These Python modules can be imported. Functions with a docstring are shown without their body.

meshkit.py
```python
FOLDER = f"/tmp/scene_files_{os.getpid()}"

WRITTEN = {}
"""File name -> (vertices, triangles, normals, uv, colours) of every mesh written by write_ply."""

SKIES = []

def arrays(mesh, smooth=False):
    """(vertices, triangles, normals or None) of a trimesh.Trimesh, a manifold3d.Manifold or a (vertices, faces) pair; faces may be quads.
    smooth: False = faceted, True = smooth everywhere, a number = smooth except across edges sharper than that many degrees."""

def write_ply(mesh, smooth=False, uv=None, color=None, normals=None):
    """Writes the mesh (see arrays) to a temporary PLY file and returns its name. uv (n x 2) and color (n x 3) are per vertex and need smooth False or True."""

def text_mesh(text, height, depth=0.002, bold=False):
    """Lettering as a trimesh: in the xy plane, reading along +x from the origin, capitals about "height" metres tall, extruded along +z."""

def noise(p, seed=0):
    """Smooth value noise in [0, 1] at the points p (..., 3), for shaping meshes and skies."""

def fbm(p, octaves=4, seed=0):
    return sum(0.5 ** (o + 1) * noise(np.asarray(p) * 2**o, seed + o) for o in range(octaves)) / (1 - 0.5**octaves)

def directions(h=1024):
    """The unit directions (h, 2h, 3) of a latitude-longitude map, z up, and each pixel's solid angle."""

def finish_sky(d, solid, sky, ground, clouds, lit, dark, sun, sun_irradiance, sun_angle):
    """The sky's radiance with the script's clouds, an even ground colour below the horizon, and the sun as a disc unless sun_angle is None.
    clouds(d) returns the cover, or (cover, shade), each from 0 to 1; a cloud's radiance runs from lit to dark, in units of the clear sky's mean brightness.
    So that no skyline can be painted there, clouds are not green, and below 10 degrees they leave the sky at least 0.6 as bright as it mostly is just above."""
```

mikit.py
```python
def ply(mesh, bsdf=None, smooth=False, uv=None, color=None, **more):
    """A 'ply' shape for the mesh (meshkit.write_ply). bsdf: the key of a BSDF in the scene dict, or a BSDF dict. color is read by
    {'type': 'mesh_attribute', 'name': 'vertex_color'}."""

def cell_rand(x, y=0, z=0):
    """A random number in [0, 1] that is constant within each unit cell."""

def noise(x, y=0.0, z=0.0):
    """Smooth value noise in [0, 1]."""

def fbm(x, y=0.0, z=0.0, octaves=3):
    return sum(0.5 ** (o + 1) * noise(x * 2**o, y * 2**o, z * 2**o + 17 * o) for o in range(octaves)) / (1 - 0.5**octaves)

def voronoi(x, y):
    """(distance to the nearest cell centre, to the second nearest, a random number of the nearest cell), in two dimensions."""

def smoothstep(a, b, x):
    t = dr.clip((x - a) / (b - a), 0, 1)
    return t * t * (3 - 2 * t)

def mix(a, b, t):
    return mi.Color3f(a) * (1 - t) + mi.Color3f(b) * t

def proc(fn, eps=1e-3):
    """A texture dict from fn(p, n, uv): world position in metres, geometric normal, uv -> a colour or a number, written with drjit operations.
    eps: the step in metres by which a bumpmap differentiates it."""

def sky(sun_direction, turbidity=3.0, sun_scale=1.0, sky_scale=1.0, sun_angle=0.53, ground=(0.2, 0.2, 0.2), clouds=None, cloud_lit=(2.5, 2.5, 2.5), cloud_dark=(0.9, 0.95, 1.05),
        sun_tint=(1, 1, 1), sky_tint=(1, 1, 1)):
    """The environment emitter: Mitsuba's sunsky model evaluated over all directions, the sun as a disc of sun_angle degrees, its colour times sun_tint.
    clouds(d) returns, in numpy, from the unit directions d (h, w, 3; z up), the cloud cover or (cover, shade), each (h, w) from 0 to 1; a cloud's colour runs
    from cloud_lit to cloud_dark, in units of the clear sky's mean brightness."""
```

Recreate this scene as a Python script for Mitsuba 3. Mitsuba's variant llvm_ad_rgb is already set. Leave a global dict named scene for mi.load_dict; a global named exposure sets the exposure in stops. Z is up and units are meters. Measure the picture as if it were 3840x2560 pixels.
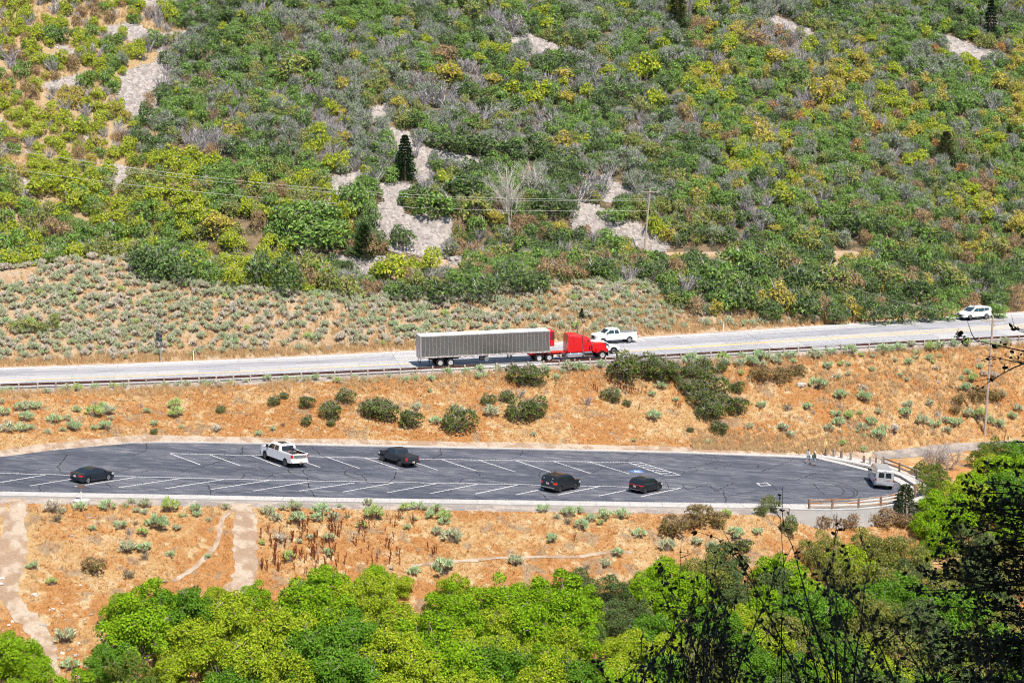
import math, random
import numpy as np, trimesh, drjit as dr, mitsuba as mi, mikit, meshkit
import manifold3d as m3d
from shapely.geometry import Polygon, LineString, Point, box as sbox
from shapely.ops import unary_union
from shapely import affinity

# ------------------------------------------------------------------ camera, daylight, exposure
CAM = np.array([0.0, 0.0, 43.0])
PITCH = math.radians(8.0)
T4 = mi.ScalarTransform4f
scene = {}
labels = {}
scene['camera'] = {'type': 'perspective', 'fov_axis': 'x', 'fov': 2 * math.degrees(math.atan(1920 / 7000)), 'near_clip': 0.5, 'far_clip': 5000.0,
                   'to_world': T4().look_at(origin=CAM.tolist(), target=[0, math.cos(PITCH), 43 - math.sin(PITCH)], up=[0, 0, 1])}
SUN = np.array([0.24, -0.52, 0.82])
scene['sky'] = mikit.sky(SUN.tolist(), turbidity=3, sun_tint=(0.93, 1.0, 1.11))
exposure = 2.0

# ------------------------------------------------------------------ helpers
RNG = np.random.default_rng(7)
COUNT = {}
def num(name):
    n = COUNT.get(name, 0); COUNT[name] = n + 1
    return name if n == 0 else f'{name}_{n:03d}'
def bs(key, color, rough=0.6, metal=0.0, spec=0.5, coat=0.0, **more):
    tex = color if isinstance(color, dict) else {'type': 'rgb', 'value': list(color)}
    d = {'type': 'principled', 'base_color': tex, 'roughness': rough, 'metallic': metal, 'specular': spec, **more}
    if coat: d['clearcoat'] = coat; d['clearcoat_gloss'] = 0.95
    scene[key] = {'type': 'twosided', 'bsdf': d}
    return key
def cat(ms):
    vs, fs, o = [], [], 0
    for m in ms:
        if isinstance(m, m3d.Manifold):
            q = m.to_mesh(); v, f = np.asarray(q.vert_properties)[:, :3], np.asarray(q.tri_verts)
        elif isinstance(m, trimesh.Trimesh): v, f = m.vertices, m.faces
        else: v, f = np.asarray(m[0], float), np.asarray(m[1], int)
        if len(v) == 0: continue
        if f.shape[1] == 4: f = np.vstack([f[:, [0, 1, 2]], f[:, [0, 2, 3]]])
        vs.append(v); fs.append(f + o); o += len(v)
    return np.vstack(vs), np.vstack(fs)
def tf(m, M):
    v, f = cat([m]); return v @ M[:3, :3].T + M[:3, 3], f
def put(name, mesh, bsdf, parent=None, smooth=False, **kw):
    key = num((parent + '__' if parent else '') + name)
    scene[key] = mikit.ply(cat([mesh]), bsdf, smooth, **kw)
    return key
def lab(key, label, cat_=None, group=None, kind=None):
    d = {'label': label}
    if cat_: d['category'] = cat_
    if group: d['group'] = group
    if kind: d['kind'] = kind
    labels[key] = d
def struct(key, label=None): labels[key] = {'kind': 'structure', **({'label': label} if label else {})}
def box(x0, x1, y0, y1, z0, z1, ch=0.0):
    if ch > 0:
        v = []
        for sx, xx in ((1, x0), (-1, x1)):
            for sy, yy in ((1, y0), (-1, y1)):
                for sz, zz in ((1, z0), (-1, z1)):
                    v += [[xx, yy + sy * ch, zz + sz * ch], [xx + sx * ch, yy, zz + sz * ch], [xx + sx * ch, yy + sy * ch, zz]]
        return m3d.Manifold.hull_points(np.array(v))
    b = trimesh.creation.box((x1 - x0, y1 - y0, z1 - z0)); b.apply_translation(((x0 + x1) / 2, (y0 + y1) / 2, (z0 + z1) / 2)); return b
def tube(pts, rad, n=6, cap=True):
    pts = np.asarray(pts, float); rad = np.broadcast_to(np.asarray(rad, float), (len(pts),))
    d = np.gradient(pts, axis=0); d /= np.linalg.norm(d, axis=1, keepdims=True) + 1e-12
    ref = np.array([0, 0, 1.0]) if abs(d[:, 2]).mean() < 0.8 else np.array([1.0, 0, 0])
    a = np.cross(d, ref); a /= np.linalg.norm(a, axis=1, keepdims=True) + 1e-12; b = np.cross(d, a)
    t = np.arange(n) * 2 * np.pi / n
    v = (pts[:, None] + rad[:, None, None] * (np.cos(t)[None, :, None] * a[:, None] + np.sin(t)[None, :, None] * b[:, None])).reshape(-1, 3)
    f = []
    k = len(pts)
    i, j = np.meshgrid(np.arange(k - 1), np.arange(n), indexing='ij'); i, j = i.ravel(), j.ravel(); j2 = (j + 1) % n
    f = np.vstack([np.stack([i * n + j, i * n + j2, (i + 1) * n + j2], 1), np.stack([i * n + j, (i + 1) * n + j2, (i + 1) * n + j], 1)])
    if cap:
        v = np.vstack([v, pts[:1], pts[-1:]]); q = np.arange(n); q2 = (q + 1) % n
        f = np.vstack([f, np.stack([q2, q, q * 0 + k * n], 1), np.stack([(k - 1) * n + q, (k - 1) * n + q2, q * 0 + k * n + 1], 1)])
    return v, f
def cyl(p, q, r, n=12): return tube([p, q], [r, r], n)
def lathe(prof, n=20, axis='y'):
    """prof: (radius, height along the axis), closed at both ends by the caller"""
    prof = np.asarray(prof, float); t = np.arange(n) * 2 * np.pi / n; k = len(prof)
    v = np.stack([prof[:, 0, None] * np.cos(t), prof[:, 1, None] + 0 * t, prof[:, 0, None] * np.sin(t)], -1).reshape(-1, 3)
    if axis == 'z': v = v[:, [0, 2, 1]]
    i, j = np.meshgrid(np.arange(k - 1), np.arange(n), indexing='ij'); i, j = i.ravel(), j.ravel(); j2 = (j + 1) % n
    f = np.vstack([np.stack([i * n + j, i * n + j2, (i + 1) * n + j2], 1), np.stack([i * n + j, (i + 1) * n + j2, (i + 1) * n + j], 1)])
    return v, f
def place(x, y, z, deg=0.0, s=1.0, normal=None):
    M = np.eye(4); c, n = math.cos(math.radians(deg)), math.sin(math.radians(deg))
    R = np.array([[c, -n, 0], [n, c, 0], [0, 0, 1.0]])
    if normal is not None:
        up = np.asarray(normal, float) / np.linalg.norm(normal); fx = R[:, 0] - up * (R[:, 0] @ up); fx /= np.linalg.norm(fx); R = np.stack([fx, np.cross(up, fx), up], 1)
    M[:3, :3] = R * s; M[:3, 3] = (x, y, z); return M
def inst(key, group, x, y, z, deg=0, sx=1.0, sz=None, tilt=(0, 0)):
    scene[key] = {'type': 'instance', 'shapegroup': {'type': 'ref', 'id': group},
                  'to_world': T4().translate([float(x), float(y), float(z)]).rotate([1, 0, 0], float(tilt[0])).rotate([0, 1, 0], float(tilt[1])).rotate([0, 0, 1], float(deg)).scale([float(sx), float(sx), float(sx if sz is None else sz)])}

# ------------------------------------------------------------------ terrain: guide curves (x, y, z) from the near slope to the mountain
CV = {
    'N3': np.array([(-73.9, 124.5, -10.31), (-67.0, 126.7, -10.65), (-59.8, 128.7, -11.01), (-52.5, 130.8, -11.38), (-44.9, 132.8, -11.76), (-37.1, 134.7, -12.14), (-29.2, 136.7, -12.54), (-21.1, 138.7, -12.94), (-12.8, 140.8, -13.36), (-4.3, 143.0, -13.78), (4.4, 145.2, -14.22), (13.3, 147.6, -14.66), (22.4, 150.1, -15.12), (31.9, 152.9, -15.59), (42.3, 159.3, -16.12), (52.8, 163.4, -16.64), (63.5, 167.2, -17.00), (74.7, 171.0, -17.00), (86.2, 174.8, -17.00), (98.0, 178.6, -17.00)]),
    'N2': np.array([(-73.9, 143.5, -4.01), (-67.0, 145.7, -4.54), (-59.8, 147.7, -5.09), (-52.5, 149.8, -5.65), (-44.9, 151.8, -6.22), (-37.1, 153.7, -6.81), (-29.2, 155.7, -7.41), (-21.1, 157.7, -8.03), (-12.8, 159.8, -8.66), (-4.3, 162.0, -9.30), (4.4, 164.2, -9.96), (13.3, 166.6, -10.64), (22.4, 169.1, -11.34), (31.9, 171.9, -13.06), (42.3, 178.3, -13.91), (52.8, 182.4, -13.54), (63.5, 186.2, -14.53), (74.7, 190.0, -15.63), (86.2, 193.8, -16.73), (98.0, 197.6, -17.69)]),
    'N1': np.array([(-73.9, 164.8, 5.37), (-70.5, 166.0, 5.11), (-67.0, 167.0, 4.84), (-63.4, 168.0, 4.57), (-59.8, 169.0, 4.29), (-56.2, 170.1, 4.01), (-52.5, 171.1, 3.73), (-48.7, 172.1, 3.45), (-44.9, 173.1, 3.16), (-41.0, 174.0, 2.86), (-37.1, 175.0, 2.57), (-33.2, 176.0, 2.27), (-29.2, 177.0, 1.97), (-25.2, 178.0, 1.66), (-21.1, 179.0, 1.35), (-17.0, 180.0, 1.04), (-12.8, 181.1, 0.72), (-8.6, 182.2, 0.40), (-4.3, 183.3, 0.08), (0.0, 184.4, -0.25), (4.4, 185.5, -0.58), (8.8, 186.7, -0.92), (13.3, 187.9, -1.26), (17.8, 189.0, -1.61), (22.4, 190.4, -1.96), (27.1, 191.7, -2.32), (31.9, 194.0, -4.13), (36.9, 196.4, -4.53), (42.3, 200.4, -4.98), (47.5, 201.8, -3.73), (52.8, 203.7, -4.16), (58.1, 205.6, -4.60), (63.5, 207.5, -5.15), (69.1, 209.4, -5.69), (74.7, 211.3, -6.25), (80.4, 213.2, -6.80), (86.2, 215.1, -7.35), (92.0, 217.0, -7.87), (98.0, 218.9, -8.31)]),
    'NK': np.array([(-73.9, 166.5, 5.49), (-70.5, 167.7, 5.23), (-67.0, 168.7, 4.96), (-63.4, 169.7, 4.69), (-59.8, 170.7, 4.41), (-56.2, 171.8, 4.13), (-52.5, 172.8, 3.85), (-48.7, 173.8, 3.57), (-44.9, 174.8, 3.28), (-41.0, 175.7, 2.98), (-37.1, 176.7, 2.69), (-33.2, 177.7, 2.39), (-29.2, 178.7, 2.09), (-25.2, 179.7, 1.78), (-21.1, 180.7, 1.47), (-17.0, 181.7, 1.16), (-12.8, 182.8, 0.84), (-8.6, 183.9, 0.52), (-4.3, 185.0, 0.20), (0.0, 186.1, -0.13), (4.4, 187.2, -0.46), (8.8, 188.4, -0.80), (13.3, 189.6, -1.14), (17.8, 190.7, -1.49), (22.4, 192.1, -1.84), (27.1, 193.4, -2.20), (31.9, 194.9, -2.77), (36.9, 197.3, -3.26), (42.3, 201.3, -3.71), (47.5, 203.5, -3.91), (52.8, 205.4, -4.26), (58.1, 207.3, -4.54), (63.5, 209.2, -5.03), (69.1, 211.1, -5.57), (74.7, 213.0, -6.13), (80.4, 214.9, -6.68), (86.2, 216.8, -7.23), (92.0, 218.7, -7.75), (98.0, 220.6, -8.19)]),
    'FK': np.array([(-76.6, 172.9, 5.60), (-73.1, 174.2, 5.32), (-69.9, 176.4, 5.06), (-66.9, 179.3, 4.80), (-63.7, 182.2, 4.53), (-60.4, 185.3, 4.25), (-57.0, 188.4, 3.96), (-53.6, 191.7, 3.66), (-50.3, 196.3, 3.36), (-46.6, 200.4, 3.04), (-42.7, 203.9, 2.70), (-38.4, 206.2, 2.36), (-33.8, 207.5, 2.01), (-29.2, 208.8, 1.65), (-24.5, 210.2, 1.29), (-19.7, 211.6, 0.93), (-14.9, 212.9, 0.56), (-10.0, 214.3, 0.19), (-5.0, 215.6, -0.19), (0.0, 217.0, -0.57), (5.1, 218.4, -0.96), (10.2, 219.8, -1.35), (15.4, 221.2, -1.75), (20.7, 222.6, -2.15), (26.0, 223.8, -2.55), (31.4, 224.9, -2.96), (36.9, 226.1, -3.57), (42.5, 228.2, -3.90), (48.3, 230.3, -4.11), (54.1, 232.3, -4.22), (60.0, 234.4, -3.98), (66.0, 236.4, -3.65), (72.1, 238.5, -3.77), (78.3, 240.5, -3.94), (84.6, 242.6, -4.11), (91.0, 244.6, -4.28), (97.5, 246.7, -4.44), (104.1, 248.7, -4.60), (110.7, 250.8, -4.75)]),
    'E1': np.array([(-76.6, 175.1, 5.85), (-73.1, 176.4, 5.57), (-69.9, 178.6, 5.31), (-66.9, 181.5, 5.05), (-63.7, 184.4, 4.78), (-60.4, 187.5, 4.50), (-57.0, 190.6, 4.21), (-53.6, 193.9, 3.91), (-50.3, 198.5, 3.61), (-46.6, 202.6, 3.29), (-42.7, 206.1, 2.95), (-38.4, 208.4, 2.61), (-33.8, 209.7, 2.26), (-29.2, 211.0, 1.90), (-24.5, 212.4, 1.54), (-19.7, 213.8, 1.18), (-14.9, 215.1, 0.81), (-10.0, 216.5, 0.44), (-5.0, 217.8, 0.06), (0.0, 219.2, -0.32), (5.1, 220.6, -0.71), (10.2, 222.0, -1.10), (15.4, 223.4, -1.50), (20.7, 224.8, -1.90), (26.0, 226.0, -2.30), (31.4, 227.1, -2.71), (36.9, 228.3, -3.11), (42.5, 230.4, -3.35), (48.3, 232.5, -3.56), (54.1, 234.5, -3.67), (60.0, 236.6, -3.51), (66.0, 238.6, -3.34), (72.1, 240.7, -3.52), (78.3, 242.7, -3.69), (84.6, 244.8, -3.86), (91.0, 246.8, -4.03), (97.5, 248.9, -4.19), (104.1, 250.9, -4.35), (110.7, 253.0, -4.50)]),
    'E2': np.array([(-88.9, 199.7, 8.29), (-81.3, 204.2, 7.71), (-73.2, 208.3, 7.23), (-64.7, 212.2, 6.84), (-55.7, 215.8, 6.55), (-46.2, 219.2, 6.35), (-36.4, 222.4, 6.23), (-26.3, 225.5, 6.20), (-16.0, 228.4, 6.22), (-5.4, 231.4, 6.30), (5.5, 234.5, 6.40), (16.7, 237.7, 6.52), (28.2, 241.1, 6.65), (40.0, 244.6, 6.76), (52.1, 248.4, 6.86), (64.6, 252.2, 6.93), (77.4, 256.1, 6.97), (90.6, 259.7, 6.98), (104.2, 262.9, 6.98), (117.0, 265.2, 6.99)]),
    'HN': np.array([(-88.9, 202.0, 8.64), (-81.3, 206.5, 8.06), (-73.2, 210.6, 7.58), (-64.7, 214.5, 7.19), (-55.7, 218.1, 6.90), (-46.2, 221.5, 6.70), (-36.4, 224.7, 6.58), (-26.3, 227.8, 6.55), (-16.0, 230.7, 6.57), (-5.4, 233.7, 6.65), (5.5, 236.8, 6.75), (16.7, 240.0, 6.87), (28.2, 243.4, 7.00), (40.0, 246.9, 7.11), (52.1, 250.7, 7.21), (64.6, 254.5, 7.28), (77.4, 258.4, 7.32), (90.6, 262.0, 7.33), (104.2, 265.2, 7.33), (117.0, 267.5, 7.34)]),
    'HF': np.array([(-95.6, 217.4, 8.60), (-87.2, 222.0, 8.00), (-78.4, 226.3, 7.52), (-69.3, 230.1, 7.16), (-59.5, 233.7, 6.91), (-49.4, 237.1, 6.77), (-38.9, 240.4, 6.71), (-28.1, 243.6, 6.74), (-17.1, 246.9, 6.82), (-5.8, 250.3, 6.95), (5.9, 254.1, 7.10), (17.9, 258.1, 7.27), (30.3, 262.6, 7.44), (43.2, 267.5, 7.60), (56.7, 272.8, 7.77), (70.5, 278.2, 7.94), (84.8, 283.4, 8.14), (99.2, 288.0, 8.39), (114.1, 291.4, 8.77), (128.1, 293.0, 9.27)]),
    'B0': np.array([(-95.6, 219.0, 8.45), (-91.5, 221.3, 8.14), (-87.2, 223.6, 7.85), (-82.9, 225.8, 7.60), (-78.4, 227.9, 7.37), (-73.9, 229.8, 7.18), (-69.3, 231.7, 7.01), (-64.5, 233.5, 6.88), (-59.5, 235.3, 6.76), (-54.5, 237.1, 6.68), (-49.4, 238.7, 6.62), (-44.2, 240.4, 6.58), (-38.9, 242.0, 6.56), (-33.5, 243.6, 6.57), (-28.1, 245.2, 6.59), (-22.6, 246.8, 6.62), (-17.1, 248.5, 6.67), (-11.5, 250.2, 6.73), (-5.8, 251.9, 6.80), (0.0, 253.8, 6.87), (5.9, 255.7, 6.95), (11.8, 257.7, 7.03), (17.9, 259.7, 7.12), (24.0, 261.9, 7.20), (30.3, 264.2, 7.29), (36.7, 266.6, 7.37), (43.2, 269.1, 7.45), (49.9, 271.7, 7.54), (56.7, 274.4, 7.62), (63.5, 277.1, 7.70), (70.5, 279.8, 7.79), (77.7, 282.4, 7.88), (84.8, 285.0, 7.99), (91.9, 287.4, 8.11), (99.2, 289.6, 8.24), (106.6, 291.5, 8.41), (114.1, 293.0, 8.62), (121.3, 294.1, 8.85), (128.1, 294.6, 9.12)]),
    'B1': np.array([(-100.2, 229.5, 17.41), (-95.9, 231.6, 17.17), (-91.5, 234.1, 17.17), (-87.0, 236.6, 17.18), (-82.4, 239.1, 17.20), (-77.7, 241.5, 17.23), (-72.9, 244.0, 17.25), (-67.9, 246.5, 17.29), (-62.8, 248.8, 17.89), (-57.6, 251.1, 18.50), (-52.1, 252.5, 18.25), (-46.2, 251.1, 15.44), (-40.2, 249.7, 14.75), (-34.6, 250.5, 14.01), (-29.0, 251.7, 13.26), (-23.3, 253.0, 12.64), (-17.6, 254.7, 12.28), (-11.8, 256.5, 12.10), (-5.9, 258.2, 12.13), (0.0, 261.1, 13.37), (6.1, 264.2, 13.28), (12.3, 267.0, 13.37), (18.5, 268.0, 13.20), (24.6, 267.6, 11.62), (30.8, 267.4, 9.84), (37.1, 268.4, 8.40), (43.7, 271.1, 8.06), (50.5, 273.7, 7.72), (57.3, 276.3, 7.80), (64.3, 278.9, 7.89), (71.3, 281.6, 7.99), (78.5, 284.2, 8.10), (85.7, 286.3, 8.27), (92.9, 288.5, 8.44), (100.3, 290.6, 8.63), (107.8, 292.7, 8.82), (115.3, 294.9, 9.01), (122.6, 296.2, 9.31), (129.4, 296.2, 9.75)]),
    'T': np.array([(-106.2, 243.5, 18.30), (-101.5, 245.6, 18.09), (-96.8, 248.1, 17.87), (-92.0, 250.6, 17.64), (-87.1, 253.1, 17.42), (-82.1, 255.5, 17.21), (-77.0, 258.0, 16.99), (-71.8, 260.5, 16.77), (-66.4, 262.8, 16.58), (-60.8, 265.1, 16.40), (-55.0, 266.5, 16.31), (-48.7, 265.1, 16.50), (-42.4, 263.7, 16.31), (-36.4, 264.5, 15.89), (-30.5, 265.7, 15.43), (-24.5, 267.0, 14.96), (-18.5, 269.5, 16.82), (-12.5, 271.9, 17.09), (-6.3, 274.4, 16.38), (0.0, 277.9, 15.75), (6.5, 281.8, 16.50), (13.1, 285.0, 16.62), (19.7, 286.0, 16.61), (26.2, 285.6, 16.72), (32.7, 285.4, 16.79), (39.4, 286.2, 16.76), (46.3, 288.5, 16.60), (53.3, 290.7, 16.45), (60.2, 291.3, 14.71), (67.0, 291.9, 13.20), (73.9, 292.6, 11.75), (80.9, 293.2, 10.30), (88.2, 295.3, 10.55), (95.7, 297.5, 10.81), (103.2, 299.6, 11.07), (110.9, 301.7, 11.34), (118.6, 303.9, 11.62), (126.1, 305.2, 11.98), (133.1, 305.2, 12.49)]),
    'M1': np.array([(-106.2, 279.5, 38.84), (-96.8, 284.1, 38.84), (-87.1, 289.1, 38.82), (-77.0, 294.0, 38.77), (-66.4, 298.8, 38.70), (-55.0, 302.5, 38.58), (-42.4, 299.7, 38.42), (-30.5, 301.7, 38.23), (-18.5, 305.5, 38.00), (-6.3, 310.4, 37.73), (6.5, 317.8, 37.41), (19.7, 322.0, 37.03), (32.7, 321.4, 36.62), (46.3, 324.5, 36.15), (60.2, 327.3, 35.61), (73.9, 328.6, 35.04), (88.2, 331.3, 34.39), (103.2, 335.6, 33.66), (118.6, 339.9, 32.85), (133.1, 341.2, 32.03)]),
    'M2': np.array([(-106.2, 323.5, 67.34), (-96.8, 328.1, 67.34), (-87.1, 333.1, 67.32), (-77.0, 338.0, 67.27), (-66.4, 342.8, 67.20), (-55.0, 346.5, 67.08), (-42.4, 343.7, 66.92), (-30.5, 345.7, 66.73), (-18.5, 349.5, 66.50), (-6.3, 354.4, 66.23), (6.5, 361.8, 65.91), (19.7, 366.0, 65.53), (32.7, 365.4, 65.12), (46.3, 368.5, 64.65), (60.2, 371.3, 64.11), (73.9, 372.6, 63.54), (88.2, 375.3, 62.89), (103.2, 379.6, 62.16), (118.6, 383.9, 61.35), (133.1, 385.2, 60.53)]),
    'M3': np.array([(-106.2, 503.5, 177.34), (-96.8, 508.1, 177.34), (-87.1, 513.1, 177.32), (-77.0, 518.0, 177.27), (-66.4, 522.8, 177.20), (-55.0, 526.5, 177.08), (-42.4, 523.7, 176.92), (-30.5, 525.7, 176.73), (-18.5, 529.5, 176.50), (-6.3, 534.4, 176.23), (6.5, 541.8, 175.91), (19.7, 546.0, 175.53), (32.7, 545.4, 175.12), (46.3, 548.5, 174.65), (60.2, 551.3, 174.11), (73.9, 552.6, 173.54), (88.2, 555.3, 172.89), (103.2, 559.6, 172.16), (118.6, 563.9, 171.35), (133.1, 565.2, 170.53)]),
    'M4': np.array([(-106.2, 1343.5, 537.34), (-96.8, 1348.1, 537.34), (-87.1, 1353.1, 537.32), (-77.0, 1358.0, 537.27), (-66.4, 1362.8, 537.20), (-55.0, 1366.5, 537.08), (-42.4, 1363.7, 536.92), (-30.5, 1365.7, 536.73), (-18.5, 1369.5, 536.50), (-6.3, 1374.4, 536.23), (6.5, 1381.8, 535.91), (19.7, 1386.0, 535.53), (32.7, 1385.4, 535.12), (46.3, 1388.5, 534.65), (60.2, 1391.3, 534.11), (73.9, 1392.6, 533.54), (88.2, 1395.3, 532.89), (103.2, 1399.6, 532.16), (118.6, 1403.9, 531.35), (133.1, 1405.2, 530.53)]),
}
def curve_at(n, x): c = CV[n]; return np.interp(x, c[:, 0], c[:, 1]), np.interp(x, c[:, 0], c[:, 2])
NEAR = [(-60.0, 44.0), (-3.0, 41.4), (3.0, 40.8), (14.0, 33.0), (45.0, 14.0), (92.0, -15.0)]
NAMES = ['N3', 'N2', 'N1', 'NK', 'FK', 'E1', 'E2', 'HN', 'HF', 'B0', 'B1', 'T', 'M1', 'M2', 'M3', 'M4']
def base_z(x, y):
    x, y = np.broadcast_arrays(np.asarray(x, float), np.asarray(y, float)); shp = x.shape; x, y = x.ravel(), y.ravel()
    Y = [np.full(x.shape, a) for a, _ in NEAR]; Z = [np.full(x.shape, b) for _, b in NEAR]
    for n in NAMES:
        a, b = curve_at(n, x); Y.append(a); Z.append(b)
    out = np.full(x.shape, Z[-1])
    for i in range(len(Y) - 1):
        m = (y >= Y[i]) & (y < Y[i + 1]); t = (y - Y[i]) / (Y[i + 1] - Y[i] + 1e-9); out = np.where(m, Z[i] + t * (Z[i + 1] - Z[i]), out)
    return out.reshape(shp)
def nz(x, y, s, seed=0.0):
    p = np.stack([np.asarray(x, float).ravel() / s + seed, np.asarray(y, float).ravel() / s, np.full(np.size(x), seed * 1.7)], 1)
    return (meshkit.fbm(p) if hasattr(meshkit, 'fbm') else meshkit.noise(p)).reshape(np.shape(x))
def band(x, y, a, b, soft):
    ya, yb = curve_at(a, x)[0], curve_at(b, x)[0]
    return np.clip((y - ya) / soft, 0, 1) * np.clip((yb - y) / soft, 0, 1)
def terrain(x, y):
    x, y = np.broadcast_arrays(np.asarray(x, float), np.asarray(y, float))
    z = base_z(x, y)
    z = z + band(x, y, 'N3', 'N1', 3) * (nz(x, y, 7, 3) * 0.9 + nz(x, y, 1.6, 5) * 0.22)
    z = z + band(x, y, 'FK', 'E2', 3) * (nz(x, y, 6, 11) * 0.7 + nz(x, y, 1.4, 8) * 0.2)
    z = z + band(x, y, 'B0', 'T', 2) * (nz(x, y, 5, 21) * 0.7)
    z = z + band(x, y, 'T', 'M4', 8) * (nz(x, y, 22, 31) * 3.0 + nz(x, y, 6, 33) * 0.9)
    return z
def tz(x, y): return float(terrain(np.array([x]), np.array([y]))[0])
PLX, PLY = -0.0722789949, -0.0142598761
def lotz(x, y): return 43 - 42.8517881 + PLX * np.asarray(x, float) + PLY * (np.asarray(y, float) - 175)
LOTN = np.array([-PLX, -PLY, 1.0])

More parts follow.
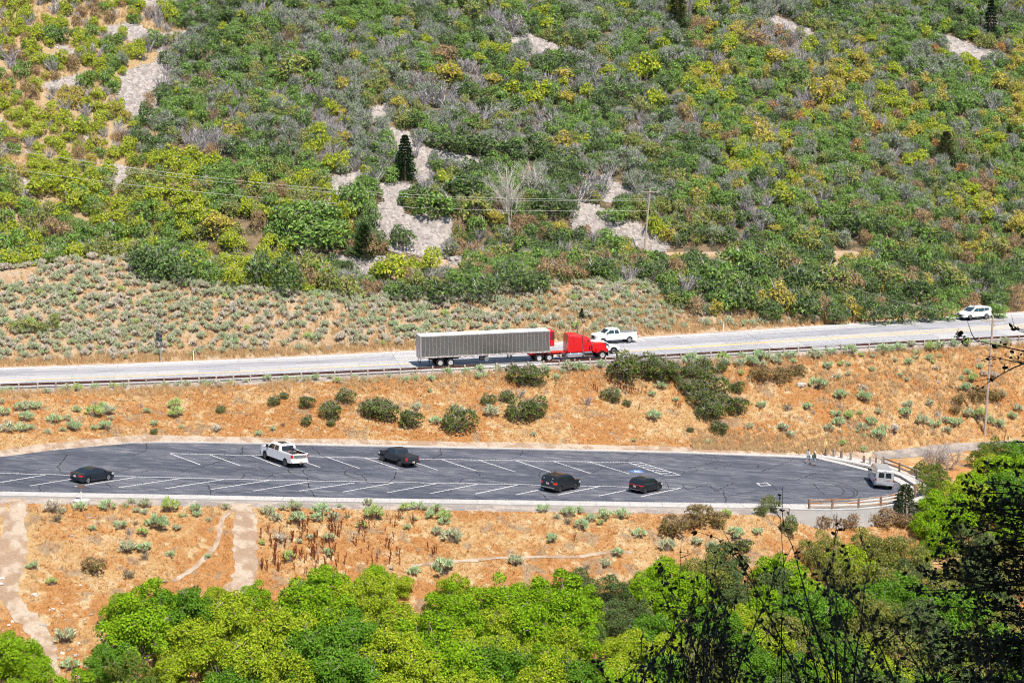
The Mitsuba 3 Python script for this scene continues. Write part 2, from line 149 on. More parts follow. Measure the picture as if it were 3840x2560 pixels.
SAGE_AT = [(-59.3, 214.6, 1.01), (-58.8, 215.3, 1.19), (-54.4, 215.5, 1.02), (-52.6, 216.8, 1.54), (-51.3, 217.7, 1.37), (-49.6, 219.0, 1.04), (-47.5, 219.5, 1.04), (-46.5, 220.0, 1.04), (-42.9, 221.5, 0.52), (-41.7, 221.4, 1.05), (-40.4, 221.9, 0.70), (-39.2, 222.1, 1.14), (-37.3, 222.6, 1.23), (-36.6, 222.2, 1.05), (-35.6, 222.0, 1.57), (-34.3, 223.8, 0.88), (-32.5, 224.6, 0.80), (-30.0, 225.6, 1.24), (-28.7, 226.3, 0.53), (-27.6, 226.1, 1.07), (-26.5, 226.0, 1.07), (-25.3, 226.0, 1.25), (-24.1, 226.7, 1.25), (-22.5, 227.6, 0.90), (-21.4, 226.3, 1.07), (-58.0, 209.2, 0.99), (-55.5, 207.0, 1.47), (-54.7, 207.7, 1.64), (-53.9, 208.2, 1.48), (-53.9, 203.9, 1.77), (-56.6, 204.7, 1.62), (-54.5, 198.7, 1.73), (-53.3, 199.6, 1.58), (-52.7, 200.8, 0.95), (-55.5, 199.9, 0.79), (-49.6, 209.3, 1.16), (-51.0, 204.7, 1.62), (-50.8, 201.0, 0.87), (-49.8, 206.0, 1.14), (-48.6, 203.6, 1.77), (-49.6, 202.6, 0.80), (-47.5, 208.8, 1.98), (-46.3, 210.1, 1.83), (-47.1, 211.0, 1.50), (-45.6, 208.7, 0.82), (-45.5, 205.8, 1.63), (-46.6, 205.0, 0.97), (-42.2, 212.2, 1.01), (-39.3, 215.0, 1.70), (-38.9, 212.8, 1.85), (-40.8, 209.3, 1.08), (-33.9, 210.6, 1.25), (-29.1, 211.3, 1.00), (-27.7, 212.8, 0.84), (-37.8, 210.1, 0.66), (-20.8, 226.0, 0.71), (-19.5, 228.5, 0.72), (-18.3, 227.0, 1.07), (-16.7, 227.2, 0.63), (-15.2, 229.1, 0.72), (-13.2, 228.0, 1.17), (-12.5, 230.5, 0.54), (-11.9, 228.6, 0.99), (-10.1, 228.8, 1.17), (-10.1, 226.1, 0.71), (-8.2, 230.6, 1.54), (-5.8, 231.8, 1.28), (-4.2, 232.4, 1.46), (-3.9, 230.6, 1.45), (-1.7, 232.9, 1.28), (0.1, 232.9, 1.10), (4.1, 233.6, 1.47), (5.6, 232.0, 1.28), (6.4, 233.9, 0.92), (7.1, 234.6, 2.03), (8.4, 235.0, 1.66), (9.3, 235.0, 1.29), (11.4, 236.3, 1.49), (15.6, 238.3, 1.12), (18.1, 238.9, 1.13), (-12.6, 220.7, 1.05), (-11.5, 222.0, 1.40), (-2.5, 223.2, 1.94), (-9.1, 219.8, 1.56), (-6.6, 222.2, 1.93), (17.6, 228.1, 1.98), (17.6, 232.0, 1.10), (18.8, 233.4, 1.47), (20.6, 231.8, 0.91), (2.6, 220.9, 0.87), (13.4, 231.4, 0.73), (14.8, 223.8, 0.62), (21.5, 238.6, 1.13), (23.3, 239.3, 2.26), (24.8, 239.9, 1.51), (27.5, 240.6, 1.89), (23.6, 238.6, 1.50), (27.6, 239.6, 1.70), (29.7, 239.9, 1.70), (31.1, 240.5, 2.08), (32.5, 240.4, 1.51), (30.2, 242.4, 1.33), (32.3, 242.0, 2.09), (33.8, 242.0, 1.71), (34.7, 241.6, 1.52), (36.6, 243.2, 1.72), (36.9, 242.3, 1.14), (35.1, 243.0, 1.15), (39.9, 244.2, 1.73), (40.6, 244.2, 1.54), (42.3, 245.3, 1.54), (44.9, 245.8, 2.12), (46.5, 245.9, 0.87), (48.0, 246.1, 0.87), (49.7, 247.4, 1.94), (50.8, 247.9, 1.17), (52.0, 248.4, 1.76), (54.0, 250.3, 1.38), (54.4, 248.3, 0.98), (54.1, 247.3, 0.88), (56.4, 249.5, 1.76), (57.9, 250.1, 1.77), (57.1, 249.6, 1.18), (60.2, 251.5, 1.38), (62.0, 251.9, 1.58), (64.6, 252.7, 1.19), (66.1, 252.2, 1.39), (67.6, 253.4, 1.59), (41.5, 242.5, 1.43), (43.4, 243.5, 0.96), (44.4, 243.7, 0.86), (37.5, 241.0, 1.14), (29.7, 238.2, 1.03), (42.6, 241.0, 1.23), (44.1, 242.0, 0.86), (47.5, 243.6, 0.96), (52.9, 246.0, 1.35), (51.0, 246.1, 0.87), (56.0, 247.6, 1.17), (57.5, 248.4, 0.78), (56.2, 247.0, 0.78), (56.5, 246.0, 0.87), (51.3, 243.6, 0.96), (52.1, 243.2, 0.86), (39.6, 238.8, 2.26), (42.5, 238.0, 1.88), (45.8, 240.1, 1.14), (45.6, 238.4, 2.07), (31.6, 233.4, 1.38), (37.8, 234.8, 1.39), (41.3, 234.7, 1.48), (43.0, 235.0, 1.48), (41.6, 233.5, 1.66), (40.1, 232.2, 1.47), (44.6, 235.9, 0.93), (47.2, 236.9, 1.12), (54.5, 240.2, 1.33), (51.5, 239.0, 1.51), (50.9, 237.4, 2.06), (45.9, 234.8, 1.67), (44.6, 233.6, 1.48), (46.6, 232.9, 2.21), (48.9, 234.6, 1.67), (47.4, 234.6, 1.11), (52.9, 237.0, 1.87), (56.0, 238.0, 1.32), (54.6, 237.0, 1.50), (57.5, 238.0, 1.88), (56.0, 236.5, 1.31), (59.6, 239.9, 1.71), (61.1, 239.8, 2.27), (62.2, 239.6, 1.51), (63.3, 239.2, 1.70), (60.9, 246.6, 1.16), (61.4, 245.6, 1.55), (63.1, 246.7, 1.17), (64.6, 246.7, 1.36), (60.3, 243.8, 1.73), (59.9, 245.5, 0.97), (62.9, 247.8, 0.97), (65.0, 244.1, 1.15), (66.7, 242.5, 1.34), (65.6, 241.0, 1.33), (34.0, 230.5, 1.64), (34.8, 229.8, 1.36), (29.7, 229.8, 1.09), (24.2, 226.0, 0.89), (41.5, 230.5, 1.09), (44.2, 230.3, 1.09), (41.4, 232.3, 0.64), (43.7, 233.0, 0.74), (44.6, 232.6, 0.83), (-43.2, 171.8, 1.78), (-42.3, 171.6, 0.96), (-40.9, 172.8, 1.37), (-38.5, 173.6, 1.52), (-37.0, 174.6, 0.69), (-36.6, 175.8, 0.84), (-35.2, 175.2, 1.32), (-32.9, 175.0, 1.95), (-35.8, 173.9, 0.83), (-35.0, 173.8, 0.83), (-30.3, 175.2, 1.39), (-30.1, 174.6, 0.97), (-31.7, 174.0, 0.55), (-31.2, 174.2, 0.49), (-28.9, 173.9, 0.62), (-27.7, 176.8, 0.98), (-39.1, 169.8, 0.81), (-36.7, 170.8, 1.22), (-33.4, 171.7, 2.19), (-31.7, 172.1, 0.96), (-34.5, 170.4, 1.22), (-35.5, 167.9, 1.61), (-34.1, 168.4, 1.48), (-31.6, 168.5, 0.94), (-28.4, 169.4, 0.74), (-43.0, 163.7, 1.05), (-43.5, 163.6, 0.65), (-41.1, 162.1, 1.04), (-38.6, 156.0, 1.88), (-31.5, 165.1, 0.46), (-23.6, 177.1, 1.41), (-22.8, 176.2, 1.26), (-22.4, 178.3, 0.85), (-21.3, 178.6, 1.56), (-20.7, 176.2, 1.82), (-18.7, 178.4, 1.85), (-18.9, 177.1, 1.41), (-17.4, 177.6, 1.27), (-17.0, 180.5, 0.57), (-22.1, 173.3, 1.24), (-23.7, 172.3, 0.69), (-20.3, 173.6, 0.69), (-19.3, 174.4, 0.83), (-17.6, 174.5, 1.25), (-17.5, 172.7, 1.10), (-20.9, 171.0, 1.50), (-37.4, 152.8, 1.60), (-35.4, 153.1, 1.36), (-14.3, 182.0, 1.09), (-13.4, 179.3, 2.00), (-14.3, 180.2, 0.86), (-14.6, 177.2, 1.13), (-16.1, 178.6, 0.57), (-16.6, 180.0, 0.57), (-10.6, 181.6, 1.16), (-9.5, 182.3, 1.30), (-8.8, 182.2, 0.87), (-8.2, 180.8, 1.15), (-7.5, 181.9, 1.45), (-6.8, 180.6, 1.58), (-6.3, 182.2, 0.58), (-6.7, 179.9, 1.15), (-9.7, 179.9, 0.72), (-10.2, 178.3, 0.85), (-10.8, 179.9, 0.43), (-7.3, 178.1, 1.28), (-5.9, 177.5, 1.98), (3.2, 185.3, 1.33), (4.6, 184.3, 0.73), (5.7, 185.0, 1.62), (6.8, 186.1, 1.04), (9.3, 186.7, 0.89), (9.5, 185.5, 1.48), (11.2, 186.2, 1.63), (7.9, 184.6, 1.32), (6.9, 182.8, 1.60), (9.0, 184.3, 0.88), (3.9, 180.1, 1.36), (12.8, 183.0, 1.46), (10.4, 179.8, 1.29), (15.4, 181.8, 1.74), (9.2, 178.1, 1.14), (0.3, 175.6, 1.54), (-6.6, 172.7, 2.35), (-9.2, 172.1, 1.24), (-11.4, 172.2, 0.55), (22.3, 189.7, 1.36), (22.8, 186.0, 1.78), (25.3, 187.4, 1.12), (18.6, 183.7, 1.32), (20.1, 183.5, 1.32), (26.5, 192.1, 1.15)]
OAK_AT = [(-28.2, 218.6, 1.38), (-27.3, 220.4, 1.04), (-24.4, 219.2, 1.90), (-21.5, 217.6, 2.58), (-24.0, 215.3, 1.36), (-21.3, 215.9, 1.02), (-34.1, 215.2, 1.02), (-40.5, 207.5, 0.82), (-16.9, 219.2, 2.77), (-15.1, 218.9, 3.11), (-12.0, 218.5, 2.76), (-6.3, 219.2, 3.29), (-20.0, 221.3, 1.92), (-2.9, 225.2, 1.51), (-0.6, 226.2, 1.78), (1.0, 230.0, 3.08), (2.8, 230.4, 3.09), (1.1, 223.2, 3.00), (2.9, 224.0, 3.01), (14.2, 233.6, 4.05), (16.7, 234.6, 3.70), (18.8, 234.8, 3.70), (20.7, 235.6, 2.78), (21.3, 234.4, 1.66), (12.4, 229.7, 1.99), (14.4, 229.4, 1.09), (23.0, 235.9, 2.42), (24.7, 236.5, 2.98), (22.4, 233.4, 2.39), (25.4, 233.6, 3.32), (23.8, 231.1, 2.92), (27.1, 238.2, 1.69), (28.7, 235.2, 1.85), (25.8, 231.0, 3.10), (24.6, 229.8, 2.72), (28.5, 231.8, 2.75), (25.9, 227.9, 2.16), (22.1, 227.2, 0.81), (27.3, 193.1, 2.07), (26.1, 191.4, 1.37), (28.9, 189.5, 2.04), (23.5, 184.2, 1.76)]
TWIG_AT = [(-43.1, 213.6, 1.18), (-55.8, 211.8, 0.67), (-51.1, 211.8, 0.84), (-48.2, 212.4, 1.34), (-45.7, 214.6, 0.76), (-26.7, 214.2, 1.02), (9.3, 228.5, 2.70), (1.1, 227.4, 2.33), (42.1, 236.4, 1.31), (35.0, 233.8, 2.21), (38.4, 234.2, 1.29), (55.3, 238.7, 1.89), (42.9, 233.4, 1.11), (-42.4, 170.0, 1.76), (-34.8, 164.8, 1.98), (-33.6, 176.5, 0.98), (-35.7, 170.3, 1.49), (-35.4, 171.6, 0.96), (-33.8, 167.4, 1.47), (5.6, 183.4, 1.61), (11.9, 183.7, 0.73), (7.4, 177.4, 1.13)]
OLIVE_AT = [(32.1, 237.8, 3.18), (35.0, 238.4, 3.19), (37.2, 240.0, 2.46), (58.6, 241.4, 1.90), (61.7, 242.6, 3.06), (63.8, 243.2, 2.30), (57.9, 239.9, 1.70), (-37.9, 164.5, 2.24), (16.1, 184.2, 3.23), (19.3, 187.3, 3.36), (21.2, 187.7, 2.47), (33.5, 194.4, 2.79), (36.0, 195.2, 2.57), (39.9, 197.4, 3.30), (17.9, 185.9, 2.00), (42.5, 198.4, 2.61)]
HILL_AT = {'olive': [(-35.7,305.2,7.05,4.59),(-47.2,301.4,4.19,3.14),(-28.2,258.1,5.45,5.75),(-25.5,255.4,4.5,4.8),(-59.4,240.2,2.26,2.83),(-22.3,255.2,4.79,3.6),(-5.7,266.3,4.99,3.75),(-2.0,272.9,5.43,4.16),(-6.0,280.6,6.55,5.24),(9.8,274.0,4.81,4.17),(-7.0,330.6,6.85,4.19),(-18.2,311.9,5.4,3.96),(55.5,304.3,5.32,4.96),(45.2,287.3,5.71,4.37),(58.1,291.5,4.78,3.75),(40.4,281.6,4.95,4.62),(48.5,278.8,5.89,5.23),(57.7,281.8,5.29,4.63),(68.2,285.8,5.7,5.03),(77.0,297.0,5.91,4.52),(66.3,287.8,5.06,4.05)],
    'gold': [(-42.4,268.4,5.65,4.39),(7.2,285.5,3.34,2.67),(-10.6,311.6,6.13,5.05),(-3.4,314.0,4.36,3.63),(8.4,323.0,4.48,3.36),(8.7,317.8,4.78,2.94),(8.3,303.4,4.59,4.59),(-9.5,326.0,2.63,2.25),(41.5,311.2,5.42,5.06),(54.0,327.1,5.68,5.68),(60.8,334.0,5.02,3.86),(58.0,338.2,4.3,2.34),(62.1,339.2,3.53,4.31),(73.0,305.3,2.49,3.92),(46.6,335.3,5.81,3.48),(37.1,326.4,2.27,2.64),(87.0,338.4,5.48,4.31),(90.3,337.0,3.51,4.68),(39.0,319.0,2.59,2.59),(52.8,335.0,2.71,4.65),(40.1,340.1,3.53,4.31),(81.3,323.5,4.13,3.38),(67.9,320.4,3.35,3.35),(77.9,307.0,4.66,3.58),(75.1,330.1,3.82,4.21),(39.2,270.5,4.77,5.4),(50.1,272.3,3.84,4.16),(81.6,301.4,4.23,4.94),(72.5,295.9,4.5,3.12)],
    'tan': [(-36.7,270.5,2.85,3.48),(-57.4,297.8,2.76,4.14),(-42.6,265.1,2.79,2.48),(-4.6,275.5,3.23,1.94),(-11.1,317.2,5.49,3.3),(79.0,310.4,4.7,3.98),(43.9,338.8,5.86,3.91),(81.6,338.8,3.52,2.74),(45.7,271.2,3.19,4.78),(50.6,279.2,4.92,4.26),(69.9,281.3,3.97,2.97),(76.7,282.2,3.98,5.97),(38.6,277.9,1.96,2.28)],
    'yellow': [(-38.8,272.2,2.86,5.09),(-44.9,270.1,4.42,4.1),(-51.5,277.3,4.2,2.91),(-48.0,277.8,4.21,3.24),(-64.4,276.0,4.83,3.86),(-69.2,273.1,4.78,3.82),(-66.2,274.1,4.16,3.52),(-44.4,289.6,2.02,3.36),(-66.9,288.0,4.01,3.68),(-37.6,250.1,3.23,3.81),(22.1,288.7,3.37,4.05),(24.1,288.5,2.36,3.37),(3.1,313.7,4.72,3.27),(22.5,327.1,6.81,6.05),(9.7,302.4,3.17,2.81),(-0.1,314.0,5.09,3.27),(5.0,317.3,4.41,4.04),(-14.7,320.0,3.32,2.58),(6.1,339.1,4.29,3.12),(24.3,319.2,4.81,4.81),(45.2,333.2,2.31,2.31),(43.3,295.9,5.18,3.8),(75.5,309.2,3.97,3.6)],
    'green': [(-53.3,272.9,5.1,3.83),(-57.7,269.3,5.04,4.09),(-68.8,256.1,5.7,6.0),(-72.2,265.9,3.73,3.73),(-64.5,301.1,3.13,3.83),(-67.6,299.3,3.46,3.81),(-74.8,307.0,3.54,3.54),(-77.1,297.5,3.78,3.78),(-45.0,266.4,1.87,2.18),(-67.6,262.3,4.61,3.99),(-23.4,276.7,5.82,6.14),(-21.1,275.8,3.22,4.83),(1.5,279.6,4.58,3.93),(-11.8,278.4,6.83,4.88),(14.6,278.6,4.89,5.55),(15.8,290.9,5.1,2.72),(57.7,289.3,5.08,4.07),(33.4,278.4,6.2,4.89),(30.7,271.2,5.73,5.41),(30.9,267.1,4.71,4.08),(54.7,284.0,5.33,4.33),(63.7,273.1,5.14,3.53),(64.2,290.9,5.11,4.43),(71.9,274.9,3.88,2.91),(38.3,268.4,1.89,2.84)],
    'dark': [(-55.3,299.8,3.82,3.82),(-73.5,307.8,2.84,3.9),(-50.4,251.4,5.89,4.42),(-47.2,252.8,5.93,4.74),(-44.1,252.0,5.91,4.43),(-48.5,250.4,4.7,3.52),(-34.2,253.0,5.34,5.94),(-31.1,251.8,5.32,5.61),(-31.2,265.7,5.6,3.74),(-14.6,256.3,4.82,3.31),(-9.8,257.6,6.05,3.93),(-4.4,259.0,6.08,3.95),(0.5,260.9,5.51,4.29),(3.6,262.3,5.23,3.69),(-16.4,272.5,4.78,3.51),(-14.2,279.7,4.9,3.92),(-7.4,284.0,6.63,4.31),(5.6,287.8,5.71,5.04),(12.5,270.2,5.7,4.12),(19.5,270.5,4.76,4.44),(-10.4,295.1,6.86,3.77),(-5.6,296.0,6.88,4.13),(-0.8,298.0,6.93,4.16),(3.4,300.6,5.94,4.19),(16.9,320.9,6.32,4.46),(52.9,293.2,6.85,4.8),(58.8,295.2,4.83,4.14),(27.9,275.2,5.81,4.52),(28.0,269.4,5.69,3.8),(35.8,276.7,5.84,4.87),(33.5,267.7,6.29,5.66),(43.8,277.6,5.54,5.21),(42.7,270.2,5.4,5.4),(53.0,269.4,5.07,4.75),(57.0,270.1,4.77,3.81),(61.3,280.1,5.92,4.93),(60.7,271.1,4.78,3.51),(73.6,287.2,5.39,5.73),(73.4,280.9,4.62,4.95),(60.3,288.6,5.07,3.72),(78.5,293.3,5.16,5.5),(48.2,285.0,4.67,3.67),(36.7,268.0,5.04,4.1),(26.9,278.6,4.9,3.92),(47.1,270.0,4.13,4.13)],
    'bare': [(-67.9,306.0,3.89,3.89),(-79.7,299.9,3.81,3.12),(16.6,268.7,3.47,3.47),(25.4,287.0,2.01,3.69),(-0.5,330.4,7.23,4.95),(-3.6,331.1,4.96,3.81),(-21.3,283.8,4.96,3.64),(13.0,297.4,5.89,3.47),(10.5,293.0,5.47,4.1),(-14.8,294.0,2.39,3.42),(-11.5,305.6,6.02,4.25),(-5.1,304.3,6.0,3.88),(23.5,308.2,4.3,3.94),(46.4,340.1,1.57,4.31),(49.1,297.5,5.9,4.17),(50.2,314.8,2.56,4.02),(85.0,331.3,3.84,4.22),(78.5,304.9,4.27,3.92)],
    'bush': [(-63.3,238.9,3.37,1.69),(-61.2,239.3,3.1,1.69)],
    'bushy': [(-16.9,260.2,5.8,5.19),(-11.4,266.2,3.74,4.68),(-13.7,264.1,3.41,3.72)],
    'red': [(49.4,319.3,2.96,4.45),(61.9,320.3,4.46,3.35),(57.7,313.4,3.28,4.74),(70.3,313.3,2.19,2.92)],
    'broad': [(-32.4,271.1,6.34,5.07),(-29.7,273.0,6.38,4.47),(-27.2,272.6,6.37,4.78),(-33.8,269.2,3.78,4.72),(-30.0,269.3,8.19,4.73),(-26.3,270.4,6.33,4.75)]}
HILL_ONE = {'juniper_a': ('juniper', -16.3, 285.4, 3.82, 7.31), 'juniper_b': ('juniper', -21.4, 269.6, 3.79, 5.37), 'juniper_c': ('juniper', 29.9, 343.3, 5.14, 5.93), 'juniper_d': ('juniper', 73.2, 316.4, 4.42, 5.52), 'juniper_e': ('juniper', 9.8, 259.8, 0.98, 1.83), 'spruce': ('spruce', 89.3, 353.2, 3.46, 9.77), 'dead_a': ('dead', -0.3, 283.4, 5.96, 9.94), 'dead_b': ('dead', 3.4, 291.0, 3.73, 5.77), 'dead_c': ('dead', 71.7, 286.3, 3.36, 3.02), 'dead_d': ('dead', -60.6, 289.8, 1.35, 3.7), 'boulder': ('boulder', -8.1, 271.6, 1.91, 1.43)}
TREES_AT = {'bright': [(-32.1,155.3,3.11),(-31.4,159.0,2.55),(-33.8,158.8,1.91),(-23.5,163.6,1.7),(-18.9,163.2,2.87),(-16.7,165.7,2.39),(-16.5,161.3,2.97),(-41.2,150.5,2.3),(-43.0,152.9,1.6),(-40.0,149.4,1.8),(-12.7,169.6,1.22),(-7.9,160.0,3.08),(-1.3,167.6,2.55),(4.1,169.1,2.98),(5.1,166.0,2.93),(2.1,168.7,2.16),(1.0,163.9,2.63),(5.8,163.2,2.23),(-4.5,156.1,3.02),(-4.1,163.6,2.75),(12.6,173.8,2.22),(15.1,176.2,2.11),(14.5,171.8,2.34),(14.7,165.8,2.4),(17.3,173.9,2.19),(26.6,179.5,2.51),(28.3,176.9,2.48),(24.5,174.8,2.2),(45.2,196.4,1.92),(47.6,197.6,2.47),(45.1,193.2,1.89),(53.7,196.6,2.46),(57.5,211.9,2.52),(51.7,205.4,2.2),(46.6,200.0,1.91),(48.9,198.5,2.13),(46.3,197.6,1.65)],
    'lime': [(-28.9,161.2,1.42),(-26.5,162.2,1.43),(-23.9,158.4,2.79),(-20.3,158.0,2.92),(-27.6,156.2,2.51),(-24.9,152.9,2.83),(-29.0,151.6,1.83),(-21.2,152.4,3.19),(-18.7,151.9,2.69),(-10.4,169.1,1.35),(-14.7,164.4,2.37),(-11.1,163.0,2.48),(-5.3,168.5,1.89),(-11.0,156.2,3.02),(-8.4,154.4,2.74),(2.8,156.5,2.77),(9.5,163.3,1.97),(10.3,158.9,2.3),(50.6,199.9,2.5),(43.3,191.9,0.94),(21.9,171.1,2.16),(56.4,215.2,2.3),(48.8,201.5,1.92)],
    'mossy': [(-31.7,150.5,2.06),(60.0,227.2,2.16),(57.8,224.9,1.87),(47.6,206.8,1.72)],
    'green': [(-16.5,154.7,3.23),(-15.1,159.6,2.56),(-13.6,157.2,2.78),(-13.7,152.9,2.71),(-0.7,156.7,3.15),(6.0,157.8,2.8),(13.1,167.2,2.28),(13.9,160.6,2.33),(38.7,181.8,2.8),(30.1,174.5,2.94),(44.7,180.0,3.28),(18.9,169.9,2.39),(29.8,166.6,3.05),(21.2,163.0,2.75),(24.9,162.0,2.74),(47.5,173.2,2.92),(55.6,201.7,2.52),(61.8,223.8,2.13),(52.3,200.8,2.39),(55.1,204.4,2.19),(56.7,203.0,2.42),(58.9,211.4,2.26)],
    'grey_green': [(6.4,173.2,1.52),(9.2,172.4,1.93),(9.5,168.6,2.03),(8.1,166.8,1.74),(12.1,170.6,1.64),(21.0,178.7,2.25),(21.4,175.3,1.96),(49.4,193.4,2.43),(48.3,186.5,2.87),(39.9,177.6,2.99),(40.0,169.8,3.11)],
    'olive': [(32.0,186.2,2.34),(32.9,182.3,2.55),(36.2,189.1,2.37),(38.5,188.6,2.63),(40.3,188.5,2.63),(36.6,182.5,2.81),(46.1,188.3,2.37),(42.9,183.0,2.82),(33.4,176.2,2.96),(48.0,180.0,3.28),(25.5,169.4,2.86),(35.8,170.5,3.12),(44.2,171.6,3.14),(16.8,162.7,2.75),(51.5,188.6,2.9)],
    'conifer': [(43.3,200.4,1.55)]}
SCREE = [[(-62.3,326.3),(-60.1,329.0),(-55.9,330.1),(-55.6,327.8),(-58.6,324.0),(-61.3,320.9),(-62.5,322.8)],[(-67.7,313.9),(-63.1,316.6),(-59.4,315.6),(-55.0,317.9),(-55.3,315.0),(-59.9,314.4),(-61.4,312.7)],[(-58.1,312.6),(-57.1,312.8),(-57.3,308.9),(-55.9,305.5),(-57.1,302.5),(-56.6,299.4),(-54.2,298.6),(-56.1,296.4),(-58.3,293.8),(-60.3,295.3),(-62.5,301.4),(-62.7,304.6),(-60.0,307.2),(-57.6,309.4)],[(-73.7,297.6),(-68.9,302.4),(-68.2,300.6),(-70.7,298.0)],[(-68.5,287.8),(-64.2,289.1),(-63.5,287.4),(-67.0,286.9)],[(-59.8,283.8),(-57.5,283.8),(-58.4,279.7),(-59.9,278.9)],[(-78.2,286.6),(-77.0,286.0),(-76.2,283.8),(-77.6,284.2)],[(-73.4,307.1),(-71.1,307.3),(-71.0,306.0)],[(-72.4,275.3),(-70.8,276.0),(-70.7,272.8),(-71.4,271.9)],[(-5.5,330.8),(-3.6,333.2),(-3.2,331.9)],[(-0.2,329.4),(3.7,333.4),(8.3,331.7),(11.9,331.9),(10.5,329.4),(5.5,328.9),(0.6,326.9)],[(-23.8,299.9),(-20.4,302.3),(-19.4,299.9),(-20.1,297.4),(-23.3,298.4)],[(-20.1,296.4),(-17.4,296.8),(-13.8,294.2),(-9.7,294.4),(-4.2,294.5),(-9.0,291.5),(-12.3,291.0),(-13.8,286.7),(-14.9,287.4),(-14.7,292.2),(-18.8,292.4)],[(-27.9,283.4),(-23.4,286.0),(-22.9,283.6),(-27.4,277.9)],[(-19.9,283.4),(-16.1,285.0),(-15.7,283.6),(-16.7,279.2),(-16.9,276.7),(-9.3,279.1),(-8.8,274.6),(-11.6,272.6),(-18.6,271.9),(-20.5,276.6),(-18.4,279.6)],[(-24.7,269.4),(-18.7,269.6),(-18.2,266.5),(-20.0,261.1),(-19.4,256.4),(-21.3,262.1),(-24.6,267.4)],[(9.4,291.4),(12.8,292.8),(16.8,290.8),(19.2,291.1),(22.8,288.4),(24.0,286.7),(21.3,285.8),(16.9,286.2),(13.3,288.2),(9.9,286.9)],[(14.9,300.2),(18.3,298.6),(18.9,297.0),(15.0,294.7)],[(21.8,314.9),(23.7,313.6),(22.4,313.0)],[(13.2,330.5),(14.0,330.8),(13.9,329.2)],[(47.5,349.9),(50.8,349.0),(54.3,347.9),(55.1,345.2),(54.2,344.4),(52.5,346.8),(48.0,346.3)],[(78.5,352.3),(82.6,352.4),(87.4,350.4),(92.1,349.3),(88.2,346.7),(81.2,346.0),(79.9,349.4)],[(68.1,342.0),(72.1,340.6),(71.5,339.2),(68.6,340.9)]]
OPEN = [[(-68.0,246.6),(-62.6,248.4),(-61.8,248.5),(-63.7,246.7),(-67.4,244.3)],[(-39.2,270.0),(-35.5,270.8),(-35.2,267.8),(-38.2,267.1)],[(-44.8,269.6),(-41.0,269.2),(-40.8,265.7),(-43.9,265.9)],[(-18.8,271.2),(-14.1,272.2),(-9.7,273.6),(-6.5,270.7),(-9.5,266.9),(-15.2,268.0),(-18.4,268.8)],[(17.3,286.2),(22.3,286.8),(26.1,284.6),(25.8,281.3),(20.3,281.6)],[(26.2,286.1),(33.9,286.0),(32.7,280.7),(25.7,279.6)],[(48.3,289.8),(56.2,292.3),(54.6,289.1),(49.4,288.2)]]
PATHS = [([(-47.29,173.88),(-46.65,172.44),(-46.11,169.44),(-45.17,166.68),(-44.73,163.8),(-44.85,161.16),(-44.31,159.48),(-42.1,157.68),(-40.04,155.28),(-38.84,151.44)],1.35),([(-26.48,178.8),(-25.75,176.04),(-25.23,172.08),(-24.72,168.24),(-24.88,166.44),(-25.64,165.24)],1.7),([(-27.05,177.36),(-27.72,174.24),(-27.72,171.36),(-28.73,169.08),(-29.73,166.92),(-30.93,165.36)],0.38),([(-9.62,173.04),(-3.86,175.2),(0.34,176.64),(6.05,178.68),(10.42,180.36),(11.87,180.48)],0.3),([(-48.22,171.96),(-46.78,169.44),(-46.34,166.08),(-45.81,163.44),(-45.37,160.68)],0.7)]
PAVED = [(45.68, 229.68), (48.98, 231.12), (54.16, 233.4), (58.41, 234.96), (66.09, 236.76)]
LOT = [(-59.94, 175.67), (-56.67, 183.48), (-53.7, 192.21), (-51.36, 196.16), (-48.55, 199.31), (-44.8, 202.72), (-40.91, 205.42), (-33.85, 207.88), (-19.69, 211.61), (0.0, 217.24), (20.73, 222.65), (34.74, 225.19), (37.42, 225.51), (40.16, 222.4), (42.65, 219.31), (44.4, 216.05), (45.13, 212.7), (44.98, 210.06), (43.86, 207.29), (40.95, 203.25), (36.72, 199.59), (31.92, 196.88), (18.05, 193.12), (0.0, 188.18), (-17.15, 183.55), (-33.53, 179.5), (-49.2, 175.63), (-59.09, 173.08)]
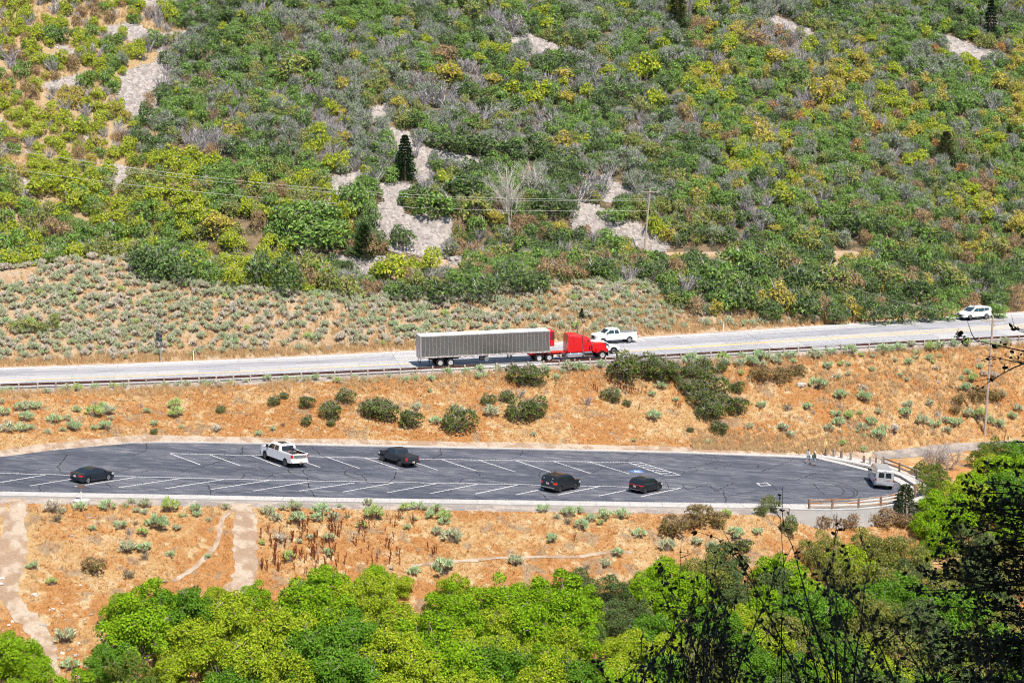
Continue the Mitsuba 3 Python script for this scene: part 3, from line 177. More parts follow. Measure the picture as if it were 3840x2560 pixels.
CRACKS = [[(-41.01,205.45),(-40.22,202.4),(-40.26,199.78),(-40.89,197.62)],[(-49.31,195.65),(-47.47,195.73),(-47.22,192.74),(-46.95,189.25),(-46.24,187.19),(-45.35,185.8)],[(-44.86,195.48),(-42.57,194.49),(-39.97,193.03)],[(-47.69,195.65),(-45.16,194.74)],[(-49.25,185.52),(-51.93,185.68)],[(-43.96,187.45),(-40.35,189.34),(-38.79,192.87),(-36.34,191.98),(-34.32,192.14),(-32.87,194.46),(-29.96,203.09),(-30.41,207.59)],[(-39.09,188.65),(-37.51,190.96),(-34.75,191.98),(-33.7,191.19),(-30.6,191.73)],[(-41.0,184.02),(-40.47,182.57),(-39.7,181.02)],[(-47.61,181.67),(-46.64,180.4),(-45.61,176.88)],[(-34.39,182.55),(-33.29,186.21),(-31.07,187.55),(-28.93,186.64)],[(-31.41,186.88),(-30.57,184.42),(-29.84,180.95)],[(-25.68,190.61),(-25.16,193.71),(-23.02,195.08),(-21.58,196.81),(-18.35,196.78)],[(-21.59,192.65),(-20.84,187.82),(-19.78,183.03)],[(-23.04,210.49),(-21.55,205.66),(-20.07,202.98),(-18.89,202.78)],[(-32.15,197.17),(-29.75,199.96),(-26.94,198.5)],[(-30.04,192.52),(-27.16,196.58),(-26.37,195.05)],[(-50.29,179.64),(-46.25,180.54),(-41.9,180.25),(-35.72,181.56),(-29.42,182.68),(-21.04,185.57)],[(-8.39,214.84),(-8.16,210.79),(-9.44,206.98),(-11.06,205.07)],[(1.19,217.16),(1.04,213.63),(-0.85,210.22),(-3.57,208.54)],[(-16.99,197.28),(-15.89,195.29),(-15.18,192.06)],[(-18.56,199.14),(-16.59,201.11),(-13.88,203.38)],[(-12.63,198.87),(-12.53,195.32),(-13.06,192.81)],[(-10.37,200.92),(-8.39,199.19),(-5.29,198.5),(-2.46,198.92),(0.38,196.97),(2.25,197.05)],[(-5.28,197.91),(-5.56,195.46)],[(-6.5,192.27),(-6.34,190.65)],[(-3.94,189.82),(-2.77,187.52)],[(2.91,193.84),(3.86,189.22)],[(2.1,205.49),(5.28,205.39),(8.95,205.47),(12.4,201.81)],[(8.97,206.11),(10.38,209.81),(12.83,213.36),(14.76,219.58),(13.51,220.51)],[(16.8,205.81),(18.37,207.0),(19.46,208.64)],[(17.2,204.73),(17.29,199.97)],[(-17.94,192.23),(-13.39,192.69),(-10.3,194.94)],[(-3.42,199.78),(-4.47,204.34),(-5.93,204.43)],[(4.9,210.4),(7.37,209.35),(8.86,209.25)],[(24.51,223.31),(24.72,219.17),(22.74,216.38),(19.76,211.97)],[(24.72,219.17),(26.15,216.98),(19.64,210.62)],[(22.3,222.46),(24.06,220.31)],[(26.32,218.4),(29.51,218.9),(29.09,216.72)],[(18.94,202.92),(19.21,200.64),(22.02,204.6),(22.31,200.54),(24.89,206.23)],[(21.7,203.89),(22.81,200.72)],[(23.18,200.84),(22.91,194.31)],[(22.97,197.89),(26.06,201.84),(29.53,204.22),(29.28,207.78),(27.63,208.44)],[(30.51,209.46),(32.99,210.97),(36.18,216.65),(38.63,218.88)],[(34.54,209.64),(34.56,205.97),(34.82,203.09)],[(28.86,213.98),(31.88,219.1),(34.08,223.4)],[(31.01,214.77),(34.32,214.66),(37.39,213.18),(40.01,212.2)],[(33.62,200.94),(33.79,197.61)],[(23.88,197.64),(28.34,197.46)],[(25.17,194.73),(22.33,194.33)]]
LINES = [(-43.17,180.38,-38.43,186.78),(-39.0,181.46,-34.07,187.76),(-34.64,182.47,-29.76,188.8),(-30.28,183.59,-25.2,189.98),(4.85,192.85,9.62,199.09),(9.22,193.93,14.07,200.16),(13.81,195.17,18.6,201.26),(-47.34,179.33,-42.79,185.83),(-51.48,178.27,-47.15,184.87),(-26.08,184.26,-21.13,190.73),(-21.61,185.81,-16.5,191.82),(-17.27,186.84,-12.56,193.07),(-12.86,187.96,-8.02,194.39),(-8.5,189.06,-3.73,195.48),(-3.82,190.47,0.63,196.73),(0.39,191.47,5.11,197.88),(-37.41,200.36,-33.24,195.42),(-33.15,201.22,-29.12,196.46),(-28.73,202.39,-24.93,197.46),(-24.72,203.41,-20.81,198.6),(-20.62,204.52,-16.61,199.52),(-16.46,205.64,-12.39,200.62),(-12.22,206.88,-8.17,201.67),(-8.01,208.05,-3.91,202.79),(-3.77,209.12,0.31,203.86),(0.47,210.46,4.53,204.87),(4.81,211.68,8.88,205.95),(9.08,212.9,13.32,207.31),(13.65,214.2,17.14,208.18),(15.2,214.76,19.17,208.78),(17.3,208.29,19.17,208.78),(-37.41,200.36,-12.64,206.78),(-12.64,206.78,15.2,214.76),(-53.03,183.84,-27.36,189.58),(-27.36,189.58,1.73,197.19),(1.73,197.19,18.63,201.27),(14.1,213.28,15.4,214.55),(14.54,212.52,15.9,213.78),(14.98,211.76,16.41,213.02),(15.42,211.0,16.91,212.27),(15.85,210.26,17.4,211.52),(16.28,209.51,17.9,210.78),(16.71,208.77,18.39,210.04),(27.73,207.23,28.02,205.74),(28.02,205.74,29.24,206.54),(29.24,206.54,28.93,207.9),(28.93,207.9,27.73,207.23)]
ADA = [(13.37, 209.34), (14.67, 210.21), (15.19, 208.96), (13.86, 208.09)]
STONES = [(-42.25,160.44,0.57),(-42.61,161.16,0.26),(-38.71,162.72,0.33),(-37.65,162.0,0.26),(-40.41,159.36,0.36),(-40.66,157.44,0.38),(-41.04,157.44,0.28),(-40.63,159.24,0.23),(-39.77,160.2,0.26),(-42.75,159.36,0.19),(-45.45,161.76,0.39),(-45.34,161.04,0.52),(-37.09,159.6,0.32),(-36.0,158.64,0.51),(-35.98,157.92,0.38),(-37.4,156.0,0.43),(-36.37,153.48,0.42),(-36.29,153.96,0.37),(-35.66,156.96,0.32),(-35.24,156.12,0.38),(-35.84,155.4,0.37),(-46.52,172.2,0.34),(-40.7,168.6,0.4),(-39.67,171.36,0.34),(-37.8,174.24,0.28),(-30.96,178.08,0.23),(-29.28,173.16,0.17),(-43.42,157.2,0.35),(-43.62,156.72,0.25),(-37.4,154.56,0.5),(-38.51,154.56,0.45),(-38.13,155.04,0.37),(-39.13,152.4,0.37),(-38.75,153.96,0.35)]
STONES += [(41.89,241.2,0.42),(38.63,238.44,0.38),(37.41,238.44,1.13),(38.31,237.48,0.34),(47.11,239.88,0.42),(45.37,240.84,0.38),(37.74,233.52,0.41),(39.67,231.6,0.37),(52.87,241.56,0.27),(56.48,244.2,0.58),(54.06,242.76,0.27),(43.1,242.76,0.31)]
DOCK = [(-23.31,174.0,1.14),(-19.75,176.28,0.94),(-20.45,175.44,1.1),(-22.95,172.8,0.98),(-20.44,171.84,1.11),(-16.78,175.44,1.06),(-18.73,174.84,0.7),(-16.64,175.32,0.87),(-17.04,172.8,0.96),(-18.35,177.12,1.09),(-21.3,175.8,1.06),(-17.03,176.04,1.05),(-21.28,170.4,1.1),(-21.78,169.56,1.06),(-18.41,170.52,0.94),(-17.8,170.16,0.76),(-17.49,174.24,0.96),(-22.42,170.4,0.86),(-17.43,175.32,1.01),(-20.65,171.6,0.81),(-22.13,170.16,1.11),(-19.18,169.56,0.81),(-17.66,176.16,1.23),(-19.01,172.08,1.23),(-17.67,171.0,0.73),(-21.35,175.92,0.81),(-21.78,169.32,0.77),(-21.52,172.44,1.17),(-16.41,171.96,0.82),(-19.5,171.12,0.73),(-18.78,174.12,1.02),(-18.63,171.72,0.99),(-19.86,175.32,0.97),(-22.79,172.2,0.99),(-18.06,174.12,0.71),(-20.06,175.2,1.11),(-20.94,173.52,1.2),(-20.93,173.76,0.89),(-20.51,176.04,1.0),(-16.84,173.04,1.11),(-16.46,170.88,1.11),(-17.45,170.76,0.84),(-20.28,174.0,0.84),(-19.63,174.36,1.04),(-19.73,176.16,0.94),(-20.64,170.88,0.75),(-22.43,171.96,0.92),(-18.92,174.36,0.81),(-16.99,175.68,0.78),(-21.78,173.64,0.82),(-19.38,169.32,0.77),(-20.49,171.24,1.19),(-16.55,176.64,1.0),(-17.51,177.12,1.02),(-22.15,169.92,1.22),(-20.15,176.88,0.74),(-20.33,169.8,0.83),(-18.84,173.88,0.85),(-18.66,174.72,0.9),(-18.05,173.28,1.13),(-20.18,175.56,0.94),(-17.2,172.92,1.23),(-23.83,173.04,1.12),(-18.58,172.56,1.07),(-17.08,171.96,1.0),(-19.41,171.48,0.88),(-18.66,172.08,1.13),(-20.56,176.52,1.0),(-17.26,172.32,1.05),(-20.94,173.64,1.1),(-22.75,168.96,1.18),(-16.84,176.64,0.76),(-17.17,174.36,0.85),(-20.74,171.24,0.79),(-19.96,171.36,1.1),(-23.29,169.32,0.94),(-20.43,172.08,0.85),(-17.35,175.8,1.0),(-22.34,171.12,1.2),(-17.45,176.52,1.04),(-17.32,175.92,0.93),(-18.25,171.24,0.95),(-18.85,171.6,0.89),(-18.83,172.44,1.08),(-20.07,174.12,0.94),(-17.11,176.16,0.78),(-23.24,168.96,1.24),(-22.17,174.12,0.81),(-19.28,173.04,1.15),(-21.8,169.2,0.96),(-17.5,170.88,1.2),(-19.93,171.84,1.01),(-22.28,172.08,1.21),(-17.33,177.48,1.06),(-21.61,175.32,0.78),(-11.62,172.8,0.86),(-14.19,175.32,1.01),(-12.31,179.28,0.71),(-11.41,176.28,0.93),(-11.86,175.08,0.97),(-13.4,177.72,0.69),(-10.87,180.0,0.95),(-11.44,178.2,0.62),(-14.19,176.64,0.83),(-13.72,172.32,0.66),(-11.15,179.76,1.07),(-14.36,173.64,0.6),(-13.74,174.24,0.91),(-11.91,178.68,0.8),(-13.1,179.28,1.02),(-14.14,177.36,0.71),(-12.87,179.16,0.72),(-14.79,177.12,0.97),(-12.8,172.8,0.95),(-14.8,176.52,0.66),(-14.95,174.48,0.97),(-14.78,176.4,1.0),(-11.05,179.4,0.64),(-12.03,176.04,0.81),(-12.63,173.88,0.63),(-10.67,173.04,0.81),(-13.82,177.24,0.89),(-15.2,174.84,1.05),(-13.33,173.28,0.69),(-11.47,179.04,0.71),(-12.34,177.36,0.66),(-15.72,172.8,0.61),(-15.81,171.72,0.99),(-14.43,177.6,1.03),(-11.79,174.84,0.87),(-13.14,172.2,0.86),(-16.17,178.08,0.9),(-12.13,175.08,0.97),(-14.78,176.16,0.73),(-14.39,177.12,1.02),(-8.06,175.44,1.0),(-7.49,174.96,1.0),(-7.29,175.2,1.0),(-7.62,174.72,1.0),(-9.63,178.92,1.0),(-9.79,179.28,1.0),(-13.6,178.68,1.0),(-13.36,179.28,1.0),(-13.89,178.8,1.0),(-7.59,181.44,1.0),(-7.46,181.8,1.0),(6.18,180.72,1.0),(-11.0,174.24,1.0),(-10.79,174.12,1.0),(-11.59,173.64,1.0),(10.46,231.12,0.9),(10.72,230.76,0.9),(13.24,231.96,0.9),(13.59,231.72,0.9),(13.95,231.6,0.9),(14.3,231.36,0.9),(14.77,231.48,0.9),(15.03,231.36,0.9),(15.41,231.48,0.9),(15.88,231.72,0.9),(16.35,231.96,0.9),(16.92,232.2,0.9),(20.44,235.08,0.9),(20.7,234.84,0.9),(21.02,235.32,0.9),(20.57,230.88,0.9),(20.82,230.52,0.9),(21.11,230.76,0.9),(15.81,229.08,0.9),(10.29,231.48,0.9)]
# ------------------------------------------------------------------ ground materials (colour and grain only)
def m_drygrass(p, n, uv):
    a = mikit.fbm(p.x * 0.22, p.y * 0.3, 3.0, 3); b = mikit.fbm(p.x * 1.3, p.y * 1.3, p.z, 3); c = mikit.noise(p.x * 9.0, p.y * 5.0, p.z * 9.0)
    col = mikit.mix((0.532, 0.271, 0.106), (0.612, 0.404, 0.198), mikit.smoothstep(0.4, 0.62, a * 0.6 + b * 0.4))
    col = mikit.mix(col, (0.690, 0.522, 0.310), mikit.smoothstep(0.56, 0.75, b))
    col = mikit.mix(col, (0.394, 0.296, 0.198), mikit.smoothstep(0.63, 0.75, mikit.fbm(p.x * 0.7 + 9.0, p.y * 0.7, 1.0, 3)) * 0.8)
    return col * (0.55 + 0.38 * c)
def m_sand(p, n, uv):
    b = mikit.fbm(p.x * 1.1, p.y * 1.1, p.z, 3); c = mikit.noise(p.x * 8.0, p.y * 8.0, p.z * 8.0)
    return mikit.mix((0.370, 0.264, 0.185), (0.510, 0.422, 0.334), mikit.smoothstep(0.35, 0.65, b)) * (0.82 + 0.3 * c)
def m_gravel(p, n, uv):
    b = mikit.fbm(p.x * 0.9, p.y * 0.9, p.z, 3); c = mikit.noise(p.x * 11.0, p.y * 11.0, p.z * 11.0)
    return mikit.mix((0.273, 0.246, 0.229), (0.405, 0.352, 0.308), mikit.smoothstep(0.35, 0.65, b)) * (0.78 + 0.44 * c)
def m_hill(p, n, uv):
    a = mikit.fbm(p.x * 0.15, p.y * 0.15, 2.0, 3); b = mikit.fbm(p.x * 1.0, p.y * 1.0, p.z, 3); c = mikit.noise(p.x * 6.0, p.y * 6.0, p.z * 6.0)
    col = mikit.mix((0.100, 0.085, 0.055), (0.220, 0.165, 0.105), mikit.smoothstep(0.4, 0.6, b))
    left = mikit.smoothstep(-50.0, -60.0, p.x + (a - 0.5) * 14.0)
    return mikit.mix(col, mikit.mix((0.400, 0.270, 0.120), (0.420, 0.340, 0.240), b), left) * (0.8 + 0.4 * c)
def m_sage(p, n, uv):
    a = mikit.fbm(p.x * 0.9, p.y * 0.9, 5.0, 3); c = mikit.noise(p.x * 7.0, p.y * 7.0, p.z * 7.0)
    return mikit.mix((0.40, 0.27, 0.16), (0.42, 0.33, 0.235), mikit.smoothstep(0.3, 0.7, a)) * (0.8 + 0.4 * c)
def m_scree(p, n, uv):
    f, s, w = mikit.voronoi(p.x * 2.4, p.y * 1.6 + p.z * 1.2)
    return mikit.mix((0.260, 0.235, 0.225), (0.460, 0.420, 0.400), w)
def m_asphalt(p, n, uv):
    a = mikit.fbm(p.x * 0.11, p.y * 0.4, 1.0, 4); b = mikit.fbm(p.x * 0.9, p.y * 2.6, 4.0, 3); c = mikit.noise(p.x * 14.0, p.y * 14.0, 0.5)
    col = mikit.mix((0.068, 0.076, 0.100), (0.116, 0.124, 0.151), mikit.smoothstep(0.38, 0.62, a * 0.5 + b * 0.5))
    col = mikit.mix(col, (0.198, 0.203, 0.213), mikit.smoothstep(0.60, 0.78, b) * mikit.smoothstep(0.45, 0.6, a) * 0.8)
    return col * (0.84 + 0.32 * c)
def m_concrete(p, n, uv):
    a = mikit.fbm(p.x * 0.25, p.y * 1.2, 1.0, 3); c = mikit.noise(p.x * 9.0, p.y * 9.0, p.z * 9.0)
    return mikit.mix((0.404, 0.396, 0.387), (0.482, 0.469, 0.456), a) * (0.93 + 0.14 * c)
bs('dry_grass_soil', mikit.proc(m_drygrass), 0.95, spec=0.1); bs('sand', mikit.proc(m_sand), 0.95, spec=0.1); bs('gravel_mat', mikit.proc(m_gravel), 0.95, spec=0.1)
bs('hill_soil', mikit.proc(m_hill), 0.95, spec=0.1); bs('sage_soil', mikit.proc(m_sage), 0.95, spec=0.1); bs('scree_mat', mikit.proc(m_scree), 0.95, spec=0.1)
bs('asphalt', mikit.proc(m_asphalt), 0.75, spec=0.3); bs('concrete', mikit.proc(m_concrete), 0.85, spec=0.2)
bs('litter', (0.12, 0.10, 0.07), 0.95, spec=0.1); bs('shade_wall_rock', (0.22, 0.20, 0.18), 0.9, spec=0.2)

def strip(name, a, b, rows, bsdf, xs, label=None, lo=0.0, hi=1.0):
    """the ground between two guide curves as one sheet"""
    ya = curve_at(a, xs)[0] if isinstance(a, str) else np.full(xs.shape, float(a)); yb = curve_at(b, xs)[0] if isinstance(b, str) else np.full(xs.shape, float(b))
    t = np.linspace(lo, hi, rows + 1)
    Y = ya[None] + (yb - ya)[None] * t[:, None]; X = np.broadcast_to(xs, Y.shape)
    eps = np.where(t[:, None] == 1.0, -1e-4, 1e-4)
    Z = terrain(X, Y + eps)
    v = np.stack([X, Y, Z], -1).reshape(-1, 3); w = len(xs)
    i, j = np.meshgrid(np.arange(rows), np.arange(w - 1), indexing='ij'); i, j = i.ravel() * w, j.ravel()
    f = np.vstack([np.stack([i + j, i + j + 1, i + w + j + 1], 1), np.stack([i + j, i + w + j + 1, i + w + j], 1)])
    k = put(name, (v, f), bsdf, smooth=True); struct(k, label); return k
xw = np.arange(-115, 135.1, 0.6); xc = np.arange(-320, 361, 4.0)
strip('near_hill', -60.0, 'N3', 50, 'litter', xc)
strip('valley_slope', 'N3', 'N2', 30, 'dry_grass_soil', xw); strip('dry_slope', 'N2', 'N1', 48, 'dry_grass_soil', xw)
xl, xr_ = xw[xw < 47.3], xw[xw > 46.5]
strip('gravel_verge', 'N1', 'NK', 4, 'gravel_mat', xl); strip('lot_bed', 'NK', 'FK', 6, 'gravel_mat', xl); strip('trailside_ground', 'N1', 'E1', 40, 'dry_grass_soil', xr_)
strip('sandy_verge', 'FK', 'E1', 5, 'sand', xl); strip('embankment', 'E1', 'E2', 44, 'dry_grass_soil', xw)
strip('road_shoulder', 'E2', 'HN', 5, 'gravel_mat', xw); strip('road_bed', 'HN', 'HF', 4, 'gravel_mat', xw)
strip('road_ditch', 'HF', 'B0', 4, 'sand', xw); strip('sagebrush_slope', 'B0', 'T', 60, 'sage_soil', xw)
strip('hillside', 'T', 'M2', 120, 'hill_soil', xw); strip('mountain', 'M2', 'M4', 60, 'hill_soil', xc)
# steep unseen rock wall, added behind the viewpoint to keep the sun off the near bushes
xs = np.arange(-70, 91, 2.5); zs = np.linspace(36, 100, 34)
X, Z = np.meshgrid(xs, zs); Y = -5.5 - (Z - 40) * 0.16 + (nz(X, Z, 9, 51) - 0.5) * 4 + (nz(X, Z, 2.5, 52) - 0.5) * 1.4
w = len(xs); i, j = np.meshgrid(np.arange(len(zs) - 1), np.arange(w - 1), indexing='ij'); i, j = i.ravel() * w, j.ravel()
k = put('rock_wall', (np.stack([X, Y, Z], -1).reshape(-1, 3), np.vstack([np.stack([i + j, i + j + 1, i + w + j + 1], 1), np.stack([i + j, i + w + j + 1, i + w + j], 1)])), 'shade_wall_rock'); struct(k)

# ------------------------------------------------------------------ highway: concrete slabs in lanes
def hwy(t, x):
    """a point on the highway: t 0 at the near edge, 1 at the far edge"""
    ya, za = curve_at('HN', x); yb, zb = curve_at('HF', x); return np.array([x, ya + (yb - ya) * t, za + (zb - za) * t])
def hwy_quad(t0, t1, x0, x1, lift, n=1, skew=0.0):
    v = []
    for k in range(n + 1):
        x = x0 + (x1 - x0) * k / n
        v += [hwy(t0, x + skew * t0) + [0, 0, lift], hwy(t1, x + skew * t1) + [0, 0, lift]]
    f = [[2 * k, 2 * k + 2, 2 * k + 3, 2 * k + 1] for k in range(n)]
    return np.array(v), np.array(f)
HX0, HX1 = -92.0, 112.0
k = put('highway', cat([hwy_quad(0, 1, x, x + 4, 0.03) for x in np.arange(HX0, HX1, 4.0)]), 'gravel_mat'); struct(k, 'pale concrete highway running along the foot of the hillside')
TONES = []
for q, (c, d) in enumerate([((0.361, 0.362, 0.371), (0.412, 0.409, 0.419)), ((0.310, 0.314, 0.333), (0.361, 0.365, 0.382)), ((0.376, 0.372, 0.374), (0.433, 0.431, 0.434)), ((0.274, 0.278, 0.303), (0.332, 0.336, 0.363))]):
    def fn(p, n, uv, c=c, d=d):
        u = p.y - 0.28 * p.x
        a = mikit.fbm(p.x * 0.12, u * 1.6, 2.0, 3)
        return mikit.mix(c, d, mikit.smoothstep(0.3, 0.7, a)) * (0.95 + 0.1 * mikit.noise(p.x * 7.0, p.y * 7.0, 1.0))
    TONES.append(bs(f'road_concrete_{q + 1}', mikit.proc(fn), 0.8, spec=0.25))
LANES = [(0.004, 0.085, 2), (0.085, 0.335, 1), (0.335, 0.56, 0), (0.56, 0.78, 3), (0.78, 0.93, 0), (0.93, 0.996, 2)]
for x0 in np.arange(HX0, HX1, 4.9):
    for a, b, tone in LANES:
        t = tone if RNG.random() < 0.8 else int(RNG.integers(0, 3))
        v, f = hwy_quad(a + 0.0012, b - 0.0012, x0 + 0.02, x0 + 4.88, 0.06 + 0.003 * RNG.random(), 1, skew=-2.6)
        put('slab', (v, f), TONES[t], 'highway')
bs('worn_paint', (0.56, 0.56, 0.57), 0.75); bs('yellow_paint', (0.718, 0.460, 0.110), 0.7); bs('white_paint', (0.754, 0.754, 0.754), 0.7); bs('black_tar', (0.017, 0.017, 0.018), 0.75); bs('dark_paint', (0.074, 0.074, 0.078), 0.8)
def stripe(t, x0, x1, w, mat, name, t1=None):
    t1 = t if t1 is None else t1; n = max(1, int(abs(x1 - x0) / 6)); v = []
    for k in range(n + 1):
        x = x0 + (x1 - x0) * k / n; tt = t + (t1 - t) * k / n; p = hwy(tt, x); v += [p + [0, -w / 2, 0.072], p + [0, w / 2, 0.072]]
    put(name, (np.array(v), np.array([[2 * k, 2 * k + 2, 2 * k + 3, 2 * k + 1] for k in range(n)])), mat, 'highway')
stripe(0.32, HX0, 20.0, 0.4, 'yellow_paint', 'yellow_line', 0.38); stripe(0.38, 20.0, HX1, 0.4, 'yellow_paint', 'yellow_line', 0.44); stripe(0.40, 18.0, HX1, 0.38, 'yellow_paint', 'yellow_line', 0.585)
stripe(0.925, HX0, HX1, 0.22, 'white_paint', 'edge_line'); stripe(0.06, HX0, HX1, 0.2, 'white_paint', 'edge_line')
for x in np.arange(-88, 110, 12.0):
    stripe(0.66, x, x + 3.4, 0.2, 'dark_paint', 'lane_dash')
    stripe(0.2, x + 5, x + 8.4, 0.16, 'dark_paint', 'lane_dash')
    if x > 14: stripe(0.55, x + 2, x + 4.5, 0.2, 'dark_paint', 'lane_dash')

# ------------------------------------------------------------------ parking lot
LP = Polygon(LOT).buffer(0)
def on_lot(poly, lift, thick=0.0):
    """a flat polygon (x, y) laid on the tilted lot plane"""
    out = []
    for g in getattr(poly, 'geoms', [poly]):
        if g.is_empty or g.geom_type != 'Polygon': continue
        v, f = trimesh.creation.triangulate_polygon(g, engine='earcut')
        if thick:
            m = trimesh.creation.extrude_polygon(g, thick, engine='earcut'); v3, f = m.vertices.copy(), m.faces; v3[:, 2] += lotz(v3[:, 0], v3[:, 1]) + lift - thick
        else: v3 = np.column_stack([v, lotz(v[:, 0], v[:, 1]) + lift]); f = f if np.cross(*(v[f[0][1:]] - v[f[0][0]])) > 0 else f[:, ::-1]
        out.append((v3, np.asarray(f)))
    return cat(out)
k = put('parking_lot', on_lot(LP.simplify(0.02), 0.0), 'asphalt'); struct(k, 'dark cracked asphalt parking lot with white angled stall lines')
for x0, y0, x1, y1 in LINES:
    put('stall_line', on_lot(LineString([(x0, y0), (x1, y1)]).buffer(0.082, cap_style=2), 0.012), 'worn_paint', 'parking_lot')
cr = []
for q in CRACKS:
    p = [np.array(a) for a in q]; pts = []
    for a, b in zip(p[:-1], p[1:]):
        n = max(2, int(np.linalg.norm(b - a) / 0.45)); d = b - a; m = np.array([-d[1], d[0]]) / (np.linalg.norm(d) + 1e-9)
        pts += [a + d * i / n + m * RNG.normal(0, 0.07) for i in range(n)]
    pts.append(p[-1])
    for a, b in zip(pts[:-1], pts[1:]): cr.append(LineString([a, b]).buffer(0.03 + 0.04 * RNG.random(), resolution=2))
k = put('crack', on_lot(unary_union(cr).intersection(LP), 0.006), 'black_tar', 'parking_lot'); lab(k, 'black sealed cracks wandering over the asphalt', kind='stuff')
# tyre marks
bs('tyre_mark', (0.045, 0.045, 0.052), 0.8)
tm = []
for cx, cy, rr, a0, a1 in [(31, 207, 6.5, -60, 60), (31, 207, 8.0, -55, 50), (33, 206, 5.5, -70, 40), (-19, 196.5, 5, 150, 260), (-17.4, 196.5, 5, 150, 260), (-14, 197, 4, 140, 250), (-29, 190, 4.5, 20, 110), (-27.8, 190.4, 4.5, 20, 110), (-35, 191, 7, -60, 10), (10, 203, 7, 160, 230)]:
    t = np.radians(np.linspace(a0, a1, 24)); tm.append(LineString(np.column_stack([cx + rr * np.cos(t), cy + rr * np.sin(t)])).buffer(0.08))
k = put('tyre_mark', on_lot(unary_union(tm).intersection(LP), 0.003), 'tyre_mark', 'parking_lot'); lab(k, 'dark curved tyre marks', kind='stuff')
bs('blue_paint', (0.08, 0.19, 0.46), 0.7)
put('accessible_symbol', on_lot(Polygon(ADA), 0.014), 'blue_paint', 'parking_lot'); lab('parking_lot__accessible_symbol', 'blue painted square with a white wheelchair symbol')
# wheelchair figure mapped onto the painted square
A_ = np.array(ADA); ux, uy = A_[1] - A_[0], A_[3] - A_[0]
wc = unary_union([Point(0.44, 0.70).buffer(0.2).difference(Point(0.44, 0.70).buffer(0.13)).difference(sbox(0.3, 0.4, 0.75, 0.62)), LineString([(0.42, 0.3), (0.44, 0.58), (0.64, 0.58), (0.74, 0.82)]).buffer(0.045), Point(0.41, 0.2).buffer(0.07), LineString([(0.43, 0.43), (0.6, 0.43)]).buffer(0.035)])
wc = affinity.affine_transform(wc, [ux[0], uy[0], ux[1], uy[1], A_[0][0], A_[0][1]])
k = put('wheelchair', on_lot(wc, 0.018), 'white_paint', 'parking_lot__accessible_symbol')
# pavement along the near side in slabs, kerb band along the far side
ring = LP.buffer(1.15, join_style=1).difference(LP.buffer(0.02))
nkx = np.arange(-78, 44, 0.5); nky = curve_at('NK', nkx)[0]
near_pave = Polygon(np.vstack([np.column_stack([nkx, nky + 0.05]), np.column_stack([nkx[::-1], nky[::-1] + 5])])).buffer(0).difference(LP.buffer(0.02))
near_pave = unary_union([g for g in getattr(near_pave, 'geoms', [near_pave]) if g.area > 5])
near_pave = near_pave.intersection(LP.buffer(6)).difference(LP.buffer(0.02))
low = Polygon(np.vstack([np.column_stack([nkx, nky - 9]), np.column_stack([nkx[::-1], nky[::-1] + 2.2])])).buffer(0)
near_pave = near_pave.intersection(low)
k = put('pavement', on_lot(near_pave, 0.04, 0.3), 'concrete'); struct(k, 'pale concrete pavement along the near edge of the parking lot')
for x0 in np.arange(-70, 44, 1.75):
    g = near_pave.intersection(sbox(x0 + 0.012, 0, x0 + 1.738, 400))
    if g.area > 0.3: put('slab', on_lot(g, 0.10 + 0.012 * RNG.random(), 0.055), 'concrete', 'pavement')
kerb = ring.difference(near_pave.buffer(0.03))
k = put('kerb', on_lot(kerb, 0.11, 0.35), 'concrete'); struct(k, 'low concrete kerb along the far edge of the parking lot')
# walk by the bollards and the turning end, paved trail, dirt paths
walk = Polygon([(34.5, 227.0), (38.0, 226.6), (41.0, 224.6), (44.3, 221.6), (46.2, 217.5), (46.9, 212.0), (46.4, 206.5), (44.0, 202.4), (45.2, 201.4), (47.6, 205.4), (48.6, 212.0), (48.0, 218.4), (46.0, 223.6), (43.8, 226.4), (40.0, 229.6), (36.0, 229.4)]).difference(LP.buffer(1.2))
k = put('end_pavement', on_lot(walk, 0.13, 0.22), 'concrete'); struct(k)
def ribbon(pts, hw, lift, step=0.35, rag=0.3):
    ls = LineString(pts); n = int(ls.length / step); P = np.array([ls.interpolate(i / n, normalized=True).coords[0] for i in range(n + 1)])
    for _ in range(3): P[1:-1] = (P[:-2] + 2 * P[1:-1] + P[2:]) / 4
    d = np.gradient(P, axis=0); m = np.column_stack([-d[:, 1], d[:, 0]]); m /= np.linalg.norm(m, axis=1, keepdims=True)
    rows = []
    for s in np.linspace(-1, 1, 7):
        w = hw * s * (1 + rag * (nz(P[:, 0] * 2, P[:, 1] * 2, 1.0, 61 + (s > 0)) - 0.5) * 2); q = P + m * w[:, None]; rows.append(np.column_stack([q, terrain(q[:, 0], q[:, 1]) + lift]))
    v = np.array(rows).transpose(1, 0, 2).reshape(-1, 3); i, j = np.meshgrid(np.arange(n), np.arange(6), indexing='ij'); i, j = i.ravel() * 7, j.ravel()
    return v, np.vstack([np.stack([i + j, i + 7 + j, i + 8 + j], 1), np.stack([i + j, i + 8 + j, i + j + 1], 1)])
for q, hw in PATHS:
    k = put('dirt_path', ribbon(q, hw * 0.62, 0.05, rag=0.7), 'sand'); struct(k)
k = put('paved_path', ribbon(PAVED, 0.9, 0.05, rag=0.05), 'gravel_mat'); struct(k)

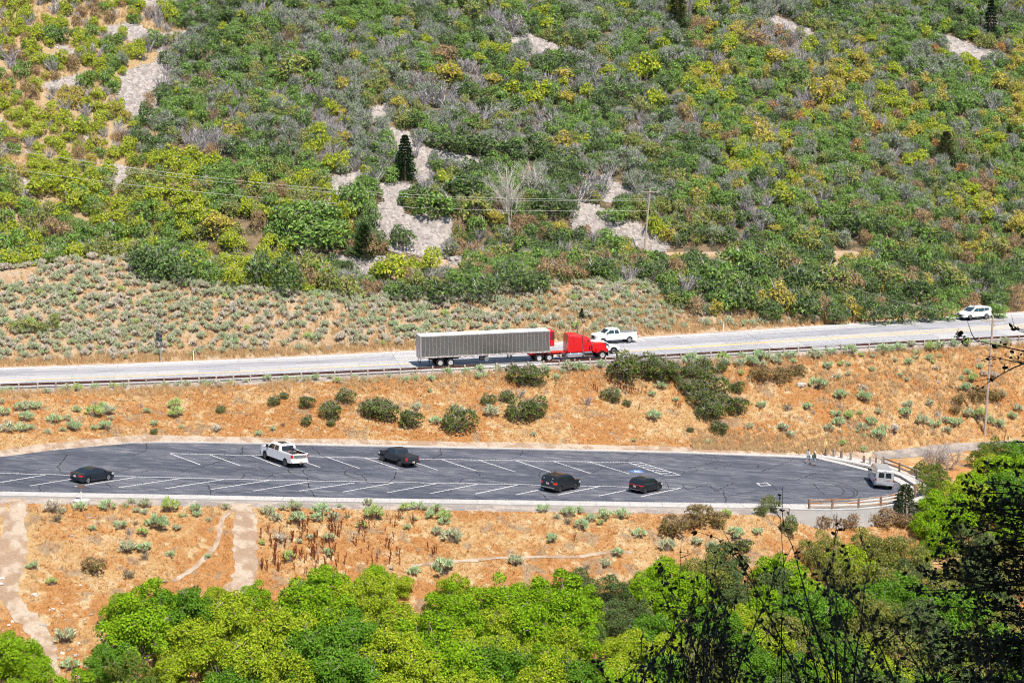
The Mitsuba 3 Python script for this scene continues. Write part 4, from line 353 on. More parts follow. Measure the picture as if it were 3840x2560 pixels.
# ------------------------------------------------------------------ vegetation: sources
scene['leaf'] = {'type': 'principledthin', 'base_color': {'type': 'mesh_attribute', 'name': 'vertex_color'}, 'roughness': 0.55, 'diff_trans': 0.5, 'spec_trans': 0.0, 'eta': 1.35}
scene['twig'] = {'type': 'twosided', 'bsdf': {'type': 'diffuse', 'reflectance': {'type': 'mesh_attribute', 'name': 'vertex_color'}}}
def unit(v): return v / (np.linalg.norm(v, axis=1, keepdims=True) + 1e-12)
def sphere_dirs(r, n): return unit(r.normal(size=(n, 3)))
def leaves(r, pos, nor, size, aspect=0.6, quad=True):
    """one small rhomb or triangle per position, its face along nor"""
    n = len(pos); nor = unit(nor); a = unit(np.cross(nor, r.normal(size=(n, 3)))); b = np.cross(nor, a); s = np.broadcast_to(size, (n,))[:, None]
    if quad:
        v = np.stack([pos - a * s / 2, pos + b * s * aspect / 2 + nor * s * 0.08, pos + a * s / 2, pos - b * s * aspect / 2 + nor * s * 0.08], 1).reshape(-1, 3); i = np.arange(n) * 4
        return v, np.vstack([np.stack([i, i + 1, i + 2], 1), np.stack([i, i + 2, i + 3], 1)]), 4
    v = np.stack([pos - a * s / 2, pos + a * s / 2, pos + b * s * aspect * 1.4], 1).reshape(-1, 3); i = np.arange(n) * 3
    return v, np.stack([i, i + 1, i + 2], 1), 3
def blades(r, pos, dirs, length, width):
    """thin upright triangles (sprigs, twigs, grass)"""
    n = len(pos); d = unit(dirs); a = unit(np.cross(d, r.normal(size=(n, 3)))) * np.broadcast_to(width, (n,))[:, None] / 2; L = np.broadcast_to(length, (n,))[:, None]
    v = np.stack([pos - a, pos + a, pos + d * L], 1).reshape(-1, 3); i = np.arange(n) * 3
    return v, np.stack([i, i + 1, i + 2], 1), 3
LEAF_GAIN = 1.0
def tint(r, n, per, cols, weights, jit=0.18):
    """a dye per leaf, picked at random from the kind's colours"""
    c = np.array(cols)[r.choice(len(cols), n, p=np.array(weights) / np.sum(weights))] * (1 + r.normal(0, jit, (n, 1))) * (1 + r.normal(0, jit * 0.3, (n, 3)))
    return np.repeat(np.clip(c, 0.004, 0.95), per, 0)
def join(parts):
    vs, fs, cs, o = [], [], [], 0
    for v, f, c in parts: vs.append(v); fs.append(f + o); cs.append(c); o += len(v)
    return np.vstack(vs), np.vstack(fs), np.vstack(cs)
def group(gid, **children):
    d = {'type': 'shapegroup'}
    for n, (v, f, c, m) in children.items(): d[n] = mikit.ply((v, f), m, False, color=c)
    scene[gid] = d
def lobes(r, n, top=1.0, spread=0.62, rad=(0.26, 0.42), zlo=0.25):
    """centres and radii of the crown's clumps, in a crown about 2 wide and 'top' * 2 high standing on the ground"""
    c = r.normal(size=(n, 3)); c = unit(c) * (r.random((n, 1)) ** 0.4) * spread; c[:, 2] = np.clip(c[:, 2], -zlo * 2, None)
    R = r.uniform(*rad, n); c[:, 2] = (c[:, 2] * 0.85 + 0.55) * top
    return c, R
def crown_points(r, c, R, n, under=0.25, thick=0.25):
    w = R ** 2; k = r.choice(len(R), n, p=w / w.sum()); d = sphere_dirs(r, n); flip = (d[:, 2] < -0.1) & (r.random(n) > under); d[flip, 2] *= -1
    rr = R[k] * (1 - thick * r.random(n) ** 1.5) * (1 + 0.12 * r.normal(size=n))
    p = c[k] + d * rr[:, None]
    dist = np.linalg.norm(p[:, None] - c[None], axis=2) / R[None]; dist[np.arange(n), k] = 9
    keep = (dist.min(1) > 0.72) & (p[:, 2] > 0.03); return p[keep], d[keep]
BARK = [(0.20, 0.17, 0.15), (0.30, 0.27, 0.25)]
def limbs(r, c, n_stem, rad, col=BARK):
    parts = []
    for k in r.choice(len(c), min(n_stem, len(c)), replace=False):
        b = np.array([r.normal(0, 0.06), r.normal(0, 0.06), -0.1]); e = c[k]; m = (b + e) / 2 + r.normal(0, 0.06, 3)
        v, f = tube([b, m, e], [rad, rad * 0.7, rad * 0.3], 4, False); parts.append((v, f, np.repeat(tint(r, 1, 1, col, [1] * len(col)), len(v), 0)))
    return join(parts)
def leafy(gid, seed, cols, wts, n, size, nl=10, top=0.85, aspect=0.75, quad=False, twigs=0, twig_col=((0.36, 0.34, 0.34),), under=0.25, rad=(0.26, 0.42), spread=0.62, stems=5, stem_r=0.035, rand=0.8, part='crown'):
    # a crown of clumps of leaves over a few limbs
    r = np.random.default_rng(seed); c, R = lobes(r, nl, top, spread, rad); p, d = crown_points(r, c, R, n, under)
    v, f, per = leaves(r, p, d + [0, -0.15, 0.55] + r.normal(0, rand, d.shape), size * r.uniform(0.7, 1.3, len(p)), aspect, quad)
    kid = {part: (v, f, tint(r, len(p), per, cols, wts), 'leaf')}
    sv, sf, sc = limbs(r, c, stems, stem_r)
    if twigs:
        k = r.integers(0, len(c), twigs); dd = sphere_dirs(r, twigs); dd[:, 2] = np.abs(dd[:, 2]) + 0.35; dd = unit(dd)
        pp = c[k] + dd * (R[k] * 0.75)[:, None]; tv, tfc, per = blades(r, pp, dd + r.normal(0, 0.3, dd.shape), R[k] * r.uniform(0.5, 1.2, twigs), 0.035)
        sv, sf, sc = join([(sv, sf, sc), (tv, tfc, tint(r, twigs, per, twig_col, [1] * len(twig_col)))])
    kid['branches'] = (sv, sf, sc, 'twig'); group(gid, **kid)
def bare(gid, seed, cols, n, spread=0.9, h=1.5, width=0.02, leaf=0, leaf_cols=((0.3, 0.3, 0.15),)):
    """a shrub of bare twigs in a fan"""
    r = np.random.default_rng(seed); parts = []
    for _ in range(22):
        a = r.uniform(0, 2 * np.pi); s = r.uniform(0.15, 0.75) * spread; e = np.array([np.cos(a) * s, np.sin(a) * s, h * r.uniform(0.55, 0.9)]); b = np.array([r.normal(0, 0.08), r.normal(0, 0.08), -0.05]); m = (b + e) / 2 + r.normal(0, 0.07, 3)
        v, f = tube([b, m, e], [width * 0.9, width * 0.7, width * 0.3], 3, False); parts.append((v, f, np.repeat(tint(r, 1, 1, cols, [1] * len(cols)), len(v), 0)))
        k = n // 22; t = r.uniform(0.25, 1.0, k)[:, None]; p = (1 - t) ** 2 * b + 2 * t * (1 - t) * m + t ** 2 * e
        d = unit(e - b)[None] if False else np.tile((e - b) / np.linalg.norm(e - b), (k, 1)); d = d + r.normal(0, 0.55, d.shape); d[:, 2] = np.abs(d[:, 2]) + 0.15
        v, f, per = blades(r, p, d, r.uniform(0.25, 0.6, k) * h * 0.55, width * r.uniform(0.7, 1.3, k)); parts.append((v, f, tint(r, k, per, cols, [1] * len(cols))))
    kid = {'twigs': (*join(parts), 'twig')}
    if leaf:
        q = np.vstack([x[0] for x in parts]); p = q[r.integers(0, len(q), leaf)] + r.normal(0, 0.05, (leaf, 3)); v, f, per = leaves(r, p, r.normal(size=(leaf, 3)), 0.09, 0.8, False)
        kid['leaves'] = (v, f, tint(r, leaf, per, leaf_cols, [1] * len(leaf_cols)), 'leaf')
    group(gid, **kid)
def sage(gid, seed, cols, n=420, h=0.85, wood=90, w=0.045):
    """grey-green sagebrush: 2 wide before scaling; tufts of upright sprigs over woody stems"""
    r = np.random.default_rng(seed); nt = 16; a = r.uniform(0, 2 * np.pi, nt); s = np.sqrt(r.random(nt)) * 0.72
    c = np.column_stack([np.cos(a) * s, np.sin(a) * s, h * (0.9 - 0.55 * s ** 2 / 0.52) * r.uniform(0.8, 1.15, nt)])
    k = r.integers(0, nt, n); d = sphere_dirs(r, n); d[:, 2] = np.abs(d[:, 2]) * 1.3 + 0.1; p = c[k] + unit(d) * (0.22 * r.random((n, 1)) ** 0.5); p[:, 2] = np.maximum(p[:, 2], 0.04)
    dd = np.column_stack([p[:, :2] * 0.7, np.full(n, 0.75)]) + r.normal(0, 0.28, (n, 3)); v, f, per = blades(r, p - 0.08 * unit(dd), dd, r.uniform(0.22, 0.42, n), w * r.uniform(1.6, 2.8, n))
    kid = {'foliage': (v, f, tint(r, n, per, cols, [1] * len(cols), 0.16), 'leaf')}
    b = r.normal(0, 0.12, (wood, 3)); b[:, 2] = 0; k = r.integers(0, nt, wood); e = c[k] + r.normal(0, 0.12, (wood, 3)); v, f, per = blades(r, b, e - b, np.linalg.norm(e - b, axis=1), 0.045)
    kid['stems'] = (v, f, tint(r, wood, per, [(0.26, 0.21, 0.17), (0.36, 0.31, 0.27)], [1, 1]), 'twig'); group(gid, **kid)
# colours of leaves and needles
DK = [(0.127, 0.208, 0.072), (0.183, 0.258, 0.099), (0.099, 0.159, 0.072)]
GN = [(0.239, 0.404, 0.086), (0.311, 0.467, 0.129), (0.198, 0.320, 0.086)]
OL = [(0.364, 0.399, 0.105), (0.459, 0.410, 0.157), (0.266, 0.314, 0.091)]
GG = [(0.289, 0.373, 0.225), (0.364, 0.422, 0.302), (0.205, 0.289, 0.144)]
YL = [(0.452, 0.526, 0.054), (0.601, 0.622, 0.073), (0.338, 0.452, 0.054)]
AM = [(0.560, 0.470, 0.090), (0.605, 0.448, 0.146), (0.448, 0.448, 0.090)]
RD = [(0.52, 0.26, 0.09), (0.55, 0.34, 0.13), (0.46, 0.36, 0.13)]
TN = [(0.502, 0.338, 0.164), (0.451, 0.314, 0.213), (0.376, 0.301, 0.150)]
GREY = ((0.438, 0.412, 0.426), (0.567, 0.541, 0.541), (0.335, 0.309, 0.321)); BROWN = ((0.386, 0.270, 0.193), (0.489, 0.361, 0.270), (0.309, 0.220, 0.167))
V = 3
for q in range(V):
    leafy(f'g_dark_{q}', 10 + q, DK + GN[:1], [3, 3, 2, 1], 1339, 0.105, 14, twigs=60, twig_col=GREY)
    leafy(f'g_green_{q}', 20 + q, GN + DK[:1], [3, 3, 3, 1], 1339, 0.105, 14, twigs=48, twig_col=GREY)
    leafy(f'g_olive_{q}', 30 + q, OL + GN[:1], [3, 2, 2, 1.5], 1252, 0.105, 13, twigs=108, twig_col=GREY)
    leafy(f'g_grey_{q}', 40 + q, GG + GN[:1] + DK[1:2], [3, 2, 2, 1, 1], 928, 0.102, 13, twigs=360, twig_col=GREY)
    leafy(f'g_yellow_{q}', 50 + q, YL + OL[:1], [3, 2, 3, 1], 1209, 0.112, 12, twigs=48, twig_col=GREY)
    leafy(f'g_gold_{q}', 60 + q, AM + YL[:1], [3, 2, 2, 1.2], 1123, 0.112, 12, twigs=72, twig_col=GREY)
    leafy(f'g_tan_{q}', 70 + q, TN + AM[2:], [3, 2, 2, 0.6], 820, 0.098, 12, twigs=216, twig_col=BROWN)
    bare(f'g_bare_{q}', 80 + q, GREY, 520, spread=1.25, h=1.1, width=0.032); bare(f'g_brown_{q}', 90 + q, BROWN, 520, spread=1.25, h=1.0, width=0.032)
for q in range(2): leafy(f'g_red_{q}', 65 + q, RD, [3, 2, 2], 1123, 0.112, 12, twigs=60, twig_col=GREY)
SG = [(0.616, 0.655, 0.462), (0.718, 0.747, 0.570), (0.483, 0.565, 0.363)]; SG2 = [(0.534, 0.685, 0.423), (0.462, 0.616, 0.324), (0.636, 0.736, 0.492)]; SG3 = [(0.881, 0.844, 0.739), (0.739, 0.695, 0.590), (0.616, 0.555, 0.471)]; SG4 = [(0.616, 0.716, 0.216), (0.513, 0.655, 0.237), (0.555, 0.675, 0.394)]
for q in range(3): sage(f'g_sage_{q}', 100 + q, SG); sage(f'g_sage_green_{q}', 110 + q, SG2); sage(f'g_sage_pale_{q}', 120 + q, SG3, wood=160)
for q in range(2): sage(f'g_sage_lime_{q}', 130 + q, SG4)
TREE_COLS = {'bright': ([(0.264, 0.455, 0.021), (0.319, 0.507, 0.028), (0.200, 0.372, 0.021)], [3, 3, 2]), 'lime': ([(0.391, 0.507, 0.033), (0.462, 0.536, 0.051), (0.302, 0.438, 0.028)], [3, 2, 3]),
             'green': ([(0.151, 0.325, 0.031), (0.191, 0.378, 0.040), (0.112, 0.250, 0.026)], [3, 2, 2]), 'olive': ([(0.264, 0.302, 0.063), (0.319, 0.317, 0.091), (0.191, 0.250, 0.051), (0.462, 0.356, 0.102)], [3, 2, 3, 0.6]),
             'grey_green': ([(0.135, 0.204, 0.068), (0.176, 0.234, 0.091), (0.096, 0.159, 0.051)], [3, 2, 2]), 'mossy': ([(0.135, 0.227, 0.040), (0.176, 0.257, 0.046), (0.429, 0.257, 0.057)], [3, 2, 0.5])}
TV = {'bright': 3, 'lime': 3, 'green': 2, 'olive': 2, 'grey_green': 2, 'mossy': 1}
for q0, (nm, (cols, w)) in enumerate(TREE_COLS.items()):
    for q in range(TV[nm]): leafy(f'g_tree_{nm}_{q}', 200 + 10 * q0 + q, cols, w, 14000 if nm in ('bright', 'lime', 'green') else 9500, 0.058 if nm != 'olive' else 0.05, 38, top=1.0, aspect=0.75, quad=True, twigs=120, twig_col=((0.20, 0.16, 0.13), (0.34, 0.29, 0.26)), rad=(0.17, 0.30), spread=0.80, stems=16, stem_r=0.022, rand=0.7)
def conifer(gid, seed, h, w, cols, n, point=1.0, size=0.16):
    r = np.random.default_rng(seed); t = r.random(n) ** 0.75; ang = r.uniform(0, 2 * np.pi, n); lay = np.floor(t * 16) / 16 + r.normal(0, 0.012, n)
    prof = w / 2 * np.clip(1 - lay, 0.02, 1) ** point * (0.72 + 0.28 * np.sin(ang * 5 + lay * 40)) * (0.8 + 0.25 * r.random(n)); rr = prof * (0.55 + 0.45 * r.random(n) ** 0.5)
    p = np.column_stack([np.cos(ang) * rr, np.sin(ang) * rr, h * (0.05 + 0.95 * lay) - 0.12 * rr]); d = np.column_stack([np.cos(ang), np.sin(ang), np.full(n, 0.35)])
    v, f, per = leaves(r, p, np.cross(d, r.normal(size=(n, 3))) + [0, 0, 0.5], size * r.uniform(0.7, 1.5, n), 0.45, True)
    tv, tfc = tube([[0, 0, -0.2], [0, 0, h * 0.5], [0, 0, h * 0.97]], [0.09 * w / 2, 0.06 * w / 2, 0.01], 6, False)
    return dict(crown=(v, f, tint(r, n, per, cols, [1] * len(cols)), 'leaf'), trunk=(tv, tfc, np.tile([0.2, 0.15, 0.12], (len(tv), 1)), 'twig'))
def dead_tree(seed, h, w, cols, n_main=9, depth=3, r0=0.11):
    r = np.random.default_rng(seed); parts = []
    def grow(p, d, L, rad, k):
        q = p + d * L; m = (p + q) / 2 + r.normal(0, 0.06 * L, 3); v, f = tube([p, m, q], [rad, rad * 0.8, rad * 0.55], 5 if k > 1 else 3, False); parts.append((v, f, np.repeat(tint(r, 1, 1, cols, [1] * len(cols), 0.08), len(v), 0)))
        if k == 0: return
        for _ in range(int(r.integers(3, 6))):
            t = r.uniform(0.45, 1.0); b = p + (q - p) * t; dd = d + r.normal(0, 0.5, 3); dd[2] += 0.12; dd /= np.linalg.norm(dd); grow(b, dd, L * r.uniform(0.45, 0.75), max(rad * 0.5, 0.013), k - 1)
    for _ in range(n_main):
        a = r.uniform(0, 2 * np.pi); s = r.uniform(0.1, 1.0) * w / h; d = np.array([np.cos(a) * s * 0.9, np.sin(a) * s * 0.9, 1.0]); d /= np.linalg.norm(d); grow(np.array([r.normal(0, 0.1), r.normal(0, 0.1), -0.1]), d, h * r.uniform(0.4, 0.58), r0 * r.uniform(0.6, 1), depth)
    return join(parts)

# ------------------------------------------------------------------ vegetation: where each plant stands
def where(x, y):
    yT = curve_at('T', x)[0]; side = 'left' if x < -28 else 'right' if x > 34 else 'middle'
    return side, float(np.clip((y - yT) / 70, 0, 1))
ORD = {}   # plants whose label takes an ordinal from the left
def hill_place(x, y):
    h = where(x, y)[1]; u = x / y
    level = 'at the foot of' if h < 0.13 else 'low on' if h < 0.3 else 'below the middle of' if h < 0.48 else 'above the middle of' if h < 0.66 else 'high on' if h < 0.84 else 'near the top of'
    col = 'far left' if u < -0.21 else 'left spur' if u < -0.15 else 'left of the juniper' if u < -0.085 else 'around the juniper' if u < -0.03 else 'above the trailer' if u < 0.04 else 'by its pole' if u < 0.09 else 'right of its pole' if u < 0.15 else 'right part' if u < 0.21 else 'far right'
    return f'{level} the hillside, {col}'
HK = {'dark': ('oak_shrub', 'dense dark green shrub', 'g_dark', 'shrub'), 'green': ('oak_shrub', 'leafy mid green shrub', 'g_green', 'shrub'), 'olive': ('oak_shrub', 'dull olive green shrub', 'g_olive', 'shrub'), 'grey': ('mahogany_shrub', 'half bare grey green shrub', 'g_grey', 'shrub'),
      'yellow': ('maple_shrub', 'yellow green leafy shrub', 'g_yellow', 'shrub'), 'gold': ('maple_shrub', 'golden autumn shrub', 'g_gold', 'shrub'), 'red': ('maple_shrub', 'orange red autumn shrub', 'g_red', 'shrub'), 'tan': ('dry_shrub', 'tan half dry shrub', 'g_tan', 'shrub'), 'bare': ('bare_shrub', 'leafless grey twiggy shrub', 'g_bare', 'shrub'), 'brown': ('bare_shrub', 'leafless brown twiggy shrub', 'g_brown', 'shrub')}
NV = {'g_red': 2}
SCP = [Polygon(p).buffer(0) for p in SCREE if len(p) > 2]; OPP = [Polygon(p).buffer(0) for p in OPEN if len(p) > 2]
BAREP = unary_union(SCP).buffer(0.25); NOSHRUB = unary_union([BAREP] + OPP + [affinity.translate(p, 0, -2.2) for p in OPP])
r = np.random.default_rng(11)
hill = []   # x, y, kind, half width, height factor
taken = []
CONV = {'bushy': 'yellow', 'bush': 'olive', 'broad': 'green'}
for kind, L in HILL_AT.items():
    for x, y, w, h in L: hill.append((x, y, CONV.get(kind, kind), w * 0.58, np.clip(h / w / 0.75, 0.7, 1.7), 1)); taken.append((x, y, w / 2))
taken = np.array(taken)
MIX = {'spur': dict(yellow=0.46, gold=0.10, tan=0.13, bare=0.15, green=0.13, grey=0.03), 'belt': dict(yellow=0.52, green=0.26, olive=0.17, tan=0.05), 'right': dict(yellow=0.13, gold=0.07, olive=0.13, green=0.32, grey=0.22, dark=0.06, bare=0.07, tan=0.03, red=0.012),
       'middle': dict(green=0.25, dark=0.21, grey=0.32, bare=0.11, olive=0.07, yellow=0.05, gold=0.008, brown=0.02), 'foot': dict(dark=0.36, olive=0.22, green=0.22, tan=0.08, bare=0.05, gold=0.04, grey=0.03), 'top': dict(green=0.36, grey=0.32, dark=0.12, olive=0.10, yellow=0.07, bare=0.03)}
def zone(x, y):
    side, h = where(x, y); edge = -57 + 9 * (meshkit.noise(np.array([x / 14.0, y / 14.0, 3.0])) - 0.5)
    n = float(meshkit.noise(np.array([x / 11.0, y / 11.0, 9.0])))
    if x < edge and h > 0.22: return 'spur'
    if x < -26 + 6 * (n - 0.5) and h <= 0.30 + 0.1 * (n - 0.5): return 'belt'
    if h < 0.12: return 'foot'
    if x > 28 + 12 * (n - 0.5) and h < 0.82: return 'right'
    return 'top' if h > 0.8 else 'middle'
STEP = 1.62
for gy in np.arange(228, 372, STEP):
    for gx in np.arange(-92, 106, STEP):
        x, y = gx + r.uniform(-0.8, 0.8), gy + r.uniform(-0.8, 0.8); u = r.random(4)
        if abs(x) > 0.285 * y or y < (curve_at('B1', x)[0] + 1.2 if x < 22 else curve_at('B0', x)[0] + 2.0): continue
        if NOSHRUB.contains(Point(x, y)): continue
        if len(taken) and (np.hypot(taken[:, 0] - x, taken[:, 1] - y) < taken[:, 2] * 0.55).any(): continue
        z = zone(x, y)
        if z == 'spur' and u[0] < 0.12: continue
        if u[0] < 0.03: continue
        ks = list(MIX[z]); w = np.array([MIX[z][q] for q in ks]); pn = meshkit.noise(np.column_stack([np.full(len(ks), x / 7.0), np.full(len(ks), y / 9.0), np.arange(len(ks)) * 7.3])); w = w * np.exp(5.5 * (pn - 0.5)); kind = ks[int(np.searchsorted(np.cumsum(w) / w.sum(), u[1]))]
        hill.append((x, y, kind, (1.25 + 0.85 * u[2]) * (0.8 if z == 'spur' else 1.0), 1.0 + 0.6 * u[3], 0))
HXY = np.array([(h[0], h[1]) for h in hill]); HZ = terrain(HXY[:, 0], HXY[:, 1])
per_name = {}
for i, h in enumerate(hill): per_name.setdefault(HK[h[2]][0], []).append(i)
single = set()
for n, ids in per_name.items():
    ids = sorted(ids, key=lambda i: (-hill[i][5], -hill[i][3] / hill[i][1])); single |= set(ids[:280])
for i, (x, y, kind, hw, hf, sp) in enumerate(hill):
    name, look_, g, c = HK[kind]; gid = f'{g}_{int(r.integers(0, NV.get(g, V)))}'
    if i in single:
        key = num(name); place_ = hill_place(x, y); lab(key, f'{("big " if hw > 1.75 else "small " if hw < 1.4 else "") + look_} {place_}', c, f'{look_}s {place_}')
    else: key = f"hillside_brush__{COUNT.setdefault('hb', 1):03d}"; COUNT['hb'] += 1
    inst(key, gid, x, y, HZ[i] - 0.1, r.uniform(0, 360), hw, hw * hf, (r.uniform(-5, 5), r.uniform(-5, 5)))
lab('hillside_brush', 'mixed green, grey and yellow brush covering the far hillside', kind='stuff')

# sagebrush on the slope above the highway
sg = []
for gy in np.arange(222, 296, 0.76):
    for gx in np.arange(-84, 64, 0.76):
        x, y = gx + r.uniform(-0.5, 0.5), gy + r.uniform(-0.5, 0.5); u = r.random(4)
        b0 = curve_at('B0', x)[0]; t_ = curve_at('T', x)[0]
        if y < b0 + 0.5 or y > t_ + 1.0 or abs(x) > 0.285 * y: continue
        b1 = curve_at('B1', x)[0]
        if b1 - b0 < 4 and y > b0 + 1: continue
        if y > b1 + 2.0: continue
        pn = float(meshkit.noise(np.array([x / 6.0, y / 6.0, 4.0])))
        if u[0] < (0.06 if pn > 0.3 else 0.5): continue
        if any(p.contains(Point(x, y)) for p in OPP[:1]): continue
        sg.append((x, y, 0.50 + 0.42 * u[1], ['g_sage_0', 'g_sage_1', 'g_sage_2', 'g_sage_pale_0', 'g_sage_pale_1', 'g_sage_pale_2', 'g_sage_green_0', 'g_sage_lime_0'][int(np.searchsorted([0.2, 0.4, 0.58, 0.70, 0.82, 0.92, 0.98, 1.0], u[2]))]))
SXY = np.array([(a, b) for a, b, *_ in sg]); SZ = terrain(SXY[:, 0], SXY[:, 1])
order = sorted(range(len(sg)), key=lambda i: -sg[i][2] / sg[i][1])[:20]
ones = set(order)
for i, (x, y, w, g) in enumerate(sg):
    if i in ones: key = num('sagebrush'); lab(key, 'large grey green sagebrush on the slope above the highway', 'shrub', 'large sagebrush on the slope above the highway')
    else: key = f"sagebrush_cover__{COUNT.setdefault('sc', 1):03d}"; COUNT['sc'] += 1
    inst(key, g, x, y, SZ[i] - 0.04, r.uniform(0, 360), w, w * r.uniform(0.9, 1.35))
lab('sagebrush_cover', 'pale grey green sagebrush covering the slope above the highway', kind='stuff')

# single plants on the bank and on the near slope
def bank(x, y):
    if y > curve_at('FK', x)[0]:
        t = (y - curve_at('E1', x)[0]) / (curve_at('E2', x)[0] - curve_at('E1', x)[0]); return 'bank', 'just below the guardrail' if t > 0.72 else 'halfway up the dry bank' if t > 0.3 else 'low on the dry bank'
    return 'slope', 'high on the near slope' if y > curve_at('N1', x)[0] - 7 else 'low on the near slope'
def side3(x): return 'left end' if x < -32 else 'left of centre' if x < -8 else 'centre' if x < 12 else 'right of centre' if x < 30 else 'right end'
SG_G = [('g_sage_0', 'grey green'), ('g_sage_1', 'grey green'), ('g_sage_2', 'grey green'), ('g_sage_green_0', 'fresh green'), ('g_sage_green_1', 'fresh green'), ('g_sage_green_2', 'fresh green'), ('g_sage_pale_0', 'pale grey'), ('g_sage_lime_0', 'yellow green'), ('g_sage_lime_1', 'yellow green')]
def plant(name, gid, x, y, w, hf, look_):
    key = num(name); _, p_ = bank(x, y); lb = f'{look_} {p_}, {side3(x)}'; lab(key, lb, 'shrub', f'{look_}s {p_}, {side3(x)}'); ORD[key] = (look_, f'{p_}, {side3(x)}', x / y)
    inst(key, gid, x, y, tz(x, y) - 0.03, r.uniform(0, 360), w, w * hf)
for x, y, w in SAGE_AT:
    q = int(np.searchsorted([0.1, 0.2, 0.28, 0.46, 0.64, 0.80, 0.86, 0.94, 1.0], r.random())); g, lk = SG_G[q]
    plant('sagebrush', g, x, y, w * 0.64, 1.05, f'{lk} sagebrush')
for q in range(2): leafy(f'g_bitter_{q}', 300 + q, [(0.138, 0.207, 0.048), (0.193, 0.235, 0.069), (0.103, 0.152, 0.048)], [3, 2, 2], 1500, 0.10, 14, top=0.9, twigs=220, twig_col=((0.331, 0.276, 0.262), (0.455, 0.400, 0.400)), quad=False, stems=9)
leafy('g_olivebush_0', 310, [(0.24, 0.20, 0.07), (0.20, 0.19, 0.06), (0.30, 0.22, 0.10)], [3, 2, 2], 1000, 0.10, 12, twigs=200, twig_col=BROWN, quad=False)
leafy('g_brownbush_0', 311, [(0.38, 0.25, 0.12), (0.30, 0.20, 0.11), (0.28, 0.22, 0.08)], [3, 2, 1], 800, 0.10, 12, twigs=320, twig_col=((0.36, 0.26, 0.19), (0.30, 0.24, 0.21)), quad=False)
bare('g_twigbush_0', 320, ((0.52, 0.46, 0.42), (0.40, 0.34, 0.31)), 300, h=1.1, width=0.03); bare('g_twigbush_1', 321, ((0.46, 0.39, 0.33), (0.36, 0.30, 0.26)), 300, h=1.1, width=0.03, leaf=220, leaf_cols=((0.17, 0.2, 0.06), (0.22, 0.2, 0.08)))
for x, y, w in OAK_AT: plant('bitterbrush', f'g_bitter_{int(r.integers(0, 2))}', x, y, w * 0.80, 0.95, 'dark green bitterbrush')
for x, y, w in OLIVE_AT: plant('rabbitbrush', 'g_olivebush_0' if x < 28 or y > 215 else 'g_brownbush_0', x, y, w * 0.66, 0.85, 'olive brown dry bush')
for x, y, w in TWIG_AT: plant('twiggy_bush', f'g_twigbush_{int(r.integers(0, 2))}', x, y, w * 0.5, 0.9, 'dry pale twiggy bush')

# trees below the lot
TLOOK = {'bright': 'bright green leafy tree', 'lime': 'yellow green leafy tree', 'green': 'deep green leafy tree', 'olive': 'olive green bushy tree', 'grey_green': 'dark grey green tree', 'mossy': 'rusty dark green tree'}
TREES_AT['mossy'] += [(49.6, 214.2, 1.7), (48.9, 218.6, 1.3)]
TXY = np.array([(a[0], a[1]) for L in TREES_AT.values() for a in L]); rt_ = np.random.default_rng(23)
for gx in np.arange(-36, 53, 2.5):
    for gy in np.arange(144, 189, 2.5):
        x, y = gx + rt_.uniform(-0.8, 0.8), gy + rt_.uniform(-0.8, 0.8); u = rt_.random(2)
        front = TXY[np.abs(TXY[:, 0] - x) < 3.0]
        if len(front) == 0 or y > front[:, 1].max() - 2.2 or abs(x) > 0.27 * y: continue
        if x < -30 and y > 153 or x < -36 or (np.hypot(TXY[:, 0] - x, TXY[:, 1] - y) < 2.1).any(): continue
        if x > 18 and u[0] < 0.12: continue
        kind = (['bright', 'lime', 'lime', 'green'] if x < 14 else ['olive', 'green', 'olive', 'grey_green', 'lime'])[int(u[1] * (4 if x < 14 else 5))]
        TREES_AT[kind].append((round(x, 1), round(y, 1), round(1.9 + 0.7 * u[0], 2))); TXY = np.vstack([TXY, [x, y]])
def tree_place(x, y):
    if x < -37: return 'in the lower left corner'
    if y > 203: return 'beyond the right end of the lot'
    if x > 42 and y > 185: return 'beside the retaining wall at the right'
    if x > 16: return 'behind the shaded branches, ' + ('upper part' if y > 176 else 'lower part')
    col = 'left' if x < -22 else 'left of centre' if x < -12 else 'centre' if x < -2 else 'right of centre'
    return f"{'upper row' if y > 161 else 'lower row'} of the grove, {col}"
for kind, L in TREES_AT.items():
    if kind == 'conifer': continue
    for x, y, R in L:
        key = num('leafy_tree'); p_ = tree_place(x, y); lab(key, f'{TLOOK[kind]} {p_}', 'tree', f'{TLOOK[kind]}s {p_}'); ORD[key] = (TLOOK[kind], p_, x / y)
        inst(key, f'g_tree_{kind}_{int(r.integers(0, TV[kind]))}', x, y, tz(x, y) - 0.1, r.uniform(0, 360), R * 1.22, R * 1.22 * r.uniform(0.98, 1.16))
# conifers, dead trees, boulder
def solo(key, kids, x, y, label, cat_):
    z = tz(x, y); n_ = num(key)
    for nm, (v, f, c, m) in kids.items(): scene[f'{n_}__{nm}'] = mikit.ply((v + [x, y, z], f), m, False, color=c)
    lab(n_, label, cat_); return n_
JC = [(0.035, 0.07, 0.028), (0.05, 0.09, 0.035), (0.025, 0.05, 0.02)]; OC = [(0.09, 0.10, 0.04), (0.12, 0.115, 0.05), (0.07, 0.08, 0.035)]
H1 = HILL_ONE
_, x, y, w, h = H1['juniper_a']; solo('juniper_tree', conifer('', 1, h, w * 1.1, JC, 2600, 0.55, 0.36), x, y, 'dark cone shaped juniper standing on the pale scree in the middle', 'tree')
_, x, y, w, h = H1['juniper_b']; solo('juniper_tree', conifer('', 2, h, w * 1.15, [(0.055, 0.11, 0.03), (0.075, 0.13, 0.04), (0.04, 0.08, 0.025)], 2400, 0.45, 0.34), x, y, 'rounded juniper at the foot of the scree, right of the big dark tree', 'tree')
